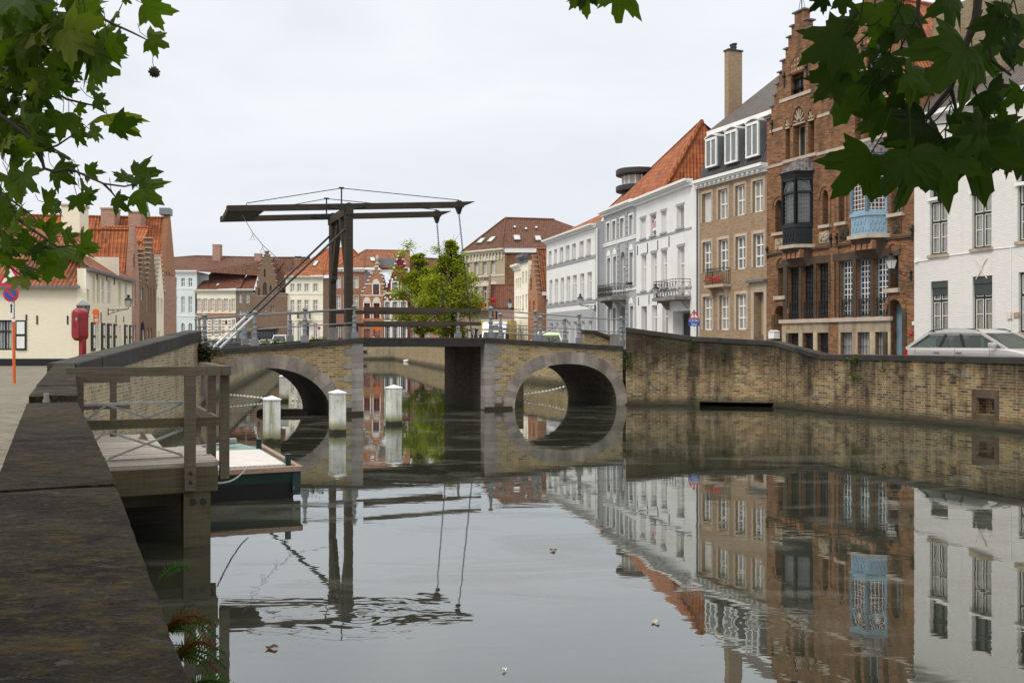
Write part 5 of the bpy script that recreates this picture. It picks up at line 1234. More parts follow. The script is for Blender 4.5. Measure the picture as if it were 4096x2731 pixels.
    for h0, h1 in hs:
        w = H.wuz(h0, h1, .05, zc1, fm=frame, pm='glass' if not mirror else 'glass_w', nv=0, rec=.2, t=.05, sill=0, name='cellar_window')
        q = MB()
        for k in range(3): x = lerp(h0, h1, (k+1)/4); q.tube([(x, .12, .05), (x, .12, zc1)], .016, 5)
        q.tube([(h0, .12, zc1*.6), (h1, .12, zc1*.6)], .014, 5); q.build('window_bars', M['iron'], w)
    # iron anchors
    for px, y0, y1 in ((3071, 985, 1035), (3325, 935, 1003), (3090, 480, 540), (3139, 290, 350), (3228, 252, 315)):
        u = mu(ref.u(px)); z0, z1 = Z(px, y1), Z(px, y0); q = MB().box(u-.04, u+.04, -.05, 0, z0, z1); q.ball((u, -.06, lerp(z0, z1, .75)), .09, 7, 5); q.build('wall_anchor', M['iron'], H.root)
    # pier strip between the houses and quoin strips
    H.slabpart('pier_strip', 'brick_go', 0.0 if mirror else W-.32, .32 if mirror else W, 0.0, Z(3300, 985)-.11, -.06, -.001)
    H.wall('brick_go', rects=rects, depth=10); H.stepcaps(H_ := None or rects, 'stone_tan', o=.08, thick=.45) if False else H.stepcaps(rects, 'lead', o=.09, thick=.45)
    H.roof_perp('tile_or', .05, W-.05, zs[0]-.2, zs[-2]-.2, y0=.36, d=10)
    u = cN; q = MB(); zt = zs[-1]+.08; q.tube([(u, .15, zt), (u, .15, zt+1.15)], .025, 6)
    for s_ in (-1, 1): q.tube([(u+s_*(.25-.03*k), .15, zt+.1*k) for k in range(7)], .016, 4); q.tube([(u+s_*.13*math.sin(k*.7), .15, zt+.55+.07*k) for k in range(5)], .016, 4)
    q.tube([(u-.18, .15, zt+.85), (u+.18, .15, zt+.85)], .02, 4); q.build('finial', M['iron'], H.root)
    return H, U, Z
Hg, U, Z = gothic(3067, 3337, 'orange brick stepped gable house with a black timber bay window', False, 'black_wood', 'black_wood', 'frame_dk', 'glass', False, (3130, 3181, 3250), ((3166, 3198), (3223, 3257), (3282, 3319)))
a, b = U(3097, 3119); 
MB().box(*U(3150, 3162), -.07, -.052, Z(3150, 1315), Z(3150, 1298)).build('brass_plate', M['brass'], Hg.root)
m_ = MB().box(*U(3101, 3124), -.42, -.06, Z(3112, 1354), Z(3112, 1326)).build('letter_box', M['white_trim'], Hg.root); q = MB(); x0, x1 = U(3101, 3124); q.prism([(x0-.03, Z(3112, 1326)), (x1+.03, Z(3112, 1326)), ((x0+x1)/2, Z(3112, 1320))], -.45, -.055); q.build('letter_box_lid', M['white_trim'], m_)
Hb, U2, Z2 = gothic(3337, 3657, 'orange brick stepped gable house with a pale blue bay window and blue door', True, 'frame_blue', 'frame_blue', 'frame_blue', 'glass', True, (3405, 3468, 3549), ((3375, 3413), (3443, 3483), (3513, 3556)))
u1_ = Hb.W; MB().box(u1_-.5, u1_+2.9, 1.5, 3.0, Hb.z(3650, 480), Hb.z(3800, -40)).build('chimney', M['brick_yl'], Hb.root)
MB().box(Hb.u(3640), Hb.u(3654), -.08, 0, Hb.z(3647, 1337), Hb.z(3647, 1326)).build('doorbell', M['red_sign'], Hb.root); MB().box(Hb.u(3650), Hb.u(3657), -.03, 0, Hb.z(3653, 1300), Hb.z(3653, 1285)).build('house_number', M['white_sign'], Hb.root)
lantern('black wall lantern on the corner of the blue bay brick house', Hb.f.w(Hb.W-.15, -.02, Hb.z(3650, 1092)), (Hb.f.nx, Hb.f.ny), arm=1.05, sc=.85)
# ---- brown brick house with mansard
H = House(Fac(fpt(2797), fpt(3067)), 'brown_brick_house', 'buff brick house with white windows, dark mansard dormers and tall chimney'); f = H.f; H.rec = .15
zc0, zc1 = H.z(2930, 722), H.z(2930, 690); H.H = zc0+.1
xs3 = [(2808, 2844), (2873, 2911), (2942, 2980), (3011, 3053)]
z3a, z3b = H.z(3032, 848), H.z(3032, 722)
H.wuz(H.u(2809), H.u(2846), z3a, z3b, fm='white_trim', pm='blind', nv=0, rec=.2, t=.03, sur=.15); H.row(xs3[1:], z3a, z3b, sur=.15, tr=(.5,), pm='glass_c', t=.07)
z2a, z2b = H.z(3032, 1068), H.z(3032, 934)
H.row([(2811, 2845), (2875, 2912), (2943, 2982), (3014, 3055)], z2a, z2b, sur=.16, tr=(.33, .66), t=.07, pm='glass_b'); z1a, z1b = H.z(2963, 1318), H.z(2963, 1176)
H.row([(2812, 2848), (2878, 2915), (2945, 2985)], z1a, z1b, sur=.16, tr=(.33, .66), t=.07, pm='glass_c')
ua, ub = H.u(3016), H.u(3056); zd = H.z(3036, 1168)
H.holes.append((ua, ub, .02, zd, .4, 0)); d = MB().box(ua+.45, ub-.02, .36, .44, .02, zd*.72).build('door', M['white_trim'], H.root); MB().box(ua+.5, ub-.1, .37, .43, zd*.72+.03, zd-.05).build('fanlight', M['glass_b'], d); MB().box(ua+.02, ub-.0, .445, .46, 0, zd).build('porch_back', M['stone_tan'], d); MB().box(ub-.25, ub-.17, .33, .359, .9, 1.1).build('door_handle', M['iron'], d)
H.slabpart('door_surround', 'stone_tan', ua-.22, ua, 0, zd+.5, -.03, -.001); H.slabpart('door_surround', 'stone_tan', ub, ub+.22, 0, zd+.5, -.03, -.001); H.slabpart('door_surround', 'stone_tan', ua+.001, ub-.001, zd, zd+.5, -.03, -.001); H.slabpart('door_hood', 'lead', ua-.4, ub+.3, zd+.5, zd+.62, -.25, -.001)
MB().box(ua+.15, ua+.32, .30, .40, .8, 1.5).build('intercom', M['galv'], d)
H.wall('brick_br', depth=9); H.cornice('white_trim', zc0, zc1, .45, dent=.42)
ym = .85; zm = H.f.uz(2930, 512, ym)[1]
m = MB(); m.face((0, -.02, zc1), (H.W, -.02, zc1), (H.W, ym, zm), (0, ym, zm)); m.face((0, -.02, zc1), (0, ym, zm), (0, 9, zm), (0, 9, zc1)); ms = m.build('mansard', M['tile_bk'], H.root)
H.slabpart('mansard_eave', 'white_trim', -.1, H.W, zm-.06, zm+.16, ym-.3, ym+.05)
ya = 6.0; up, zp = H.f.uz(3113, 303, ya)
ul, zl = H.f.uz(2907, 462, 4.0)
m = MB(); Pm = (-.05, ym-.28, zm+.165); Qm = (H.W+.5, ym-.28, zm+.165); T = (up, ya, zp)
m.face(Pm, Qm, (up+.0, ya, zp)); m.face(Pm, T, (0, 9, zm+.2)); m.face(T, (H.W+.5, 9, zm+.2), (0, 9, zm+.2)); m.build('roof', M['tile_gy'], H.root)
uc0, uc1 = H.f.u(2898, 2.55), H.f.u(2914, 2.55); H.chimney('brick_chim', uc0, uc1, 2.55, 3.5, zm, H.f.uz(2935, 192, 2.55)[1], cap='zinc_dk', pots=2)
for (xl, yt, xr, yb) in ((2824, 552, 2868, 668), (2901, 522, 2950, 652), (2985, 490, 3036, 628)):
    xc = (xl+xr)/2; u0, u1, z1, z0 = H.u(xl), H.u(xr), H.z(xc, yt), H.z(xc, yb)
    dm = MB(); n = 8; arc = [(lerp(u0-.06, u1+.06, k/n), z1+.16*math.sin(math.pi*k/n)) for k in range(n+1)]
    dm.prism([(u0-.06, z0-.02), (u1+.06, z0-.02)]+arc[::-1], .02, 1.3); dd = dm.build('dormer', M['zinc'], H.root)
    hood = MB()
    for k in range(n): hood.prism([arc[k], arc[k+1], (arc[k+1][0], arc[k+1][1]+.08), (arc[k][0], arc[k][1]+.05)], -.08, .6)
    hood.build('dormer_hood', M['white_trim'], dd)
    q = MB(); t_ = .09; y0, y1 = -.06, .019
    q.box(u0, u0+t_, y0, y1, z0, z1); q.box(u1-t_, u1, y0, y1, z0, z1); q.box(u0+t_, u1-t_, y0, y1, z0, z0+t_); q.box(u0+t_, u1-t_, y0, y1, z1-t_*1.5, z1); q.box((u0+u1)/2-.04, (u0+u1)/2+.04, y0+.01, y1, z0+t_, z1-t_*1.5); q.build('window_frame', M['white_trim'], dd)
    MB().face((u0+.05, -.01, z0+.05), (u1-.05, -.01, z0+.05), (u1-.05, -.01, z1-.05), (u0+.05, -.01, z1-.05)).build('pane', M['glass_b'], dd)
u0, u1 = H.u(2850), H.u(2921); b = balcony(H, u0, u1, H.z(2885, 1138), H.z(2885, 1075), .45, H.z(2885, 1150), style='bar', panel='stone_tan')
q = MB(); rr = random.Random(3)
for k in range(46): q.ball((lerp(u0, u1, rr.random()), -.5-rr.random()*.12, H.z(2885, 1136)+.08+rr.random()*.30), rr.uniform(.03, .06), 5, 3)
fl = q.build('geraniums', M['flower'], None); fl.parent = H.root
MB().tube([(-.06, -.1, .2), (-.06, -.1, zc0)], .05, 8).build('downpipe', M['lead'], H.root)
HA3 = H.f.A
# ---- white house with the for sale board
B4y = HA3[1]+.25; B4 = ((2767-CX)/F*B4y, B4y); dv = (-.2445, 1)
def along(P, dv, px): k = (px-CX)/F; s_ = (k*P[1]-P[0])/(dv[0]-k*dv[1]); return (P[0]+dv[0]*s_, P[1]+dv[1]*s_)
A4 = along(B4, dv, 2545); A5 = along(B4, dv, 2414)
H = House(Fac(A4, B4), 'white_stucco_house', 'white stucco house with a for sale board, iron balcony and orange hipped roof'); H.rec = .2
zc0, zc1 = H.z(2660, 782), H.z(2660, 757); H.H = zc0+.05
k3 = dict(fm='white_trim', rec=.2, t=.07, sill=.1, sm='grey_trim')
z3a, z3b = H.z(2720, 912), H.z(2720, 824)
for a, b in ((2562, 2583), (2645, 2666)): H.wuz(H.u(a), H.u(b), z3a, z3b, pm='blind', nv=0, **{**k3, 'rec': .12, 't': .02})
H.wuz(H.u(2602), H.u(2624), z3a, z3b, pm='glass_b', nv=0, **k3); H.wuz(H.u(2707), H.u(2736), z3a, z3b, pm='glass_c', nv=0, **k3)
bd = MB().box(H.u(2605)-.05, H.u(2624)-.06, .10, .14, H.z(2614, 922), H.z(2614, 876)).build('sale_board', M['white_sign'], H.root)
ub0, ub1 = H.u(2605)-.05, H.u(2624)-.06; zb0, zb1 = H.z(2614, 922), H.z(2614, 876); hh = zb1-zb0
MB().box(ub0, ub1, .094, .099, zb0+hh*.28, zb0+hh*.52).build('red_band', M['red_sign'], bd)
q = MB(); q.prism([(ub0+.02, zb1-.03), (ub0+.02, zb1-hh*.32), (ub0+(ub1-ub0)*.6, zb1-.03)], .094, .099); q.build('red_corner', M['red_sign'], bd)
textmesh('TE KO', .30, 'board_text', M['black_paint'], bd, ((ub0+ub1)/2+.05, .092, zb0+hh*.64)); textmesh('050 45 6', .22, 'board_number', M['white_sign'], bd, ((ub0+ub1)/2, .09, zb0+hh*.40), sx=.9)
z2a, z2b = H.z(2573, 1163), H.z(2573, 1022)
for a, b in ((2566, 2585), (2605, 2627), (2646, 2668)): H.wuz(H.u(a), H.u(b), z2a, z2b, pm='glass_w', nv=0, tr=(.66,), **k3)
H.wuz(H.u(2710), H.u(2738), H.z(2724, 1186), z2b, pm='glass_w', nv=0, tr=(.66,), **k3)
z1b = H.z(2659, 1217)
H.wuz(H.u(2565), H.u(2587), .05, z1b, fm='grey_trim', pm='glass', nv=1, rec=.3, tr=(.5,), t=.1, name='door')
for a, b in ((2607, 2628), (2649, 2672)): H.wuz(H.u(a), H.u(b), H.z(2660, 1345), z1b, pm='glass_c', nv=0, tr=(.62,), **k3)
H.wuz(H.u(2692), H.u(2762), .05, H.z(2727, 1243), fm='grey_trim', pm='black_wood', nv=1, rec=.6, t=.12, name='garage_door')
for a, b in ((2562, 2583), (2602, 2624), (2645, 2666), (2707, 2736)):
    H.slabpart('lintel', 'grey_trim', H.u(a)-.1, H.u(b)+.1, z3b, z3b+.14, -.02, -.001)
for a, b in ((2566, 2585), (2605, 2627), (2646, 2668), (2710, 2738)): H.slabpart('lintel', 'grey_trim', H.u(a)-.1, H.u(b)+.1, z2b, z2b+.16, -.02, -.001)
H.slabpart('string_course', 'grey_trim', 0, H.W, z3a-.24, z3a-.11, -.03, -.001); H.slabpart('string_course', 'grey_trim', 0, H.W, z2a-.24, z2a-.11, -.03, -.001)
H.wall('white_wall', depth=8, rects=[(0, H.W, 0, H.H)]); H.cornice('white_trim', zc0, zc1, .5)
anchors(H, [(2591, 972, 1013), (2632, 962, 1000), (2677, 946, 988), (2551, 983, 1020), (2597, 1180, 1218), (2631, 1178, 1218), (2555, 1190, 1222)])
balcony(H, H.u(2672), H.u(2762), H.z(2720, 1188), H.z(2720, 1122), .9, H.z(2720, 1202), style='x')
w_ = MB(); a, b = Vector(B4), Vector(HA3); w_.face((*a, ROAD), (*b, ROAD), (*b, ROAD+H.H), (*a, ROAD+H.H)); o = w_.build('side_wall', M['white_wall']); o.parent = H.root; o.matrix_parent_inverse = (__import__('mathutils').Matrix.Translation(H.root.location) @ __import__('mathutils').Matrix.Rotation(H.f.rot, 4, 'Z')).inverted()
# big hipped roof over this and the next house, from points in space
def L4(p): # world -> local of H.root
    d = Vector(p)-Vector((H.f.A[0], H.f.A[1], H.f.zb)); return (d.x*H.f.ux+d.y*H.f.uy, -(d.x*H.f.nx+d.y*H.f.ny), d.z)
apex = P3(2808, 485, 60); ridge2 = P3(2433, 837, 100); hipb = P3(2643, 748, 59.2); be = P3(2800, 745, 57.5)
zr0 = H.z(2660, 757)+ROAD
e2 = (*along(B4, dv, 2400), zr0-.3)
m = MB(); eR = (hipb[0]+.05, hipb[1], zr0+.0)
m.face(L4(e2), L4(eR), L4(apex), L4(ridge2)); m.face(L4(eR), L4((be[0]+1.5, be[1]+.5, zr0)), L4((be[0]+3, be[1]+2, zr0+1)), L4(apex)); m.face(L4((B4[0], B4[1]+.3, zr0-.02)), L4((be[0]+1.5, be[1]+.5, zr0-.0)), L4(eR))
m.face(L4(apex), L4((apex[0]+6, apex[1]+1, zr0)), L4((ridge2[0]+6, ridge2[1], zr0)), L4(ridge2))
rf = m.build('roof', M['tile_or'], H.root)
lo = P3(2742, 588, 59.6)
m = MB(); m.tube([L4(eR), L4(apex)], .16, 6); m.tube([L4(apex), L4(ridge2)], .13, 6); m.build('ridge_tiles', M['tile_or'], rf)
H4 = H
# ---- grey stucco house
H = House(Fac(A5, A4), 'grey_stucco_house', 'pale grey stucco house with arched middle window and black balcony'); H.rec = .26; HW5 = H
zc0, zc1 = H.z(2470, 848), H.z(2470, 826); H.H = zc0+.05
k5 = dict(fm='white_trim', rec=.18, t=.06, sur=.12, sm='white_trim', nv=0)
z3a, z3b = H.z(2523, 938), H.z(2523, 861)
c3 = [(2427, 2439), (2450, 2463), (2480, 2496), (2516, 2532)]
H.row(c3, z3a, z3b, pm='glass_w', **k5)
z2a, z2b = H.z(2525, 1143), H.z(2525, 1010)
H.row([(2429, 2442), (2453, 2466), (2518, 2533)], z2a, z2b, pm='glass_c', tr=(.72,), **k5); H.wuz(H.u(2481), H.u(2500), z2a-.2, z2b+.2, pm='glass_c', tr=(.6,), arch=.6, **{**k5, 'sur': 0})
z1b = H.z(2527, 1224)
H.row([(2430, 2443), (2452, 2465), (2520, 2535)], .9, z1b, pm='glass_c', tr=(.7,), **k5); H.wuz(H.u(2480), H.u(2502), .05, z1b+.1, fm='grey_trim', pm='black_wood', rec=.4, arch=.6, name='door', t=.1)
for a, b in ((2429, 2442), (2453, 2466), (2518, 2533)):
    u = (H.u(a)+H.u(b))/2
    for zz in (z2b, z1b): q = MB(); q.prism([(u-.35, zz+.14), (u+.35, zz+.14), (u+.2, zz+.4), (u, zz+.55), (u-.2, zz+.4)], -.08, -.001); q.build('window_crest', M['white_trim'], H.root)
for zz in (z3a-.25, z2b+.85, z2a-.3): H.slabpart('string_course', 'white_trim', 0, H.W, zz, zz+.14, -.06, -.001)
q = MB(); r0, r1 = H.u(2504), H.u(2513); z = .3
for (r0, r1) in ((H.u(2469), H.u(2478)), (H.u(2503), H.u(2513))):
    z = 1.2
    while z < zc0-.4: q.box(r0, r1, -.05, -.001, z, z+.30); z += .36
q.build('rustication', M['grey_trim'], H.root)
H.wall('grey_wall', depth=8); H.cornice('white_trim', zc0, zc1, .45)
balcony(H, H.u(2444), H.u(2506), H.z(2475, 1190), H.z(2475, 1140), 1.0, H.z(2475, 1203), style='scroll')
MB().box(H.u(2519), H.u(2533), -.28, -.05, H.z(2525, 1139), H.z(2525, 1130)).build('flower_box', M['black_wood'], H.root)
# rooftop lookout
cx_, cy_ = P3(2547, 740, 73)[:2]; cu, cv, _ = L4((cx_, cy_, 0)); 
def Lz(py): return ZE+(CY-py)*73/F
t = thing('roof_lookout', 'round glazed rooftop lookout with dark zinc rims on the orange roof', 'lookout', (cx_, cy_, Lz(815)))
R_ = 73/F; z0 = Lz(815)
MB().lathe((0, 0, 0), [(58*R_, 0), (58*R_, Lz(770)-z0)], 20).build('drum', M['zinc_dk'], t); MB().lathe((0, 0, Lz(775)-z0), [(40*R_, 0), (82*R_, .12), (84*R_, .2), (84*R_, Lz(749)-Lz(775)), (80*R_, Lz(746)-Lz(775))], 28).build('lower_rim', M['zinc_dk'], t)
MB().lathe((0, 0, Lz(748)-z0), [(57*R_, 0), (57*R_, Lz(696)-Lz(748))], 24).build('glass', M['glass_c'], t)
q = MB()
for k in range(14): a = k*math.pi/7; q.box(57.5*R_*math.cos(a)-.05, 57.5*R_*math.cos(a)+.05, 57.5*R_*math.sin(a)-.05, 57.5*R_*math.sin(a)+.05, Lz(748)-z0, Lz(697)-z0)
q.build('glazing_post', M['white_trim'], t)
MB().lathe((0, 0, Lz(709)-z0), [(50*R_, 0), (82*R_, .1), (84*R_, .15), (84*R_, Lz(684)-Lz(709)), (82*R_, Lz(682)-Lz(709)), (40*R_, Lz(672)-Lz(709)), (.1, Lz(668)-Lz(709))], 28).build('roof_disc', M['zinc_dk'], t)
MB().lathe((0, 0, Lz(680)-z0), [(80*R_, 0), (60*R_, .1), (30*R_, .2), (.05, .25)], 24).build('roof_dome', M['white_trim'], t)
# ---- long flat white house
B6y = A5[1]-.05; B6 = ((2382-CX)/F*B6y, B6y); A6 = along(B6, (-.262, 1), 2186)
H = House(Fac(A6, B6), 'long_white_house', 'long pale house with two rows of seven narrow windows'); H.rec = .28
zc0, zc1 = H.z(2280, 945), H.z(2280, 930); H.H = zc0+.05; k6 = dict(fm='white_trim', rec=.18, t=.06, nv=0, sill=.1, sm='grey_trim')
x3 = [(2194, 2206), (2216, 2228), (2238, 2253), (2263, 2278), (2287, 2303), (2317, 2334), (2346, 2363)]; x2 = [(2198, 2209), (2219, 2232), (2242, 2256), (2266, 2281), (2290, 2307), (2320, 2337), (2349, 2367)]
H.row(x3, H.z(2354, 1020), H.z(2354, 956), pm='glass_w', **k6); H.row(x2, H.z(2358, 1192), H.z(2358, 1088), pm='glass_w', tr=(.66,), **k6)
x1 = [(2199, 2212), (2223, 2234), (2246, 2258), (2271, 2283), (2294, 2308), (2325, 2339), (2353, 2368)]
for i, (a, b) in enumerate(x1): H.wuz(H.u(a), H.u(b), .05 if i == 3 else 1.0, H.z(2360, 1283), pm='glass', **{**k6, 'sill': 0 if i == 3 else .1})
zg = H.z(2360, 1235)
H.wall('white_wall', rects=[(0, H.W, 0, H.H)], depth=8); H.cornice('white_trim', zc0, zc1, .45); H.slabpart('string_course', 'grey_trim', 0, H.W, H.z(2354, 1024)-.25, H.z(2354, 1024)-.02, -.05, -.001); H.slabpart('string_course', 'grey_trim', 0, H.W, H.z(2358, 1196)-.3, H.z(2358, 1196)-.05, -.05, -.001)
m = MB(); us = sorted([0]+[H.u(v) for p in x1 for v in p]+[H.W]); us = [0]+[H.u(v) for p in x1 for v in p]+[H.W]
for k in range(0, len(us), 2): m.box(us[k], us[k+1], -.02, -.001, 0, zg)
zt1 = H.z(2360, 1283)+.005
for k in range(1, len(us)-1, 2): m.box(us[k], us[k+1], -.021, -.001, zt1, zg)
m.build('painted_base', M['grey_lo'], H.root)
ru = Vector((A5[0]-B6[0], A5[1]-B6[1])); 
def L6(p): d = Vector(p)-Vector((H.f.A[0], H.f.A[1], H.f.zb)); return (d.x*H.f.ux+d.y*H.f.uy, -(d.x*H.f.nx+d.y*H.f.ny), d.z)
zr_ = H.z(2380, 885)+ROAD
m = MB(); m.face(L6((*B6, ROAD)), L6((A5[0]+1, A5[1], ROAD)), L6((A5[0]+1, A5[1], zr_)), L6((*B6, zr_))); m.build('end_wall', M['grey_wall'], H.root)  # grey colour paints this end darker than the front, as turned from the light
MB().tube([L6((B6[0]+.1, B6[1]-.06, ROAD)), L6((B6[0]+.1, B6[1]-.06, zr_-.5))], .06, 8).build('downpipe', M['white_trim'], H.root)
m = MB(); m.face(L6((A6[0], A6[1], zr_-.1)), L6((B6[0]+.3, B6[1]+.1, zr_-.1)), L6(P3(2420, 850, B6[1]+3)), L6((A6[0]+3, A6[1], zr_+1.2))); m.build('roof', M['tile_or'], H.root)
lantern('grey and black lantern on the right end of the long white house', (B6[0]-.05, B6[1]-.0, H.z(2380, 1225)+ROAD), (H.f.nx, H.f.ny), arm=1.1, sc=.95)
lantern('black lantern beside the iron balcony of the white for sale house', H4.f.w(H4.u(2680), 0, H4.z(2660, 1192)), (H4.f.nx, H4.f.ny), arm=.9, sc=.85)
# ---- brick house with orange side roof, and narrow cream house beyond
B7y = A6[1]+.4; B7 = ((2150-CX)/F*B7y, B7y); A7 = along(B7, (-.27, 1), 2112); A8 = along(A7, (-.27, 1), 2057)
H = House(Fac(A7, B7), 'stepped_gable_house', 'narrow brick stepped gable house with an orange roof slope beside the long white house'); H.rec = .2
ze = H.z(2150, 1172); zr = H.z(2140, 975); zpk = H.f.uz(2132, 1023)[1]
n = 8; rects = [(0, H.W, 0, ze)]
for k in range(n): e = H.W/2*(k+1)/(n+1.0); rects.append((e, H.W-e, lerp(ze, zpk, k/n), lerp(ze, zpk, (k+1)/n)))
for a, b in ((2117, 2122), (2131, 2138)): H.wuz(H.u(a), H.u(b), H.z(2130, 1255), H.z(2130, 1205), nv=1, tr=(.6,))
H.wuz(H.u(2121), H.u(2127), H.z(2124, 1160), H.z(2124, 1110), arch=.3, nv=0, fm='stone_dk')
H.wall('brick_or', rects=rects, depth=9); H.stepcaps(rects, 'stone_pale', o=.06, thick=.4); H.roof_perp('tile_or2', -.1, H.W+.1, ze+.05, zpk+.6, y0=.36, d=9)
H.slabpart('gutter', 'white_trim', H.W+.02, H.W+.25, ze-.2, ze+.1, .4, 9)
H = House(Fac(A8, A7), 'narrow_cream_house', 'narrow cream house with dark cornice between hotel and brick gable'); H.rec = .2
zt_, zt2 = H.z(2100, 1045), H.z(2070, 1075); H.H = zt2; um = H.W*.5
for a, b in ((2063, 2068), (2071, 2076), (2079, 2084)): H.wuz(H.u(a), H.u(b), H.z(2072, 1155), H.z(2072, 1113), nv=0, pm='glass_c'); H.wuz(H.u(a), H.u(b), H.z(2072, 1240), H.z(2072, 1185), nv=0, pm='glass_c'); H.wuz(H.u(a), H.u(b), .6, H.z(2072, 1310), nv=0)
for a, b in ((2089, 2095), (2102, 2108)): H.wuz(H.u(a), H.u(b), H.z(2098, 1137), H.z(2098, 1085), nv=0); H.wuz(H.u(a), H.u(b), H.z(2098, 1240), H.z(2098, 1178), nv=0); H.wuz(H.u(a), H.u(b), .6, H.z(2098, 1310), nv=0)
H.wall('cream_wall', rects=[(0, H.W, 0, zt2), (um, H.W, zt2, zt_)], depth=8, thick=7); H.cornice('white_trim', zt2-.1, zt2+.4, .4, 0, um); H.cornice('lead', zt_-.1, zt_+.6, .5, um, H.W)
lantern('small dark lantern on the narrow cream house', H.f.w(H.u(2092), 0, H.z(2092, 1238)), (H.f.nx, H.f.ny), arm=1.2, sc=1.0); lantern('dark lantern on the brick corner beside the long white house', (B7[0]+.9, B7[1], H.z(2150, 1235)+ROAD), (0, -1), arm=.6, sc=1.1)
# ---- hotel
C9y = 104.0; C9 = ((2019-CX)/F*C9y, C9y); A9 = along(C9, (-1.03, 1), 1863)
H = House(Fac(A9, C9), 'hotel', 'beige stucco hotel with brown hipped roof, roof lights and red flower boxes', 'hotel'); H.rec = .2
zc0, zc1 = H.z(1940, 1016), H.z(1940, 1000); H.H = zc0
kk = dict(sur=.14, sm='beige_wall', t=.07)
for a, b in ((1867, 1880), (1898, 1915), (1931, 1949), (1963, 1982)):
    H.wuz(H.u(a), H.u(b), H.z(1972, 1095), H.z(1972, 1043), arch=.25, pm='glass_w', **kk); H.wuz(H.u(a), H.u(b), H.z(1940, 1207), H.z(1940, 1145), arch=.25, tr=(.66,), pm='glass', **kk); H.wuz(H.u(a), H.u(b), .9, H.z(1940, 1315), pm='glass_w', **kk)
    u = (H.u(a)+H.u(b))/2
    for zz in (H.z(1972, 1043), H.z(1940, 1145)): q = MB(); q.prism([(u-.65, zz+.02), (u+.65, zz+.02), (u+.55, zz+.3), (u, zz+.52), (u-.55, zz+.3)], -.1, -.001); q.build('window_hood', M['cream_trim'], H.root)
H.wall('beige_wall', rects=[(0, H.W, 0, H.H)], depth=9, sides=False); H.cornice('cream_trim', zc0, zc1, .5)
q = MB()
for k in range(12): x = lerp(.3, H.W-.4, k/11); q.box(x, x+.14, -.2, -.001, zc0-.75, zc0-.02)
q.build('cornice_bracket', M['cream_trim'], H.root); H.slabpart('string_course', 'cream_trim', 0, H.W, H.z(1972, 1100)-.15, H.z(1972, 1100), -.06, -.001); H.slabpart('string_course', 'cream_trim', 0, H.W, H.z(1972, 1028), H.z(1972, 1024), -.04, -.001)
textmesh('HOTEL TER DUINEN', .46, 'hotel_lettering', M['black_paint'], H.root, ((H.u(1962)+H.u(1868))/2-.1, -.03, H.z(1935, 1117)), align='CENTER')
u = H.u(1898); sg = MB().box(u-.30, u+.26, -.12, -.05, .6, H.z(1898, 1313)).build('hotel_sign', M['black_paint'], H.root)
for k, ch in enumerate('HOTEL'): textmesh(ch, .52, 'sign_letter', M['white_sign'], sg, (u, -.13, H.z(1898, 1322)-k*.31))
def L9(p): d = Vector(p)-Vector((H.f.A[0], H.f.A[1], H.f.zb)); return (d.x*H.f.ux+d.y*H.f.uy, -(d.x*H.f.nx+d.y*H.f.ny), d.z)
zW = zc1+ROAD; D9 = (C9[0]+12, C9[1]+.0)
m = MB(); m.face(L9((*C9, ROAD)), L9((*D9, ROAD)), L9((*D9, zW-.2)), L9((*C9, zW-.2))); m.build('side_wall', M['brick_go'], H.root)
m = MB(); d = .15; a, b = L9((C9[0]+.02, C9[1]-.25, zW-.45)), L9((D9[0], D9[1]-.25, zW)); m.hexa([L9((C9[0], C9[1]-.25, zW-.5)), L9((D9[0], D9[1]-.25, zW-.5)), L9((D9[0], D9[1]+.1, zW-.5)), L9((C9[0], C9[1]+.1, zW-.5))], [L9((C9[0], C9[1]-.25, zW)), L9((D9[0], D9[1]-.25, zW)), L9((D9[0], D9[1]+.1, zW)), L9((C9[0], C9[1]+.1, zW))]); m.build('fascia', M['white_trim'], H.root)
Ya = C9y+4.6; ap1, ap2 = P3(2022, 872, Ya), P3(2217, 878, Ya); c0_ = (C9[0]-.3, C9[1]-.3, zW); a0_ = (A9[0]-.5, A9[1]+.1, zW); d0_ = (D9[0]+2, D9[1]-.3, zW)
m = MB(); m.face(L9(a0_), L9(c0_), L9(ap1)); m.face(L9(c0_), L9(d0_), L9(ap2), L9(ap1)); m.face(L9(a0_), L9(ap1), L9((ap1[0]-.5, Ya+6, zW))); m.face(L9(d0_), L9((d0_[0], Ya+5, zW)), L9(ap2)); rf = m.build('roof', M['tile_br'], H.root)
m = MB(); m.tube([L9(c0_), L9(ap1)], .13, 6); m.tube([L9(ap1), L9(ap2)], .13, 6); m.tube([L9(a0_), L9(ap1)], .13, 6); m.build('ridge_tiles', M['tile_br'], rf)
def skylight(par, loc, px, py, wd_, ht, Yd, tilt_pts, label=None, open_=False):
    pass
def onplane(p0, p1, p2, px, py):
    n = (Vector(p1)-Vector(p0)).cross(Vector(p2)-Vector(p0)); d = Vector(((px-CX)/F, 1, (CY-py)/F)); o = Vector((0, 0, ZE)); t = n.dot(Vector(p0)-o)/n.dot(d); return o+d*t
def skyl(conv, plane, quad, par, off=.12):
    P = [onplane(*plane, *c) for c in quad]; n = (Vector(plane[1])-Vector(plane[0])).cross(Vector(plane[2])-Vector(plane[0])).normalized()
    if n.y > 0: n = -n
    m = MB(); m.hexa([conv(p+n*.02) for p in P], [conv(p+n*off) for p in P]); s_ = m.build('roof_light', M['lead'], par); c = sum(P, Vector())/4
    m = MB(); m.face(*[conv(c+(p-c)*.78+n*(off+.01)) for p in P]); m.build('pane', M['glass_w'], s_)
pa = (a0_, c0_, ap1); pb = (c0_, d0_, ap1)
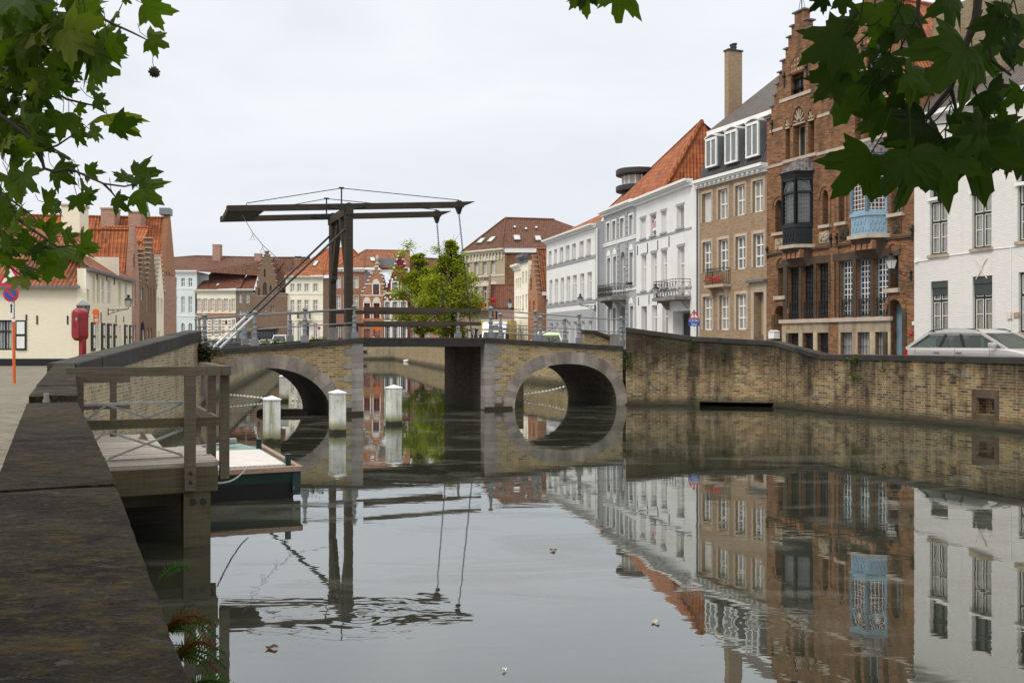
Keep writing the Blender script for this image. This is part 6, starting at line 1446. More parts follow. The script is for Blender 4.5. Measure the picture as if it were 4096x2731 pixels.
skyl(L9, pa, [(1905, 975), (1927, 975), (1948, 952), (1925, 955)], rf); skyl(L9, pa, [(1946, 970), (1967, 970), (1990, 946), (1968, 949)], rf); skyl(L9, pb, [(2056, 963), (2084, 963), (2080, 942), (2051, 942)], rf); skyl(L9, pb, [(2142, 965), (2168, 965), (2163, 945), (2137, 945)], rf)
for x in ((2054, 910), (2099, 917), (2140, 912)): skyl(L9, pb, [(x[0], x[1]+4), (x[0]+10, x[1]+4), (x[0]+10, x[1]-4), (x[0], x[1]-4)], rf)
fbx = MB().box(H.u(1866), H.u(1962), -.9, -.02, H.z(1910, 1243), H.z(1910, 1236)).build('balcony', M['cream_trim'], H.root)
q = MB(); rr = random.Random(5)
for k in range(330): x = lerp(H.u(1866), H.u(1962), rr.random()); q.ball((x, -.95+rr.random()*.3, H.z(1910, 1234)+rr.random()*(.45+.25*math.sin(x*4))), rr.uniform(.06, .12), 5, 3)
q.build('geraniums', M['flower'], fbx)
q = MB(); x0, x1 = H.u(1866), H.u(1962)
for k in range(30): x = lerp(x0, x1, k/29); q.tube([(x, -.88, H.z(1910, 1236)), (x, -.88, H.z(1910, 1236)+.7)], .015, 4)
q.build('railing', M['white_trim'], fbx)
# ---- small stepped gable with dark roof in front of the hotel
y10 = 99.0; A10 = ((1967-CX)/F*y10, y10); B10 = ((2062-CX)/F*y10, y10)
H = House(Fac(A10, B10), 'low_brick_house', 'low old brick house with dark tiled roof and stepped gable end below the hotel'); ze, zr = H.z(2000, 1230), H.z(2000, 1133)
for a, b in ((1969, 1974), (1982, 1989)): H.wuz(H.u(a), H.u(b), H.z(1980, 1285), H.z(1980, 1245), nv=1, fm='frame_dk', pm='glass')
H.H = ze; H.wall('brick_pk', depth=6); H.roof_par('tile_rb', ze, zr, d=6, y0=-.2)
q = MB(); gx0, gx1 = -.35, .0
for k in range(9): z0 = lerp(ze-1, zr+.9, k/9); e = k*.3; q.box(-.34, -.16, -.25+e, 6-e, z0, lerp(ze-1, zr+.9, (k+1)/9)); q.box(-.38, -.12, -.3+e, -.25+e+.34, lerp(ze-1, zr+.9, (k+1)/9)+.001, lerp(ze-1, zr+.9, (k+1)/9)+.07)
q.build('stepped_gable', M['brick_pk'], H.root)
q = MB(); rr = random.Random(9)
for k in range(40): q.ball((H.u(1972)+rr.uniform(-.25, .25), -.2-rr.random()*.15, H.z(1972, 1203)+rr.uniform(-.15, .3)), .07, 5, 3)
q.build('geraniums', M['flower'], H.root)
# ================================================================ far row, facing us
FY = 133.0
def far(xa, xb, name, label, Y=FY): return House(Fac(((xa-CX)/F*Y, Y), ((xb-CX)/F*Y, Y)), name, label)
def loc(H): 
    def L(p): d = Vector(p)-Vector((H.f.A[0], H.f.A[1], H.f.zb)); return (d.x*H.f.ux+d.y*H.f.uy, -(d.x*H.f.nx+d.y*H.f.ny), d.z)
    return L
def roofpts(H, mat, faces, ridges=(), name='roof'):
    L = loc(H); m = MB()
    for fc in faces: m.face(*[L(p) for p in fc])
    o = m.build(name, M[mat], H.root)
    if ridges:
        q = MB()
        for a, b in ridges: q.tube([L(a), L(b)], .12, 6)
        q.build('ridge_tiles', M[mat], o)
    return o, L
kt = dict(t=.09)
# pale blue house
H = far(680, 787, 'pale_blue_house', 'pale blue stucco house with brown roof at the left of the far row'); H.rec = .18; H.H = H.z(740, 1086); W0 = H
for a, b in ((701, 709), (724, 739), (753, 769)): H.wuz(H.u(a), H.u(b), H.z(740, 1147), H.z(740, 1112), tr=(.6,), **kt); H.wuz(H.u(a), H.u(b), H.z(740, 1252), H.z(740, 1186), tr=(.5,), pm='glass_c', **kt); H.wuz(H.u(a), H.u(b), .8, H.z(740, 1292), arch=.4, **kt)
H.wall('blue_wall', depth=9, rects=[(0, H.W, 0, H.H)]); H.cornice('white_trim', H.H-.25, H.H+.15, .4, dent=.5)
for zz in (H.z(740, 1153), H.z(740, 1262)): H.slabpart('string_course', 'white_trim', 0, H.W, zz-.12, zz, -.05, -.001)
r0, r1 = P3(783, 1024, FY+5), P3(1150, 1032, FY+5)
e0, e1, e2_ = (*H.f.A, H.H+ROAD), (*H.f.B, H.H+ROAD), P3(1150, 1100, FY)
lf = P3(695, 1031, FY+5); roofpts(H, 'tile_br', [((e0[0]-3, FY-.4, e0[2]), (e1[0], FY-.4, e1[2]), r0, lf), ((e1[0], FY-.4, e1[2]), (e1[0]+10, FY+2, e1[2]-.6), r1, r0)], [(r0, r1), (lf, r0)])
L = loc(H); m = MB(); p = [P3(787, 1097, FY+1.5), P3(835, 1100, FY+1.5), P3(835, 1150, FY+1.5), P3(787, 1180, FY+1.5)]; m.face(*[L(x) for x in p]); m.build('side_wall', M['blue_wall'], H.root)
# long house with quoin striped windows
H = far(781, 943, 'renaissance_house', 'long low house with cream windows between striped brick piers and brown roof'); H.rec = .12; H.H = H.z(860, 1160)
X = [(787, 804), (813, 830), (840, 857), (867, 885), (895, 913), (925, 941)]
for a, b in X: H.wuz(H.u(a), H.u(b), H.z(860, 1246), H.z(860, 1194), fm='cream_trim', pm='glass_w', tr=(.33, .66), **kt)
for a, b in ((822, 832), (845, 859), (872, 886), (927, 941), (790, 803)): H.wuz(H.u(a), H.u(b), H.z(860, 1346), H.z(860, 1278), fm='white_trim', pm='glass', tr=(.33, .66), **kt)
H.wuz(H.u(900), H.u(909), H.z(904, 1299), H.z(904, 1279), fm='stone_dk', pm='glass', arch=.3, **kt)
H.wall('cream_wall', depth=7); H.cornice('cream_trim', H.z(860, 1172), H.z(860, 1158), .4)
q = MB()
for i in range(5):
    a, b = H.u(X[i][1]), H.u(X[i+1][0]); c = (a+b)/2
    for k in range(6): z = lerp(H.z(860, 1246), H.z(860, 1194), k/6); q.box(c-.13, c+.13, -.03, -.001, z, z+.17)
q.build('brick_banding', M['brick_or'], H.root); H.slabpart('orange_band', 'brick_or', 0, H.W, H.z(860, 1268), H.z(860, 1252), -.03, -.001)
q = MB()
for x in (812, 838, 865, 893, 918): 
    for k in range(9): z = lerp(.6, H.z(860, 1275), k/9); q.box(H.u(x)-.18, H.u(x)+.18, -.025, -.001, z, z+.17)
q.build('brick_banding', M['brick_or'], H.root)
Yr = FY+5; ra, rb = P3(880, 1052, Yr), P3(1012, 1041, Yr); ea, eb = P3(778, 1160, FY-.3), P3(960, 1152, FY-.3)
rf, L = roofpts(H, 'tile_rb', [(ea, eb, rb, ra), (ea, ra, (ea[0], FY+10, ea[2]))], [(ra, rb)])
skyl(L, (ea, eb, ra), [(862, 1145), (874, 1145), (882, 1135), (870, 1135)], rf); H.chimney('brick_pk', L(P3(855, 1, Yr-1))[0], L(P3(884, 1, Yr-1))[0], 3.4, 4.6, H.z(860, 1075), H.f.uz(868, 980, 3.5)[1], pots=0)
# grey brown small house
H = far(944, 1012, 'small_brick_house', 'small grey brown brick house with red flower boxes beside the brown stepped gable'); H.rec = .15; H.H = H.z(980, 1160)
for a, b in ((954, 968), (983, 998)): H.wuz(H.u(a), H.u(b), H.z(976, 1211), H.z(976, 1177), **kt); H.wuz(H.u(a), H.u(b), H.z(976, 1275), H.z(976, 1240), **kt)
H.wuz(H.u(953), H.u(967), .03, H.z(960, 1325), fm='frame_blue', pm='frame_blue', name='door', **kt); H.wuz(H.u(982), H.u(1005), .03, H.z(990, 1328), fm='red_lead', pm='glass', **kt)
H.wall('brick_gy', depth=7); H.cornice('white_trim', H.z(980, 1163), H.z(980, 1156), .3); q = MB(); rr = random.Random(2)
for a in (961, 991):
    for k in range(26): q.ball((H.u(a)+rr.uniform(-.35, .35), -.15, H.z(976, 1279)+rr.uniform(-.1, .2)), .08, 5, 3)
q.build('flower_box', M['red_lead'], H.root); ea, eb, ra, rb = P3(942, 1158, FY-.2), P3(1015, 1156, FY-.2), P3(1000, 1085, FY+4), P3(1040, 1075, FY+4); roofpts(H, 'tile_rb', [(ea, eb, rb, ra)])
# brown stepped gable house
def stepg(H, cpx, ypk, left, mat, capm, thick=.35, depth=8, roofm='tile_br', base=None, capt=.1):
    """left = [(px of the left edge, y of the step top)] from the eaves upwards; mirrored about cpx"""
    c = H.u(cpx); rects = [(0, H.W, 0, H.z(cpx, left[0][1]))]
    for k in range(1, len(left)): a = H.u(left[k][0]); rects.append((max(0, a), min(H.W, 2*c-a), H.z(cpx, left[k-1][1]), H.z(cpx, left[k][1])))
    H.wall(mat, rects=rects, depth=depth, thick=thick); H.stepcaps(rects, capm, o=.1, thick=thick+.08, t=capt)
    e = min(c, H.W-c); H.roof_perp(roofm, c-e, c+e, rects[0][3]-.1, rects[-2][3]-.3, y0=thick+.05, d=depth); return rects
H = far(1012, 1147, 'stepped_gable_house', 'brown brick stepped gable house with a dark shop front on its ground floor', FY-.3); H.rec = .15
for a, b, y0, y1, ar in ((1055, 1063, 1107, 1075, .3), (1052, 1068, 1180, 1130, .5), (1032, 1041, 1182, 1150, .3), (1078, 1087, 1165, 1140, .3)): H.wuz(H.u(a), H.u(b), H.z(1060, y0), H.z(1060, y1), arch=ar, fm='stone_dk', nv=1 if b-a > 12 else 0, t=.06)
for a, b in ((1030, 1040), (1055, 1068), (1082, 1099)): H.wuz(H.u(a), H.u(b), H.z(1060, 1247), H.z(1060, 1221), fm='stone_tan', **kt)
H.wuz(H.u(1027), H.u(1108), .9, H.z(1060, 1322), fm='black_wood', pm='glass', nv=6, tr=(.45,), t=.1); H.slabpart('shop_fascia', 'black_wood', H.u(1024), H.u(1112), H.z(1060, 1320), H.z(1060, 1310), -.15, -.001)
stepg(H, 1067, 1012, [(1012, 1175), (1021, 1150), (1027, 1125), (1032, 1100), (1037, 1075), (1043, 1056), (1048, 1038), (1055, 1020), (1060, 1006)], 'brick_dk', 'stone_tan', roofm='tile_br'); H.slabpart('string_course', 'stone_tan', 0, H.W, H.z(1060, 1184), H.z(1060, 1182), -.04, -.001)
H.chimney('brick_pk', H.f.u(1017, 4), H.f.u(1043, 4), 4, 5, H.z(1040, 1080), H.f.uz(1030, 1016, 4)[1]); H.chimney('brick_rd', H.f.u(1176, 4), H.f.u(1202, 4), 4, 5, H.z(1040, 1100), H.f.uz(1190, 1037, 4)[1], pots=3)
roofpts(H, 'tile_br', [(P3(1075, 1160, FY+1), P3(1240, 1150, FY+1), P3(1240, 1030, FY+5), P3(1082, 1030, FY+5))], [(P3(1082, 1030, FY+5), P3(1240, 1030, FY+5))], name='side_roof')
# cream house
H = far(1143, 1292, 'cream_house', 'cream three storey house with orange hipped roof seen between the gantry stays'); H.rec = .15; H.H = H.z(1220, 1112)
X = [(1162, 1177), (1189, 1205), (1218, 1234), (1253, 1270)]
H.row(X, H.z(1220, 1167), H.z(1220, 1135), pm='glass_c', sur=.1, sm='cream_trim', **kt); H.row(X, H.z(1220, 1248), H.z(1220, 1200), pm='glass_c', tr=(.6,), sur=.1, sm='cream_trim', **kt); H.row(X[:2]+X[3:], .8, H.z(1220, 1292), pm='glass_c', tr=(.7,), **kt); H.wuz(H.u(1216), H.u(1236), .03, H.z(1220, 1292), fm='black_wood', pm='black_wood', name='door', **kt)
H.wall('cream_wall', depth=8, rects=[(0, H.W, 0, H.H)]); H.cornice('cream_trim', H.z(1220, 1116), H.z(1220, 1104), .45, dent=.5); balcony(H, H.u(1194), H.u(1242), H.z(1220, 1275), H.z(1220, 1252), .8, H.z(1220, 1283), style='scroll', panel='cream_trim')
for zz in (1178, 1256, 1285): H.slabpart('string_course', 'cream_trim', 0, H.W, H.z(1220, zz), H.z(1220, zz-3), -.05, -.001)
sw = (H.f.B[0]+1.9, FY+.2); MB().face((H.W, .01, 0), (H.W+2.0, .3, 0), (H.W+2.0, .3, H.H), (H.W, .01, H.H)).build('side_wall', M['brick_dk'], H.root)
ap, ap2 = P3(1315, 993, FY+5), P3(1408, 993, FY+5); e0, e1, e3 = P3(1140, 1104, FY-.4), P3(1295, 1100, FY-.4), P3(1440, 1080, FY+1.5)
rf, L = roofpts(H, 'tile_or', [(e0, e1, ap), (e1, P3(1350, 1100, FY), P3(1436, 1020, FY+5), ap2, ap), (e0, ap, (e0[0], FY+10, e0[2]))], [(e1, ap), (ap, ap2), (e0, ap), (ap2, P3(1436, 1020, FY+5))]); skyl(L, (e0, e1, ap), [(1248, 1066), (1263, 1066), (1278, 1044), (1262, 1044)], rf)
# red brown brick house behind the gantry posts
H = far(1343, 1457, 'red_brick_house', 'red brick house with white cornice behind the gantry posts'); H.rec = .15; H.H = H.z(1400, 1085)
for a, b in ((1345, 1362), (1376, 1392), (1415, 1433)): H.wuz(H.u(a), H.u(b), H.z(1420, 1153), H.z(1420, 1110), pm='glass_w', sur=.1, sm='stone_tan', **kt); H.wuz(H.u(a), H.u(b), H.z(1420, 1236), H.z(1420, 1183), tr=(.6,), pm='glass_c', sur=.1, sm='stone_tan', **kt); H.wuz(H.u(a), H.u(b), .03 if a > 1400 else .7, H.z(1420, 1300), pm='glass', fm='white_trim' if a < 1400 else 'frame_dk', **kt)
H.wall('brick_rd', depth=8, rects=[(0, H.W, 0, H.H)]); H.cornice('white_trim', H.z(1400, 1087), H.z(1400, 1072), .45, dent=.45); MB().face((H.W, .01, 0), (H.W+1.7, .35, 0), (H.W+1.7, .35, H.H+.2), (H.W, .01, H.H+.2)).build('side_wall', M['brick_pl'], H.root); MB().box(H.W+.1, H.W+4.1, .1, .5, H.H-.1, H.H+.25).build('gutter', M['white_trim'], H.root)
ap, ap2 = P3(1463, 1000, FY+5), P3(1640, 1003, FY+5); e0, e1 = P3(1340, 1072, FY-.4), P3(1455, 1070, FY-.4); e3 = P3(1640, 1072, FY)
rf, L = roofpts(H, 'tile_or2', [(e0, e1, ap), (e1, e3, ap2, ap), (e0, ap, (e0[0], FY+10, e0[2]))], [(e1, ap), (ap, ap2), (e0, ap)]); skyl(L, (e1, e3, ap), [(1483, 1047), (1503, 1047), (1497, 1031), (1478, 1031)], rf)
p0 = [P3(1517, 1072, FY+.4), P3(1580, 1072, FY+.4), P3(1580, 1033, FY+.4), P3(1513, 1033, FY+.4)]; p1 = [(x, y+4, z) for x, y, z in p0]; m = MB(); m.hexa([L(p) for p in p0], [L(p) for p in p1]); dz = m.build('zinc_dormer', M['zinc'], H.root); m = MB()
for k in range(7): x = lerp(p0[0][0], p0[1][0], k/6); m.box(L((x, FY, 0))[0]-.03, L((x, FY, 0))[0]+.03, .36, .399, L(p0[0])[2], L(p0[3])[2])
m.build('seam', M['zinc'], dz)
# little red gable with white arches
H = far(1446, 1533, 'red_stepped_gable_house', 'small orange red stepped gable house with white arched window heads and red frames', FY-.4); H.rec = .14
for a, b, y0, y1 in ((1492, 1517, 1178, 1137),): H.wuz(H.u(a), H.u(b), H.z(1505, y0), H.z(1505, y1), fm='frame_red', pm='glass_r', nv=1, sur=.12, sm='white_trim', t=.06)
for a, b in ((1456, 1480), (1494, 1519)): H.wuz(H.u(a), H.u(b), H.z(1488, 1274), H.z(1488, 1212), fm='frame_red', pm='glass_r', nv=1, tr=(.62,), sur=.12, sm='white_trim', t=.06); H.wuz(H.u(a), H.u(b), .6, H.z(1488, 1316), fm='frame_red', pm='glass_b', nv=1, tr=(.6,), t=.08)
for a, b, yb, yt in ((1490, 1518, 1135, 1115), (1454, 1482, 1208, 1188), (1492, 1521, 1208, 1188)):
    x0, x1, z0, z1 = H.u(a), H.u(b), H.z(1500, yb), H.z(1500, yt); c, r = (x0+x1)/2, (x1-x0)/2; MB().prism([(c-r*math.cos(math.pi*k/10), z0+(z1-z0)*math.sin(math.pi*k/10)) for k in range(11)], -.06, -.001).build('tympanum', M['cream_trim'], H.root)
stepg(H, 1505, 1062, [(1446, 1182), (1449, 1167), (1457, 1152), (1463, 1138), (1471, 1123), (1478, 1109), (1484, 1095), (1492, 1080), (1499, 1068)], 'brick_or', 'white_trim', roofm='tile_or2', capt=.13)
u, z = H.u(1509), H.z(1509, 1068); MB().lathe((u, .2, z), [(.28, .12), (.3, .3), (.42, .45), (.2, .6), (.12, .8), (.24, 1.0), (.28, 1.25), (.15, 1.6), (.02, 1.7)], 10).build('finial', M['stone_cr'], H.root)
for zz in (1183, 1137): H.slabpart('string_course', 'white_trim', 0 if zz > 1150 else H.u(1470), H.W if zz > 1150 else H.u(1540), H.z(1500, zz), H.z(1500, zz-3), -.04, -.001)
# maroon gable
H = far(1533, 1640, 'maroon_stepped_gable_house', 'maroon stepped gable house with white steps and white window surrounds half behind the trees', FY-.2); H.rec = .14
for a, b in ((1569, 1590), (1607, 1628)): H.wuz(H.u(a), H.u(b), H.z(1580, 1168), H.z(1580, 1130), fm='frame_dk', pm='glass_w', sur=.2, sm='white_trim', tr=(.5,), t=.05)
for a, b in ((1541, 1559), (1570, 1590), (1604, 1624)): H.wuz(H.u(a), H.u(b), H.z(1550, 1276), H.z(1550, 1207), fm='frame_dk', pm='glass_w', sur=.2, sm='white_trim', tr=(.5,), t=.06); H.wuz(H.u(a), H.u(b), .03 if a == 1570 else .5, H.z(1550, 1304), fm='frame_dk', pm='glass_w', gx=2, gz=4, sur=.18, sm='white_trim', t=.07)
stepg(H, 1600, 1012, [(1533, 1180), (1540, 1167), (1545, 1149), (1550, 1134), (1556, 1119), (1562, 1103), (1567, 1089), (1574, 1073), (1580, 1057), (1586, 1040), (1592, 1026), (1597, 1012)], 'brick_ma', 'white_trim', roofm='tile_rb', capt=.16)
for zz in (1172, 1282): H.slabpart('string_course', 'white_trim', 0, H.W, H.z(1580, zz+3), H.z(1580, zz-2), -.05, -.001)
q = MB(); 
for px, py in ((1553, 1121), (1569, 1118), (1583, 1112), (1597, 1115), (1540, 1190), (1549, 1196), (1562, 1188), (1577, 1192), (1592, 1190)): u, z = H.u(px), H.z(1580, py); q.box(u-.12, u+.12, -.05, -.001, z-.16, z+.16)
q.build('white_block', M['white_trim'], H.root)
# brown roofed house behind the trees
H = far(1640, 1872, 'brick_row_house', 'brown roofed brick house mostly hidden behind the two green trees'); H.rec = .15; H.H = H.z(1750, 1165)
for a, b in ((1652, 1668), (1700, 1716), (1752, 1768), (1800, 1817), (1846, 1862)): H.wuz(H.u(a), H.u(b), H.z(1750, 1245), H.z(1750, 1195), tr=(.6,), **kt); H.wuz(H.u(a), H.u(b), .6, H.z(1750, 1322), gx=1, gz=2, **kt)
H.wuz(H.u(1677), H.u(1690), .03, H.z(1680, 1310), fm='frame_red', pm='frame_red', name='door', **kt)
H.wall('brick_pk', depth=8); roofpts(H, 'tile_br', [(P3(1635, 1165, FY-.4), P3(1885, 1165, FY-.4), P3(1885, 1042, FY+5), P3(1640, 1030, FY+5))], [(P3(1640, 1030, FY+5), P3(1885, 1042, FY+5))])
# ================================================================ left bank houses
C1 = G(345, 1463, ROAD); LY = C1[1]; LD = (-.164, 1.0)
H = House(Fac(((-420-CX)/F*LY, LY), C1), 'cream_cottage', 'cream painted brick cottage with red pantile roof and dark green shutters'); H.rec = .12; H.H = H.z(200, 1143); UC = H.W
H.wuz(H.u(-14), H.u(47), H.z(20, 1400), H.z(20, 1280), fm='frame_dk', pm='glass_w', nv=1, tr=(.62,), gx=3, t=.075, lab='dark green window with net curtains')
for px0, px1 in ((64, 107), (-75, -30)):
    u0, u1, z0, z1 = H.u(px0), H.u(px1), H.z(85, 1400), H.z(85, 1281); s_ = MB().box(u0, u1, -.05, -.002, z0, z1).build('shutter', M['frame_dk'], H.root)
    for a, b in ((.06, .46), (.54, .95)): MB().box(u0+.06, u1-.08, -.056, -.051, lerp(z0, z1, a), lerp(z0, z1, b)).build('shutter_panel', M['white_trim'], s_)
H.wall('brick_cr', depth=6.5, rects=[(0, UC, 0, H.H)], sides=False); H.slabpart('plinth', 'black_paint', 0, UC+.02, 0, H.z(200, 1434), -.03, -.001)
anchors(H, [(149, 1262, 1297), (271, 1262, 1297), (106, 1258, 1280)])
yr = 3.4; zr = H.f.uz(100, 905, yr)[1]
MB().face((0, -.2, H.H-.05), (UC-.3, -.2, H.H-.05), (UC-1.6, yr, zr), (0, yr, zr)).build('roof', M['tile_or2'], H.root); H.slabpart('gutter', 'lead', 0, UC-.2, H.H-.14, H.H-.02, -.32, -.2)
H.chimney('brick_cr', H.f.u(260, 3.4), H.f.u(333, 3.4), 3.0, 4.0, zr-1.5, H.f.uz(295, 824, 3.0)[1], cap='stone_tan')
MB().box(H.u(313), UC, -.02, .35, H.H-.15, H.z(330, 1086)).build('parapet', M['cream_wall'], H.root)
# street side of the cottage
A2 = C1; B2 = along(A2, LD, 527); G2 = Fac(A2, B2)
Hs = House(G2, 'cream_cottage', 'street side of the cream cottage row with a line of shuttered windows'); H = Hs; H.rec = .05
zE = H.z(440, 1099); H.H = zE
up = (H.z(411, 1217), H.z(411, 1110))
for a, b, bl in ((347, 357, 0), (371, 380, 1), (388, 399, 1), (406, 417, 0), (430, 442, 0), (473, 485, 1), (498, 508, 0)):
    H.wuz(H.u(a), H.u(b), up[0], up[1], fm='cream_trim' if bl else 'white_trim', pm='brick_cr' if bl else 'glass', nv=0 if bl else 1, tr=() if bl else (.5,), t=.04 if bl else .06, rec=.07 if bl else .05)
lw = (H.z(430, 1400), H.z(430, 1298)); gz0, gz1 = .75, H.z(430, 1297)
for a, b in ((386, 397), (419, 427), (462, 466), (476, 483)): H.wuz(H.u(a), H.u(b), gz0, gz1, pm='glass', nv=1, tr=(.6,))
for a, b in ((363, 379), (404, 417), (428, 444), (453, 465), (496, 507), (516, 525)):
    u0, u1 = H.u(a), H.u(b); s_ = MB().box(u0, u1, -.05, -.002, gz0-.05, gz1+.05).build('shutter', M['frame_dk'], H.root)
    for p, q_ in ((.06, .45), (.55, .95)): MB().box(lerp(u0, u1, .45), lerp(u0, u1, .85), -.056, -.051, lerp(gz0, gz1, p), lerp(gz0, gz1, q_)).build('shutter_panel', M['white_trim'], s_)
H.wall('brick_cr', depth=.4, rects=[(0, H.W, 0, zE)]); H.slabpart('plinth', 'black_paint', 0, H.W, 0, .5, -.03, -.001); H.slabpart('gutter', 'lead', 0, H.W, zE-.12, zE+.02, -.25, -.0)
yr2 = 3.2; zr2 = zE+2.3; MB().face((.35, -.2, zE), (H.W+.1, -.2, zE), (H.W+.1, yr2, zr2), (1.0, yr2, zr2)).build('roof', M['tile_or2'], H.root)
anchors(H, [(387, 1095, 1120), (426, 1100, 1125), (456, 1108, 1140), (403, 1250, 1290), (463, 1260, 1292), (494, 1265, 1290)])
u = H.u(462); MB().box(u-.12, u+.12, -.15, 1.8, zE-.1, zE+1.0).build('party_parapet', M['cream_wall'], H.root)
lantern('black street lantern on a scroll bracket on the cream cottages', H.f.w(H.u(432), 0, H.z(432, 1240)), (H.f.nx, H.f.ny), arm=1.0, sc=.85)
lx, ly = ((333-CX)/F*(LY-.6), LY-.6)
t = thing('corner_lantern', 'grey capped lantern at the cottage corner above the red lifebuoy case', 'lantern', (lx, ly, H.z(350, 1262)+ROAD)); s_ = LY/F
q = MB(); q.hexa([(-.16, -.16, 0), (.16, -.16, 0), (.16, .16, 0), (-.16, .16, 0)], [(-.21, -.21, .42), (.21, -.21, .42), (.21, .21, .42), (-.21, .21, .42)]); q.build('glass', M['glass_b'], t); q = MB(); q.lathe((0, 0, .421), [(.32, 0), (.32, .04), (.06, .26), (.02, .28)], 8); q.build('cap', M['zinc'], t)
q = MB()
for a in (-1, 1):
    for b in (-1, 1): q.tube([(a*.16, b*.16, 0), (a*.21, b*.21, .42)], .02, 4)
q.tube([(0, .2, -.05), (0, .65, -.05)], .025, 5); q.box(-.17, .17, -.17, .17, -.04, .0); q.build('bracket', M['iron'], t)
# rest of the left street row
def lfac(a, b): return Fac(along(A2, LD, a), along(A2, LD, b))
def lrow(a, b, name, label, mat, eave, peak, wins, capm=None, roof='tile_or', cpx=None, steps=8, frm='white_trim', depth=9, roofup=.0):
    H = House(lfac(a, b), name, label); H.rec = .07; c = H.W/2; ze, zp = H.z((a+b)/2, eave), H.z((a+b)/2, peak); rects = [(0, H.W, 0, ze)]
    for k in range(steps): e = c*.92*(k+1)/steps; rects.append((e*.97, H.W-e*.97, lerp(ze, zp, k/steps), lerp(ze, zp, (k+1)/steps)))
    for (wa, wb, y1, y0, ar) in wins: H.wuz(H.u(wa), H.u(wb), max(.05, H.z((wa+wb)/2, y1)), H.z((wa+wb)/2, y0), fm=frm, pm='glass', arch=ar, nv=0, t=.06)
    H.wall(mat, rects=rects, depth=depth)
    if capm: H.stepcaps(rects, capm, o=.08, thick=.45)
    H.roof_perp(roof, -.0, H.W, ze-.05, zp-.2+roofup, y0=.4, d=depth); return H
Hp = lrow(527, 557, 'pink_brick_house', 'pink brick gabled house next to the cream cottages', 'brick_pk', 1105, 905, [(533, 543, 1224, 1135, 0), (531, 545, 1385, 1300, 0), (534, 539, 1070, 1017, 0)], None, 'tile_or', steps=26)
Hp2 = lrow(557, 585, 'brown_brick_house', 'dark brick house with pointed arched gateway on the left street', 'brick_dk', 1130, 1000, [(560, 580, 1400, 1285, .9), (564, 572, 1200, 1150, 0)], 'stone_tan', 'tile_or2', steps=7)
Hp3 = lrow(585, 626, 'stepped_gable_house', 'brown stepped gable house on the left street with red window boxes', 'brick_dk', 1140, 955, [(588, 594, 1250, 1140, .3), (601, 606, 1250, 1150, .3), (613, 618, 1250, 1155, .3), (588, 595, 1400, 1310, .3), (602, 608, 1400, 1312, .3)], 'stone_tan', 'tile_or', steps=9)
Hp4 = lrow(626, 655, 'cream_stepped_house', 'narrow cream stepped gable house on the left street', 'cream_wall', 1160, 1024, [(630, 636, 1260, 1190, 0), (643, 649, 1260, 1195, 0), (632, 638, 1400, 1325, 0)], 'cream_trim', 'tile_or2', steps=8)
Hp5 = lrow(655, 702, 'orange_brick_gable_house', 'tall orange brick gable house with stone finial at the end of the left street', 'brick_or', 1080, 860, [(662, 668, 1150, 1085, .3), (674, 680, 1155, 1090, .3), (686, 692, 1160, 1098, .3), (662, 670, 1270, 1180, 0), (676, 684, 1270, 1185, 0), (690, 697, 1270, 1190, 0), (665, 673, 1400, 1310, .3)], None, 'tile_or', steps=34, depth=12)
c = Hp5.W/2; MB().box(c-.5, c+.5, -.1, .6, Hp5.z(680, 862), Hp5.z(680, 836)).build('finial', M['zinc'], Hp5.root); Hp5.slabpart('string_course', 'stone_tan', 0, Hp5.W, Hp5.z(680, 1172), Hp5.z(680, 1166), -.05, -.001)
# big orange side roofs and chimneys behind the cottages, built as their own old house
yb = 58.0
H = House(Fac(((335-CX)/F*yb, yb), ((521-CX)/F*yb, yb)), 'tile_roofed_house', 'house with bright orange pantile slope and brick chimneys behind the cottages'); H.H = H.z(430, 1075)
H.wall('brick_pk', depth=8); m = MB(); m.face((0, -.1, H.H-.2), (H.W, -.1, H.H-.2), (H.W, 3, H.f.uz(521, 910, 3)[1]), (0, 3, H.f.uz(335, 908, 3)[1])); rf = m.build('roof', M['tile_or'], H.root); MB().tube([(0, 3, H.f.uz(335, 908, 3)[1]), (H.W, 3, H.f.uz(521, 910, 3)[1])], .1, 6).build('ridge_tiles', M['tile_or'], rf)
H.chimney('brick_pk', H.f.u(403, 6), H.f.u(457, 6), 6, 7, 4, H.f.uz(430, 836, 6)[1]); H.chimney('brick_pk', H.f.u(513, 6), H.f.u(562, 6), 6, 7, 4, H.f.uz(538, 850, 6)[1]); zt_ = H.f.uz(430, 862, 9)[1]
m = MB(); m.face((H.f.u(340, 9), 8.5, H.f.uz(340, 965, 9)[1]), (H.f.u(640, 9), 8.5, H.f.uz(640, 965, 9)[1]), (H.f.u(590, 9), 10, H.f.uz(590, 868, 9)[1]), (H.f.u(400, 9), 10, H.f.uz(400, 860, 9)[1])); m.build('rear_roof', M['tile_or2'], H.root)
# spire far behind
x, y, z = P3(589, 807, 320); t = thing('church_spire', 'slim blue grey church spire behind the left chimneys', 'spire', (x, y, ROAD)); MB().lathe((0, 0, 0), [(2.6, 0), (2.6, 34)], 8).build('tower', M['brick_yl'], t); MB().lathe((0, 0, 34), [(2.9, 0), (2.2, 4), (.05, z-ROAD-34)], 8).build('spire_roof', M['zinc'], t)
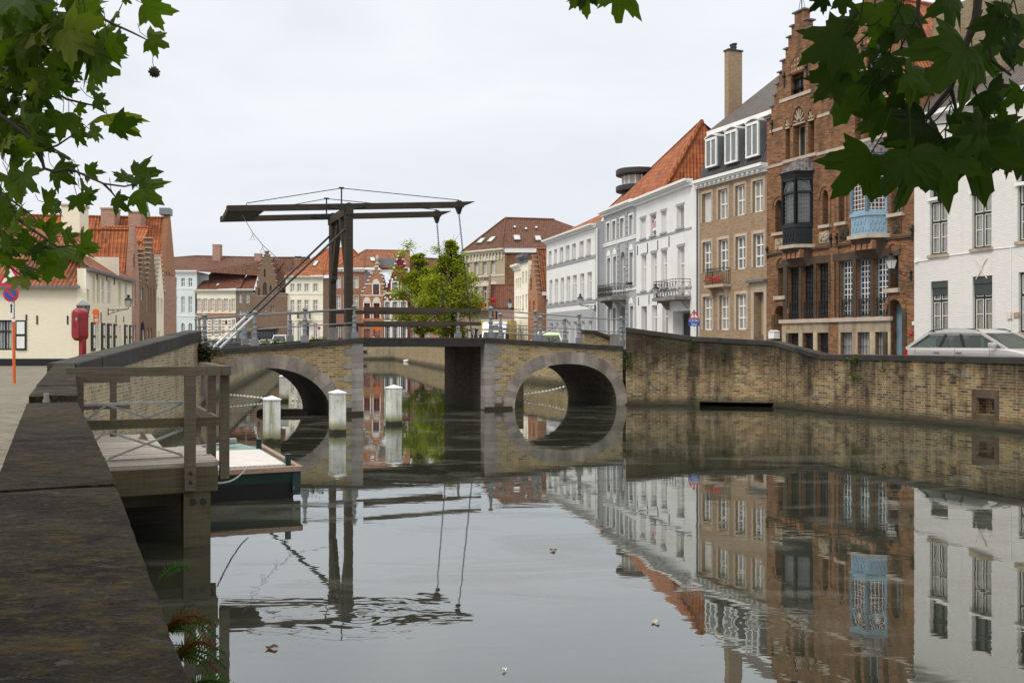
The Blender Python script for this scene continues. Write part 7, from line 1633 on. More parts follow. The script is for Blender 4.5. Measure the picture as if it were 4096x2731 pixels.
# ================================================================ cars
def bevel(o, w=.05, seg=2, ang=30):
    bm = bmesh.new(); bm.from_mesh(o.data); bmesh.ops.recalc_face_normals(bm, faces=bm.faces)
    es = [e for e in bm.edges if len(e.link_faces) == 2 and e.calc_face_angle(0) > math.radians(ang)]
    bmesh.ops.bevel(bm, geom=es, offset=w, segments=seg, affect='EDGES', profile=.6, clamp_overlap=True); bm.to_mesh(o.data); bm.free()
    for p in o.data.polygons: p.use_smooth = True
    try: o.data.set_sharp_from_angle(angle=math.radians(40))
    except Exception: pass
    return o
def car(label, loc, ang, paint, L=4.5, W=1.78, H=1.46, zb=.94, hood=1.15, xr0=.10, xr1=.5, xt=None, xw=None, cat='car', name='parked_car', pillars=(.28, .52), detail=False, group='parked cars', rt=.09):
    t = thing(name, label, cat, (loc[0], loc[1], ROAD), ang, group); w = W/2; xw = xw or L-hood; xt = xt or xw-.75; nose = zb-.30; r = .33
    def arch(xc): return [(xc+(r+.05)*math.cos(a), .30+(r+.05)*math.sin(a)) for a in [math.pi*k/8 for k in range(9)]]
    xf, xb = L-.82, .82
    prof = [(.03, .32), (.0, .62), (.05, zb-.04), (.12, zb), (xw, zb), (lerp(xw, L, .55), lerp(zb, nose, .35)), (L-.14, nose+.03), (L-.02, nose-.16), (L, .42), (L-.05, .26)]+[(x, z) for x, z in arch(xf)]+[(x, z) for x, z in arch(xb)]
    b = bevel(MB().prism(prof, -w, w).build('body', M[paint], t, uv=False), .06, 3)
    wi, wt = w-.07, w-.25; zt = H-rt
    B = [(xr0+.05, zb), (xw-.02, zb)]; T = [(xr1, zt), (xt, zt)]
    g = MB(); e = .02
    for s in (-1, 1):
        g.face((B[0][0], s*wi, zb-e), (B[1][0], s*wi, zb-e), (T[1][0], s*wt, zt), (T[0][0], s*wt, zt))
    g.face((B[0][0], -wi, zb-e), (B[0][0], wi, zb-e), (T[0][0], wt, zt), (T[0][0], -wt, zt)); g.face((B[1][0], -wi, zb-e), (B[1][0], wi, zb-e), (T[1][0], wt, zt), (T[1][0], -wt, zt)); g.build('windows', M['car_glass'], t)
    rp = [(xr1-.10, zt-.05), (xr1+.02, zt-.005), (lerp(xr1, xt, .3), zt+rt*.95), (lerp(xr1, xt, .7), zt+rt), (xt-.12, zt+rt*.6), (xt+.0, zt+.0), (xt+.05, zt-.05)]
    rp = rp+[(xt+.0, zt-.08), (xr1, zt-.09)]
    bevel(MB().prism(rp, -wt-.03, wt+.03).build('roof', M[paint], t, uv=False), .03, 2)
    for s in (-1, 1):
        q = MB(); q.beam((B[0][0]-.03, s*(wi+.005), zb-.03), (T[0][0]-.03, s*(wt+.005), zt+.0), .09, .13, up=(0, 1, 0)); q.build('pillar', M[paint], t); q = MB(); q.beam((B[1][0]+.03, s*(wi+.005), zb-.03), (T[1][0]+.03, s*(wt+.005), zt), .07, .07, up=(0, 1, 0)); q.build('pillar', M[paint], t)
    for s in (-1, 1):
        for f in pillars: q = MB(); x0, x1 = lerp(B[0][0], B[1][0], f), lerp(T[0][0], T[1][0], f*1.02); q.beam((x0, s*(wi+.004), zb-.02), (x1, s*(wt+.004), zt), .09, .02, up=(0, 1, 0)); q.build('door_pillar', M['rubber'], t)
    for x in (xf, xb):
        for s in (-1, 1):
            wh = MB(); n = 20; y0, y1 = s*(w-.21), s*(w-.01)
            wh.prism([(x+r*math.cos(2*math.pi*k/n), r+r*math.sin(2*math.pi*k/n)) for k in range(n)], y0, y1); tr = wh.build('wheel', M['rubber'], t)
            MB().prism([(x+.21*math.cos(2*math.pi*k/n), r+.21*math.sin(2*math.pi*k/n)) for k in range(n)], s*(w-.012), s*(w+.004)).build('rim', M['galv'], tr)
    for s in (-1, 1):
        MB().box(L-.10, L+.005, s*(w-.45), s*(w-.10), nose-.20, nose-.06).build('headlight', M['lamp_glass'], t)
        MB().box(-.012, .10, s*(w-.22), s*(w+.006), zb-.30, zb-.06).build('tail_light', M['tail'], t)
        m = MB(); m.box(xw-.42, xw-.28, s*(w+.0), s*(w+.20), zb+.02, zb+.17); bevel(m.build('mirror', M[paint], t, uv=False), .03, 2)
    MB().box(L-.03, L+.012, -w+.5, w-.5, .38, nose-.18).build('grille', M['rubber'], t); MB().box(-.02, .01, -.26, .26, .55, .66).build('number_plate', M['white_sign'], t)
    q = MB()
    for s in (-.35, .35):
        for x in (xt-.55, lerp(xr0, xt, .35)): q.box(x, x+.12, s-.22, s+.22, .55, zb+.28); q.box(x, x+.08, s-.11, s+.11, zb+.281, zb+.42)
    q.build('seats', M['rubber'], t)
    if detail:
        for s in (-1, 1):
            q = MB(); pts = [(lerp(xr1, xt, k/10)-.05, s*(wt-.02), zt+.05+.07*min(1, min(k, 10-k)/1.2)) for k in range(11)]; q.tube(pts, .022, 6); q.build('roof_rail', M['strut_dk'], t)
            q = MB(); q.tube([(B[0][0]-.05, s*(wi+.03), zb+.005), (B[1][0]-.05, s*(wi+.03), zb+.005)], .012, 5); q.tube([(B[0][0]-.03, s*(wi+.03), zb+.005), (T[0][0]+.0, s*(wt+.05), zt-.015), (lerp(T[0][0], T[1][0], .5), s*(wt+.06), zt+.012), (T[1][0]+.03, s*(wt+.05), zt-.015), (B[1][0]-.03, s*(wi+.03), zb+.005)], .010, 5); q.build('chrome_trim', M['galv'], t)
            for f in (.30, .53): x = lerp(B[0][0], B[1][0], f)+.02; MB().box(x, x+.2, s*(w-.01), s*(w+.03), zb-.145, zb-.11).build('door_handle', M['galv'], t)
            q = MB()
            for f in (.10, .52, .86): x = lerp(B[0][0], B[1][0], f); q.box(x-.004, x+.004, s*(w-.02), s*(w+.002), .35, zb-.02)
            q.build('door_seam', M['rubber'], t)
        MB().box(xw-.05, xw-.04, .15, .32, zb+.05, zb+.15).build('windscreen_ticket', M['white_sign'], t)
    return t
def dirang(v): return math.atan2(v[1], v[0])
nn = Vector((-rd.y, rd.x)); nn = nn if nn.x > 0 else -nn
offp = 2.3
p0 = ray2(3620, (R_B[0]+nn.x*1.75, R_B[1]+nn.y*1.75), (R_A[0]+nn.x*1.75, R_A[1]+nn.y*1.75))
wdt = 1.80; base = Vector(p0)+nn*(wdt/2)
car('silver estate car with roof rails parked behind the right canal wall', base, dirang(rd), 'car_silver', L=4.75, W=wdt, H=1.53, zb=.95, hood=1.30, xr0=.0, xr1=.78, xt=2.62, xw=3.68, rt=.13, pillars=(.34, .60), detail=True)
gy = 62.; car('pale green hatchback facing the bridge on the right street', ((2205-CX)/F*gy, gy+4.2), -math.pi/2-.05, 'car_green', L=4.2, W=1.95, H=1.84, zb=1.10, hood=.95, xr0=.1, xr1=.4, xt=2.5, xw=3.3, group=None, rt=.26)
FYc = 127.5
for px, lab, pn, kw, a in ((846, 'grey car at the left end of the far row of parked cars', 'car_grey', {}, math.pi), (918, 'dark car parked in front of the long striped house', 'car_dark', dict(H=1.6, zb=1.0), math.pi), (1003, 'small pale car parked between the dark car and the silver one', 'car_grey', dict(L=3.6), -math.pi/2), (1064, 'silver car parked left of the white van', 'car_silver', dict(L=4.2), -math.pi/2)):
    x = (px-CX)/F*FYc; k = dict(L=4.3); k.update(kw); car(lab, (x-(0 if abs(a) < 2 else -k['L']/2), FYc+(k['L']/2 if abs(a) < 2 else 0)), a, pn, **k)
car('white van facing the bridge on the far street', ((1117-CX)/F*FYc, FYc+2.2), -math.pi/2+.1, 'car_white', L=4.8, W=1.95, H=2.05, zb=1.15, hood=.75, xr0=.05, xr1=.15, xt=3.4, xw=4.15, cat='van', name='parked_van', pillars=(.45, .75), group=None)
car('low dark car just showing over the bridge leaf on the far street', ((1600-CX)/F*FYc, FYc), math.pi, 'car_dark', L=4.4, H=1.5)
# yellow box truck
ty = 82.; tx = (1985-CX)/F*ty
t = thing('box_truck', 'yellow box truck with white cab behind the right end of the bridge', 'truck', (tx, ty, ROAD), -math.pi/2-.12)
bevel(MB().box(-4.2, .0, -1.28, 1.28, .75, 2.95).build('cargo_box', M['yellow'], t), .04, 1); MB().box(-4.25, .03, -1.30, 1.30, 2.951, 3.0).build('box_trim', M['white_trim'], t)
bevel(MB().prism([(.05, .45), (1.75, .45), (1.8, 1.1), (1.45, 2.0), (1.1, 2.15), (.05, 2.2)], -1.0, 1.0).build('cab', M['car_white'], t, uv=False), .06, 2)
MB().prism([(1.79, 1.2), (1.81, 1.2), (1.50, 1.95), (1.48, 1.95)], -.88, .88).build('windscreen', M['car_glass'], t); bevel(MB().prism([(.05, 2.201), (1.2, 2.201), (.9, 2.75), (.05, 2.9)], -1.05, 1.05).build('wind_deflector', M['car_white'], t, uv=False), .1, 3)
MB().box(1.2, 1.32, -.35, .35, 2.3, 2.55).build('cooling_unit', M['lead'], t)
for x in (1.0, -3.2):
    for s in (-1, 1): MB().prism([(x+.42*math.cos(k*.4), .42+.42*math.sin(k*.4)) for k in range(16)], s*.75, s*1.02).build('wheel', M['rubber'], t)
for s in (-1, 1): MB().box(1.3, 1.45, s*1.02, s*1.25, 1.3, 1.75).build('mirror', M['rubber'], t); MB().box(1.76, 1.83, s*.6, s*.95, .65, .85).build('headlight', M['lamp_glass'], t)
MB().prism([(-2.6, 1.5), (-2.2, 1.5), (-1.9, 2.4), (-2.4, 2.0)], -1.30, -1.281).build('green_mark', M['weed'], t)
# ================================================================ signs
def disc(c, r, y0, y1, n=28): return [(c[0]+r*math.cos(2*math.pi*k/n), c[1]+r*math.sin(2*math.pi*k/n)) for k in range(n)], y0, y1
def nopark(t, x, z, r, y=0):
    m = MB(); m.prism(*disc((x, z), r, y-.02, y)); d = m.build('no_parking_disc', M['red_sign'], t); MB().prism(*disc((x, z), r*.76, y-.024, y-.021)).build('blue_field', M['blue_sign'], d)
    a = r*.54; w = r*.10; MB().prism([(x-a-w, z+a-w), (x-a+w, z+a+w), (x+a+w, z-a+w), (x+a-w, z-a-w)], y-.028, y-.0245).build('red_slash', M['red_sign'], d)
def tri(t, x, z, h, y=0, name='warning_triangle'):
    w = h*.577; m = MB(); m.prism([(x-w, z), (x+w, z), (x, z+h)], y-.02, y); d = m.build(name, M['red_sign'], t); k = .16; MB().prism([(x-w*(1-2.2*k), z+h*k*.8), (x+w*(1-2.2*k), z+h*k*.8), (x, z+h*(1-1.7*k))], y-.024, y-.021).build('white_field', M['white_sign'], d); return d
sx_, sy_ = G(57, 1533, ROAD); t = thing('sign_post', 'orange sign post with no parking disc, arrow plate and warning triangle', 'road sign', (sx_, sy_, ROAD)); s_ = sy_/F
zz = lambda py: ZE+(CY-py)*sy_/F-ROAD
xo = lambda px: (px-CX)/F*sy_-sx_
MB().tube([(0, 0, 0), (-.02, 0, zz(1268))], .04, 12).build('post', M['orange'], t); MB().tube([(-.02, 0, zz(1268)+.001), (-.03, 0, zz(1100))], .036, 10).build('upper_post', M['galv'], t)
nopark(t, xo(49), zz(1177), 31*s_, -.06); d = tri(t, xo(47), zz(1144), (1144-1050)*s_, -.05); 
q = MB(); x, z = xo(47), zz(1128); q.prism([(x-.08, z+.02), (x+.06, z+.06), (x+.07, z+.10), (x-.02, z+.12), (x-.09, z+.08)], -.080, -.0745)
for k in range(3): q.beam((x-.12+k*.08, -.077, z-.03), (x-.06+k*.08, -.077, z-.01), .008, .015)
q.build('pictogram', M['black_paint'], d)
p = MB().box(xo(43), xo(58), -.06, -.045, zz(1270), zz(1210)).build('arrow_plate', M['white_sign'], t); q = MB(); x = xo(50); q.prism([(x-.02, zz(1252)), (x+.02, zz(1252)), (x+.02, zz(1224)), (x+.045, zz(1224)), (x, zz(1214)), (x-.045, zz(1224)), (x-.02, zz(1224))], -.064, -.0605); q.build('arrow', M['black_paint'], p)
MB().box(-.045, .04, -.05, -.041, zz(1287), zz(1274)).build('sticker', M['white_sign'], t)
# PLATEAU sign
pn = ray2(2776, (R_C[0]+0, R_C[1]+3.5), (R_B[0], R_B[1]+3.5)); sx_, sy_ = pn; t = thing('sign_post', 'warning triangle over blue PLATEAU 30m plate behind the right canal wall', 'road sign', (sx_, sy_, ROAD)); s_ = sy_/F
MB().tube([(0, .03, 0), (0, .03, zz(1240))], .04, 10).build('post', M['white_sign'], t); d = tri(t, 0, zz(1275), 38*s_); q = MB(); q.prism([(-.018, zz(1264)), (.018, zz(1264)), (.028, zz(1250)), (-.028, zz(1250))], -.03, -.0245); q.prism(*disc((0, zz(1267.5)), .022, -.03, -.0245, 10)); q.build('exclamation_mark', M['black_paint'], d)
p = MB().box(-22.5*s_, 22.5*s_, -.02, 0, zz(1303.5), zz(1290.3)).build('blue_plate', M['blue_sign'], t); textmesh('30m', 13.5*s_, 'plate_text', M['white_sign'], p, (0, -.024, zz(1297.2)))
p = MB().box(-22.5*s_, 22.5*s_, -.02, 0, zz(1290), zz(1276.3)).build('blue_plate', M['blue_sign'], t); textmesh('PLATEAU', 10.5*s_, 'plate_text', M['white_sign'], p, (0, -.024, zz(1283.4)), sx=.88)
def farsign(px, py, r, Y, lab, orange=False):
    x = (px-CX)/F*Y; z = ZE+(CY-py)*Y/F-ROAD; t = thing('road_sign', lab, 'road sign', (x, Y, ROAD)); MB().tube([(0, .03, 0), (0, .03, z+.2)], .035, 6).build('post', M['orange' if orange else 'galv'], t)
    if orange: MB().prism(*disc((0, z), r*Y/F, -.03, 0)).build('plate', M['orange'], t)
    else: nopark(t, 0, z, r*Y/F)
farsign(1276, 1312, 6.5, 127, 'round no parking sign in front of the cream three storey house'); farsign(2101, 1295, 9, 88, 'round no parking sign in front of the narrow brick gable')
farsign(1509, 1315, 11, 127, 'orange temporary road sign in front of the small red gable house', True)
# orange sign by the cottages
oy = 38.0; ox = (384-CX)/F*oy; t = thing('road_sign', 'round orange temporary sign with a slim orange frame by the cream cottages', 'road sign', (ox, oy, ROAD)); z = ZE+(CY-1249)*oy/F-ROAD; MB().prism(*disc((0, z), 14*oy/F, -.03, 0)).build('plate', M['orange'], t); q = MB(); e = 9*oy/F
for s in (-1, 1): q.box(s*e-.02, s*e+.02, .0, .04, ZE+(CY-1290)*oy/F-ROAD, z)
for py in (1270, 1289): zc = ZE+(CY-py)*oy/F-ROAD; q.box(-e, e, .041, .06, zc-.03, zc+.03)
q.build('frame', M['orange'], t)
# lifebuoy case
ly_ = 20.2; lx_ = (320-CX)/F*ly_; t = thing('lifebuoy_case', 'faded red lifebuoy case on a red post behind the quay wall', 'lifebuoy case', (lx_, ly_, ROAD), -.28); k = ly_/F
zc = ZE+(CY-1298)*k-ROAD; hw, hh = 26*k, 65*k
def rr_(hw, hh, r, n=6): return [(sx_*(hw-r)+r*math.cos(a0+math.pi/2*j/n), sz_*(hh-r)+zc+r*math.sin(a0+math.pi/2*j/n)) for sx_, sz_, a0 in ((1, 1, 0), (-1, 1, math.pi/2), (-1, -1, math.pi), (1, -1, 1.5*math.pi)) for j in range(n+1)]
m = MB(); rings = [(rr_(hw, hh, .12), .09), (rr_(hw, hh, .12), -.08), (rr_(hw-.03, hh-.03, .10), -.13), (rr_(hw-.07, hh-.07, .07), -.15)]; n = len(rings[0][0]); vs = [(x, y, z) for pl, y in rings for x, z in pl]
m.add(vs, [(i*n+j, i*n+(j+1) % n, (i+1)*n+(j+1) % n, (i+1)*n+j) for i in range(3) for j in range(n)]+[tuple(range(n)), tuple(range(3*n, 4*n))]); c = m.build('case', M['ring_red'], t, fixn=True)
MB().box(.04, .12, -.19, -.151, zc-.28, zc+.22).build('case_handle', M['ring_red'], t); MB().box(.055, .10, -.20, -.191, zc+.08, zc+.14).build('latch', M['galv'], t); MB().box(.02, .11, -.06, .06, 0, zc-hh+.1).build('post', M['ring_red'], t)
# person on the far quay
def person(label, X, Y, h=1.72):
    me = bpy.data.meshes.new('person'); J = [(0, 0, .95), (0, 0, 1.2), (0, 0, 1.42), (0, 0, 1.5), (0, -.01, 1.58), (0, -.01, 1.68), (.09, 0, .9), (.10, -.02, .5), (.10, 0, .06), (.10, -.12, .03), (-.09, 0, .9), (-.10, .06, .5), (-.10, .1, .08), (-.10, -.02, .03), (.19, 0, 1.40), (.23, .02, 1.15), (.22, -.06, .9), (-.19, 0, 1.40), (-.23, .02, 1.15), (-.22, -.06, .9)]
    E = [(0, 1), (1, 2), (2, 3), (3, 4), (4, 5), (0, 6), (6, 7), (7, 8), (8, 9), (0, 10), (10, 11), (11, 12), (12, 13), (2, 14), (14, 15), (15, 16), (2, 17), (17, 18), (18, 19)]
    R = [.15, .15, .14, .055, .09, .08, .10, .07, .05, .04, .10, .07, .05, .04, .06, .045, .035, .06, .045, .035]
    me.from_pydata([tuple(c*h/1.76 for c in j) for j in J], E, []); o = bpy.data.objects.new('person', me); COL.objects.link(o); o.location = (X, Y, ROAD); o.rotation_euler = (0, 0, .4); me.materials.append(M['cloth'])
    s = o.modifiers.new('skin', 'SKIN'); 
    for i, v in enumerate(me.skin_vertices[0].data): v.radius = (R[i], R[i]*.85); v.use_root = i == 0
    o.modifiers.new('sub', 'SUBSURF').levels = 1; tag(o, label, 'person')
    MB().ball((0, -.015, 1.63*h/1.76), .098, 12, 8, 1.15).build('head', M['skin'], o, smooth=True); MB().ball((0, .015, 1.67*h/1.76), .105, 12, 8, .95).build('hair', M['hair'], o, smooth=True)
person('person with white hair in a dark jacket walking on the far quay', (1496-CX)/F*126, 126.0, 1.80)
# ================================================================ vegetation
def cards(m, c, n, rad, s0, s1, rng, squash=.7, droop=.3):
    for _ in range(n):
        v = Vector((rng.gauss(0, 1), rng.gauss(0, 1), rng.gauss(0, 1)*squash))*rad*.55; p = Vector(c)+v; s = rng.uniform(s0, s1)
        a = Vector((rng.uniform(-1, 1), rng.uniform(-1, 1), rng.uniform(-.6, .4))).normalized(); b = a.cross(Vector((rng.uniform(-.5, .5), rng.uniform(-.5, .5), 1))).normalized()*s*.42; a = a*s
        m.add([p-a*.5, p+b*.9-a*.05, p+a*.5, p-b*.9-a*.05], [(0, 1, 2, 3)])
def fartree(label, px, Y, z0, z1, R, prof, seed, bare=0, n=7000, lean=0.0, asym=()):
    rng = random.Random(seed); X = (px-CX)/F*Y; t = thing('tree', label, 'tree', (X, Y, ROAD), 0, 'trees on the far quay'); h = z1-ROAD; tr = MB(); tr.tube([(0, 0, 0), (.05, 0, h*.3), (.0+lean*.5, 0, h*.6), (lean, 0, h*.92)], .23, 8, r2=.05)
    cl = MB(); clumps = []
    for k in range(90):
        f = rng.random()**.9; r = R*[lerp(a[1], b[1], (f-a[0])/(b[0]-a[0])) for a, b in zip(prof, prof[1:]) if a[0] <= f <= b[0]][0]; a = rng.uniform(0, 2*math.pi); q = r*math.sqrt(rng.uniform(.15, 1))
        c = Vector((q*math.cos(a)+lean*f, q*math.sin(a)*.8, z0-ROAD+(z1-z0)*f)); clumps.append((c, max(.30, r*.34)))
    clumps += [(Vector(c), r) for c, r in asym]
    for c, r in clumps:
        st = Vector((lean*.5*c.z/h, 0, max(h*.22, c.z-q*.7-.6))); tr.tube([st, st.lerp(c, .55)+Vector((0, 0, -.1)), c], .055, 5, r2=.012)
        cards(cl, c, int(n/len(clumps)), r, .13, .34, rng)
    for k in range(bare):
        b = Vector((lean*.9+rng.uniform(-.2, .2), 0, h*rng.uniform(.72, .9))); e = b+Vector((rng.uniform(-1.0, 1.0), rng.uniform(-.5, .5), rng.uniform(1.2, 2.9))); mid = b.lerp(e, .5)+Vector((rng.uniform(-.2, .2), 0, .1)); tr.tube([b, mid, e], .035, 5, r2=.008); tr.tube([mid, mid+Vector((rng.uniform(-.6, .6), 0, rng.uniform(.3, .8)))], .014, 4, r2=.006)
    tr.build('trunk', M['bark'], t); cl.build('crown', M['leaf_far'], t, uv=False)
P1 = [(0, .35), (.12, .7), (.3, 1), (.5, .85), (.7, .6), (.85, .35), (1, .15)]
fartree('yellow green young tree left of the taller one on the far quay', 1690, 110, 3.2, 12.2, 3.4, P1, 11, 4, 20000, -.5, [((-2.4, 0, 11.2), .8), ((-1.6, 0, 12.2), .7), ((-2.8, 0, 9.0), 1.0)])
P2 = [(0, .3), (.12, .6), (.3, .95), (.5, 1), (.68, .7), (.82, .35), (1, .12)]
fartree('taller tree with bare twigs at its top on the far quay', 1808, 99, 2.4, 12.6, 3.1, P2, 23, 11, 22000, -.15, [((-1.4, 0, 10.6), .7), ((.9, 0, 9.9), .8)])
def shrub(label, pts, mat, n, rad, s0, s1, seed, cat='plant', name='shrub', group=None):
    rng = random.Random(seed); t = thing(name, label, cat, pts[0], 0, group); m = MB(); st = MB(); o = Vector(pts[0])
    for p in pts: cards(m, Vector(p)-o, n, rad, s0, s1, rng); st.tube([(0, 0, -rad*.8), Vector(p)-o+Vector((0, 0, .01))], .012, 4)
    st.build('stem', M['bark'], t); m.build('leaves', M[mat], t, uv=False)
Yq = 27.6
shrub('dark straggly shrub growing where the quay wall meets the bridge', [P3(x, y, Yq-.1) for x, y in ((795, 1400), (815, 1420), (830, 1425), (800, 1440), (805, 1380), (835, 1405))], 'shrub', 150, .28, .05, .12, 4)
def wallplant(px, py, A_, B_, lab, n=70, rad=.16, mat='weed', dz=(0, -.25)):
    x, y = ray2(px, A_, B_); z = ZE+(CY-py)*y/F; shrub(lab, [(x-.06, y-.06, z), (x-.06, y-.06, z+dz[1])], mat, n, rad, .04, .11, px, name='wall_plant', group='weeds in the canal masonry')
wallplant(3425, 1440, R_B, R_A, 'pale weed hanging from the coping of the right canal wall', 130, .24, 'weed', (0, -.5)); wallplant(2772, 1365, R_C, R_B, 'little green tuft under the coping near the road sign', 40, .12)
wallplant(2515, 1420, R_C, R_B, 'green weed in the joint between right arch and canal wall', 90, .16, 'weed', (0, -.35)); wallplant(2900, 1408, R_C, R_B, 'tiny sprig low on the wall above the culvert slot', 14, .07); wallplant(3535, 1446, R_B, R_A, 'small green tuft below the coping in front of the blue door', 16, .10)
def bt(px, py, lab, n=60, r=.15): u, z = BR.uz(px, py, .2); shrub(lab, [bw(u, .25, z), bw(u+.25, .25, z-.02)], 'weed', n, r, .04, .12, px, name='wall_plant', group='weeds in the canal masonry')
bt(1254, 1357, 'bright weed at the foot of the gantry on the bridge coping'); bt(1105, 1370, 'low weeds along the left bridge coping below the van'); bt(1060, 1373, 'low green weed on the left bridge coping', 40); bt(2200, 1358, 'single green weed on the right bridge coping before the green car', 30, .12)
# ferns on the foreground wall
def fern(label, root, dirs, mats, seed):
    rng = random.Random(seed); t = thing('fern', label, 'fern', root, 0, 'ferns on the foreground wall')
    for d, mt in zip(dirs, mats):
        q = MB(); L = Vector(d).length; d = Vector(d); n = 17; d = d*.62; L *= .62; pts = [d*(k/n)+Vector((0, 0, .25*L*math.sin(math.pi*.9*k/n)-.25*L*(k/n)**2)) for k in range(n+1)]; q.tube(pts, .0025, 4, r2=.001)
        for k in range(2, n):
            ax = (pts[k+1]-pts[k]).normalized(); sd = ax.cross(Vector((.2, -1, .6))).normalized(); up = sd.cross(ax); w = L*.17*math.sin(math.pi*(k/n)**.75)+.002
            for s in (-1, 1):
                tip = pts[k]+(sd*s+ax*.35+up*rng.uniform(-.25, .15)).normalized()*w; b = ax*L*.022; q.add([pts[k]-b*.5, pts[k]+b*.6, pts[k].lerp(tip, .6)+b*.8, tip, pts[k].lerp(tip, .6)-b*.4], [(0, 1, 2, 3, 4)])
        q.build('frond', M[mt], t, uv=False)
def edge(py, dz=-.07):
    Y = .391*F/(py-CY); i = 1 if Y < 2.64 else 2; p = lerp(0, 1, (Y-LW[i][1])/(LW[i+1][1]-LW[i][1])); x = lerp(LW[i][0], LW[i+1][0], p); return (x+.005, Y, ZN+dz)
fern('small green fern frond at the top of the fern group on the foreground wall', edge(2290, -.02), [(.085, .03, .05)], ['fern'], 1)
fern('bronze and green ferns halfway down the foreground coping edge', edge(2360), [(.13, -.01, .05), (.13, .03, .035), (.11, -.03, .0), (.14, .01, .01), (.08, -.02, .05)], ['fern_br', 'fern', 'fern', 'fern', 'fern_br'], 2)
fern('bronze green ferns at the middle of the foreground wall edge', edge(2450), [(.11, -.01, .05), (.12, .02, .03), (.10, -.02, -.01), (.07, .01, .05), (.13, .0, .0), (.10, .03, -.02)], ['fern_br', 'fern', 'fern', 'fern', 'fern', 'fern_br'], 3)
fern('dark drooping ferns near the bottom of the foreground wall', edge(2560), [(.13, -.01, -.02), (.12, .02, .005), (.09, -.02, -.06), (.11, .0, .02)], ['fern', 'fern', 'fern_br', 'fern'], 4); fern('lowest dark fern at the bottom of the foreground wall', edge(2640), [(.09, 0, -.045), (.06, .02, -.01)], ['fern', 'fern_br'], 5)
# ---- plane tree over the camera
HALF = [(0, 1.0), (7, .82), (13, .80), (17, .64), (24, .50), (30, .56), (36, .76), (41, .74), (48, .96), (54, .74), (62, .72), (68, .56), (76, .46), (84, .56), (90, .54), (100, .70), (108, .52), (122, .40), (140, .26), (160, .16), (178, .09)]
OUT = [(a, r) for a, r in HALF]+[(-a, r) for a, r in HALF[::-1] if a > 0]
def leaf(m, base, tipdir, L, nrm, rng, curl=.25, simple=False):
    d = Vector(tipdir).normalized(); n = Vector(nrm); n = (n-d*n.dot(d)).normalized(); s = n.cross(d); base = Vector(base); c = base+d*L*.12
    k1, k2 = rng.uniform(.2, 1)*curl, rng.uniform(-.4, .8)*curl; j = [rng.uniform(.9, 1.1) for _ in range(6)]
    vs = [c]; R = OUT if not simple else OUT[::2]; L2 = L*.9; ph = rng.uniform(0, 6)
    mid = []
    for a, r in R:
        r = r*j[int((a+180)/60.01)]; x, y = r*math.cos(math.radians(a)), r*math.sin(math.radians(a)); z = -k1*r*r*.6+k2*abs(y)*.7+.06*curl*3*math.sin(math.radians(a)*3+ph)*r
        vs.append(c+(d*x+s*y+n*z)*L2)
        z2 = -k1*r*r*.15+k2*abs(y)*.22+.03; mid.append(c+(d*x*.5+s*y*.5+n*z2*.6)*L2)
    N = len(R)
    if simple: m.add(vs, [(0, i+1, (i+1) % N+1) for i in range(N)])
    else: m.add(vs+mid, [(0, N+1+i, N+1+(i+1) % N) for i in range(N)]+[(N+1+i, i+1, (i+1) % N+1, N+1+(i+1) % N) for i in range(N)])
tt = thing('plane_tree', 'plane tree whose leafy branches frame the upper left, top and upper right', 'tree', (0, 0, 0))
rng = random.Random(42)
trk = MB(); TR = Vector((-4.3, -3.6, 0)); trk.tube([TR+Vector((0, 0, ROAD-.05)), TR+Vector((.05, 0, 3.2)), TR+Vector((.2, .2, 5.6))], .30, 12, r2=.2); trk.build('trunk', M['bark'], tt)
lm = MB()
def L_(pts, r, r2): lm.tube(pts, r, 7, r2=r2)
def imgpath(pts, Y, k, ox=0, dY=0.0): return [Vector(P3(ox+x/k, y/k, Y+dY*i/max(1, len(pts)-1))) for i, (x, y) in enumerate(pts)]
top = TR+Vector((.2, .2, 5.5)); K1, K2 = 1.3066, 1.6506; YL, YR = 4.3, 2.05
e = imgpath([(-60, 480)], YL, K1)[0]; L_([top, Vector((-4.2, .5, 5.3)), Vector((-3.4, 2.8, 4.6)), Vector((-2.9, 3.9, 4.1)), e], .12, .02)
e2 = imgpath([(1345, -60)], YR, K2, 3100)[0]; L_([top, Vector((-2, -1, 5.9)), Vector((.3, .6, 5.2)), Vector((1.0, 1.6, 4.2)), e2], .12, .014)
paths = [[(-60, 480), (150, 250), (160, 340), (230, 450), (350, 520), (480, 550), (550, 590)], [(-60, 560), (0, 600), (120, 690), (210, 790), (230, 880), (290, 900), (360, 880), (440, 915), (540, 960), (650, 975), (720, 960)], [(150, 250), (300, 120), (500, 80), (600, 130), (690, 170), (770, 210)], [(-40, 980), (-10, 1010), (110, 1160), (200, 1220), (300, 1290), (420, 1280)], [(-40, 1300), (-10, 1340), (70, 1410), (110, 1440)], [(0, 600), (60, 640), (190, 690), (330, 600)], [(0, 1000), (80, 1060), (170, 1130), (230, 1210)], [(540, 960), (580, 1000), (605, 1032)], [(230, 450), (330, 420), (420, 430)], [(210, 790), (300, 760), (390, 700)]]
for i, p in enumerate(paths): L_(imgpath(p, YL+rng.uniform(-.15, .15), K1), .010 if i < 4 else .006, .003)
for p, r in (([(1345, -60), (1330, 110), (1250, 330), (1160, 580), (1030, 740), (990, 780)], .0095), ([(1330, 110), (1400, 200), (1430, 400), (1560, 500)], .006), ([(950, -20), (940, 120), (960, 170), (1000, 260)], .005), ([(1160, 580), (1190, 700), (1200, 800)], .005), ([(990, 780), (880, 720), (760, 640)], .004)): L_(imgpath(p, YR, K2, 3100), r, r*.45)
lm.build('limb', M['bark'], tt)
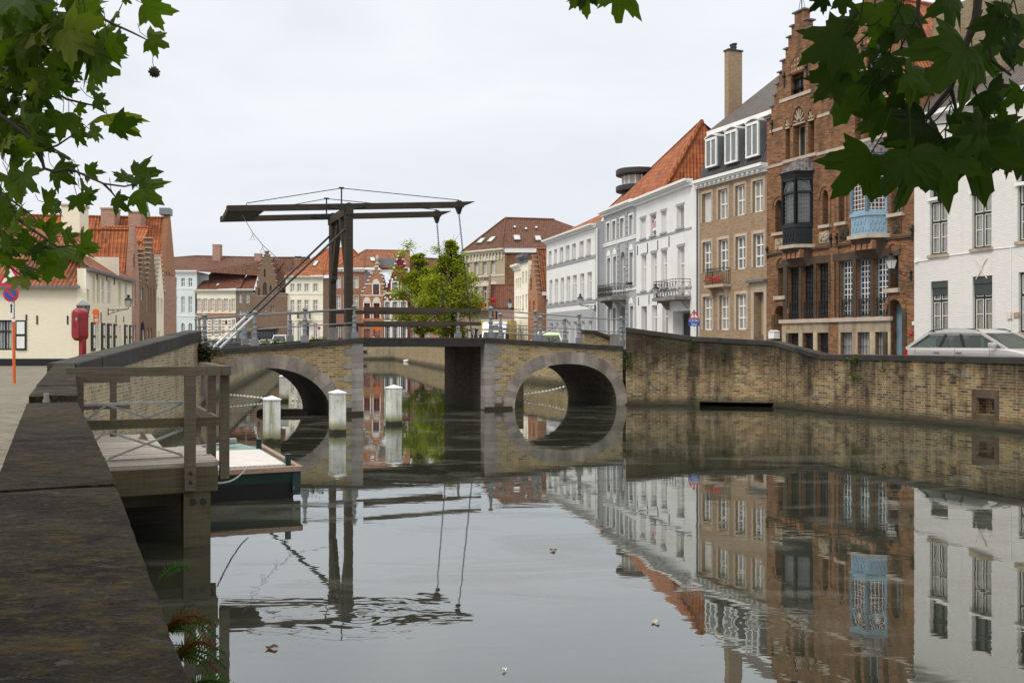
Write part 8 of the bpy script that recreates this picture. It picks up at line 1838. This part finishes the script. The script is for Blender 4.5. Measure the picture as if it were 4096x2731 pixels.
def put(lst, K, ox, Y, mat, name, sp, tilt, sc_=1.0):
    m = MB(); st = m
    for bx, by, tx, ty in lst:
        y = Y+rng.uniform(-sp, sp); b, tip = Vector(P3(ox+bx/K, by/K, y)), Vector(P3(ox+tx/K, ty/K, y+rng.uniform(-tilt, tilt)*math.hypot(tx-bx, ty-by)/K/F*Y)); d = tip-b
        nrm = Vector((rng.uniform(-tilt, tilt), -1, rng.uniform(-tilt, tilt)*.8+.1)); leaf(m, b, d, d.length*sc_, nrm, rng, .65)
        st.tube([b+d*.06, b-d.normalized()*.03+Vector((0, 0, .012)), b-d.normalized()*.06+Vector((rng.uniform(-.02, .02), 0, .04))], .0016, 4)
    return m.build(name, M[mat], tt, uv=False)
LL = [(740, 20, 960, 70), (770, 200, 915, 255), (480, 330, 620, 400), (560, 600, 770, 670), (590, 640, 740, 750), (470, 680, 575, 730), (330, 590, 310, 770), (490, 520, 605, 545), (420, 170, 380, 400), (560, 180, 600, 375), (590, 200, 690, 295), (330, 150, 550, 290), (150, 150, 280, 330), (50, 60, 200, 300), (30, 250, 150, 490), (180, 420, 130, 570), (40, 640, 120, 890), (90, 760, 190, 860), (400, 690, 450, 770), (290, 790, 390, 820), (280, 880, 380, 960), (450, 910, 558, 885), (420, 930, 455, 1035), (660, 950, 640, 858), (700, 920, 850, 885), (720, 985, 852, 1072), (600, 1030, 665, 1112), (400, 1020, 440, 1132), (440, 1010, 525, 1060), (230, 1060, 355, 1055), (280, 1080, 350, 1112), (120, 900, 190, 1010), (60, 960, 110, 1080), (20, 1080, 60, 1180), (240, 1200, 290, 1130), (420, 1270, 528, 1300), (400, 1290, 510, 1370), (310, 1290, 330, 1420), (330, 1240, 430, 1215), (230, 1380, 370, 1475), (110, 1440, 155, 1525), (100, 1400, 240, 1400), (60, 1300, 170, 1290), (30, 1200, 120, 1220), (20, 1330, 90, 1420), (180, 1280, 250, 1350), (130, 1160, 220, 1150), (10, 1150, 60, 1090), (200, 1340, 300, 1400), (620, 60, 560, 140), (480, 30, 540, 90), (650, -10, 690, 20), (250, 640, 300, 560), (200, 600, 130, 690), (460, 440, 540, 480), (380, 380, 450, 420), (250, 420, 330, 480), (400, 560, 470, 600), (330, 480, 400, 400), (380, 640, 430, 720), (160, 1230, 90, 1300), (250, 1240, 330, 1180), (30, 1420, 60, 1480), (360, 900, 400, 860)]
for k in range(74):
    x, y = rng.uniform(-40, 500), rng.uniform(-40, 420)
    if x > 330 and y > 260: continue
    a = rng.uniform(.1, 2.6); l = rng.uniform(110, 190); LL.append((x, y, x+l*math.cos(a), y+l*math.sin(a)))
for k in range(34): x, y = rng.uniform(-40, 210), rng.uniform(380, 760); a = rng.uniform(.1, 2.6); l = rng.uniform(80, 140); LL.append((x, y, x+l*math.cos(a), y+l*math.sin(a)))
for k in range(26): x, y = rng.uniform(-40, 130), rng.uniform(850, 1380); a = rng.uniform(.0, 2.4); l = rng.uniform(70, 120); LL.append((x, y, x+l*math.cos(a), y+l*math.sin(a)))
put(LL, K1, 0, YL, 'leaf', 'leaf_spray', .30, 1.2, .88)
LR = [(640, 1010, 390, 1300), (890, 1000, 880, 1440), (1260, 900, 1420, 1330), (1130, 990, 1150, 1320), (1500, 940, 1580, 1180), (1600, 800, 1650, 1130), (560, 460, 380, 845), (430, 470, 250, 690), (520, 320, 285, 460), (470, 230, 170, 425), (560, 170, 380, 85), (660, 30, 640, 260), (850, 20, 750, 320), (850, 160, 930, 310), (1160, -30, 1180, 210), (1280, 300, 1060, 570), (1300, 300, 1330, 600), (860, 480, 1060, 600), (870, 490, 950, 740), (1480, 350, 1640, 200), (1530, 110, 1410, 320), (1500, 20, 1500, 160), (1600, 420, 1660, 320), (1400, 590, 1560, 760), (1000, 800, 780, 910), (700, 800, 480, 700), (760, 640, 890, 720), (1150, 820, 1290, 760), (330, -20, 240, 72), (690, 350, 560, 280), (720, 470, 640, 640), (1380, 800, 1240, 880), (1630, 600, 1490, 720), (1080, 900, 900, 1010), (980, 860, 740, 960), (1350, 870, 1180, 1040), (1450, 800, 1620, 900), (780, 760, 640, 900), (620, 560, 760, 700), (560, 640, 460, 720), (740, 200, 620, 330), (800, 380, 700, 520), (1600, 100, 1650, 250), (1340, 680, 1440, 900), (1580, 960, 1660, 1060), (900, 900, 760, 1100), (1000, 950, 1010, 1200), (1240, 960, 1290, 1160), (420, -20, 560, 60)]
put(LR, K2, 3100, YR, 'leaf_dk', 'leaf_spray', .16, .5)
put([(2325, -45, 2353, 72), (2345, -60, 2320, 35)], 1.0, 0, 2.6, 'leaf', 'leaf_spray', .05, .2); put([(2485, -55, 2458, 87), (2500, -60, 2490, 22)], 1.0, 0, 2.6, 'leaf', 'leaf_spray', .05, .2)
p = Vector(P3(806/K1, 378/K1, YL)); q = MB().ball(p, .022, 14, 10)
for k in range(90): v = Vector((rng.gauss(0, 1), rng.gauss(0, 1), rng.gauss(0, 1))).normalized(); q.tube([p+v*.02, p+v*.0265], .0018, 3)
sb = q.build('seed_ball', M['bark'], tt, uv=False); MB().tube(imgpath([(800, 275), (798, 330), (806, 358)], YL, K1), .0015, 4).build('stalk', M['bark'], sb, uv=False)
# unseen overhead crown, thickened to shade the foreground
m = MB()
for k in range(4600):
    x, y = rng.uniform(-7, 4.2), rng.uniform(-6, 2.2); z = rng.uniform(4.7, 6.6)+.12*(y < 0)*-y
    if (z-ZE) < .50*(y+.6)+.6: continue
    a = rng.uniform(0, 6.28); leaf(m, (x, y, z), (math.cos(a), math.sin(a), rng.uniform(-.7, .1)), rng.uniform(.15, .26), (rng.uniform(-.5, .5), rng.uniform(-.5, .5), 1), rng, .3, True)
m.build('crown', M['leaf'], tt, uv=False)
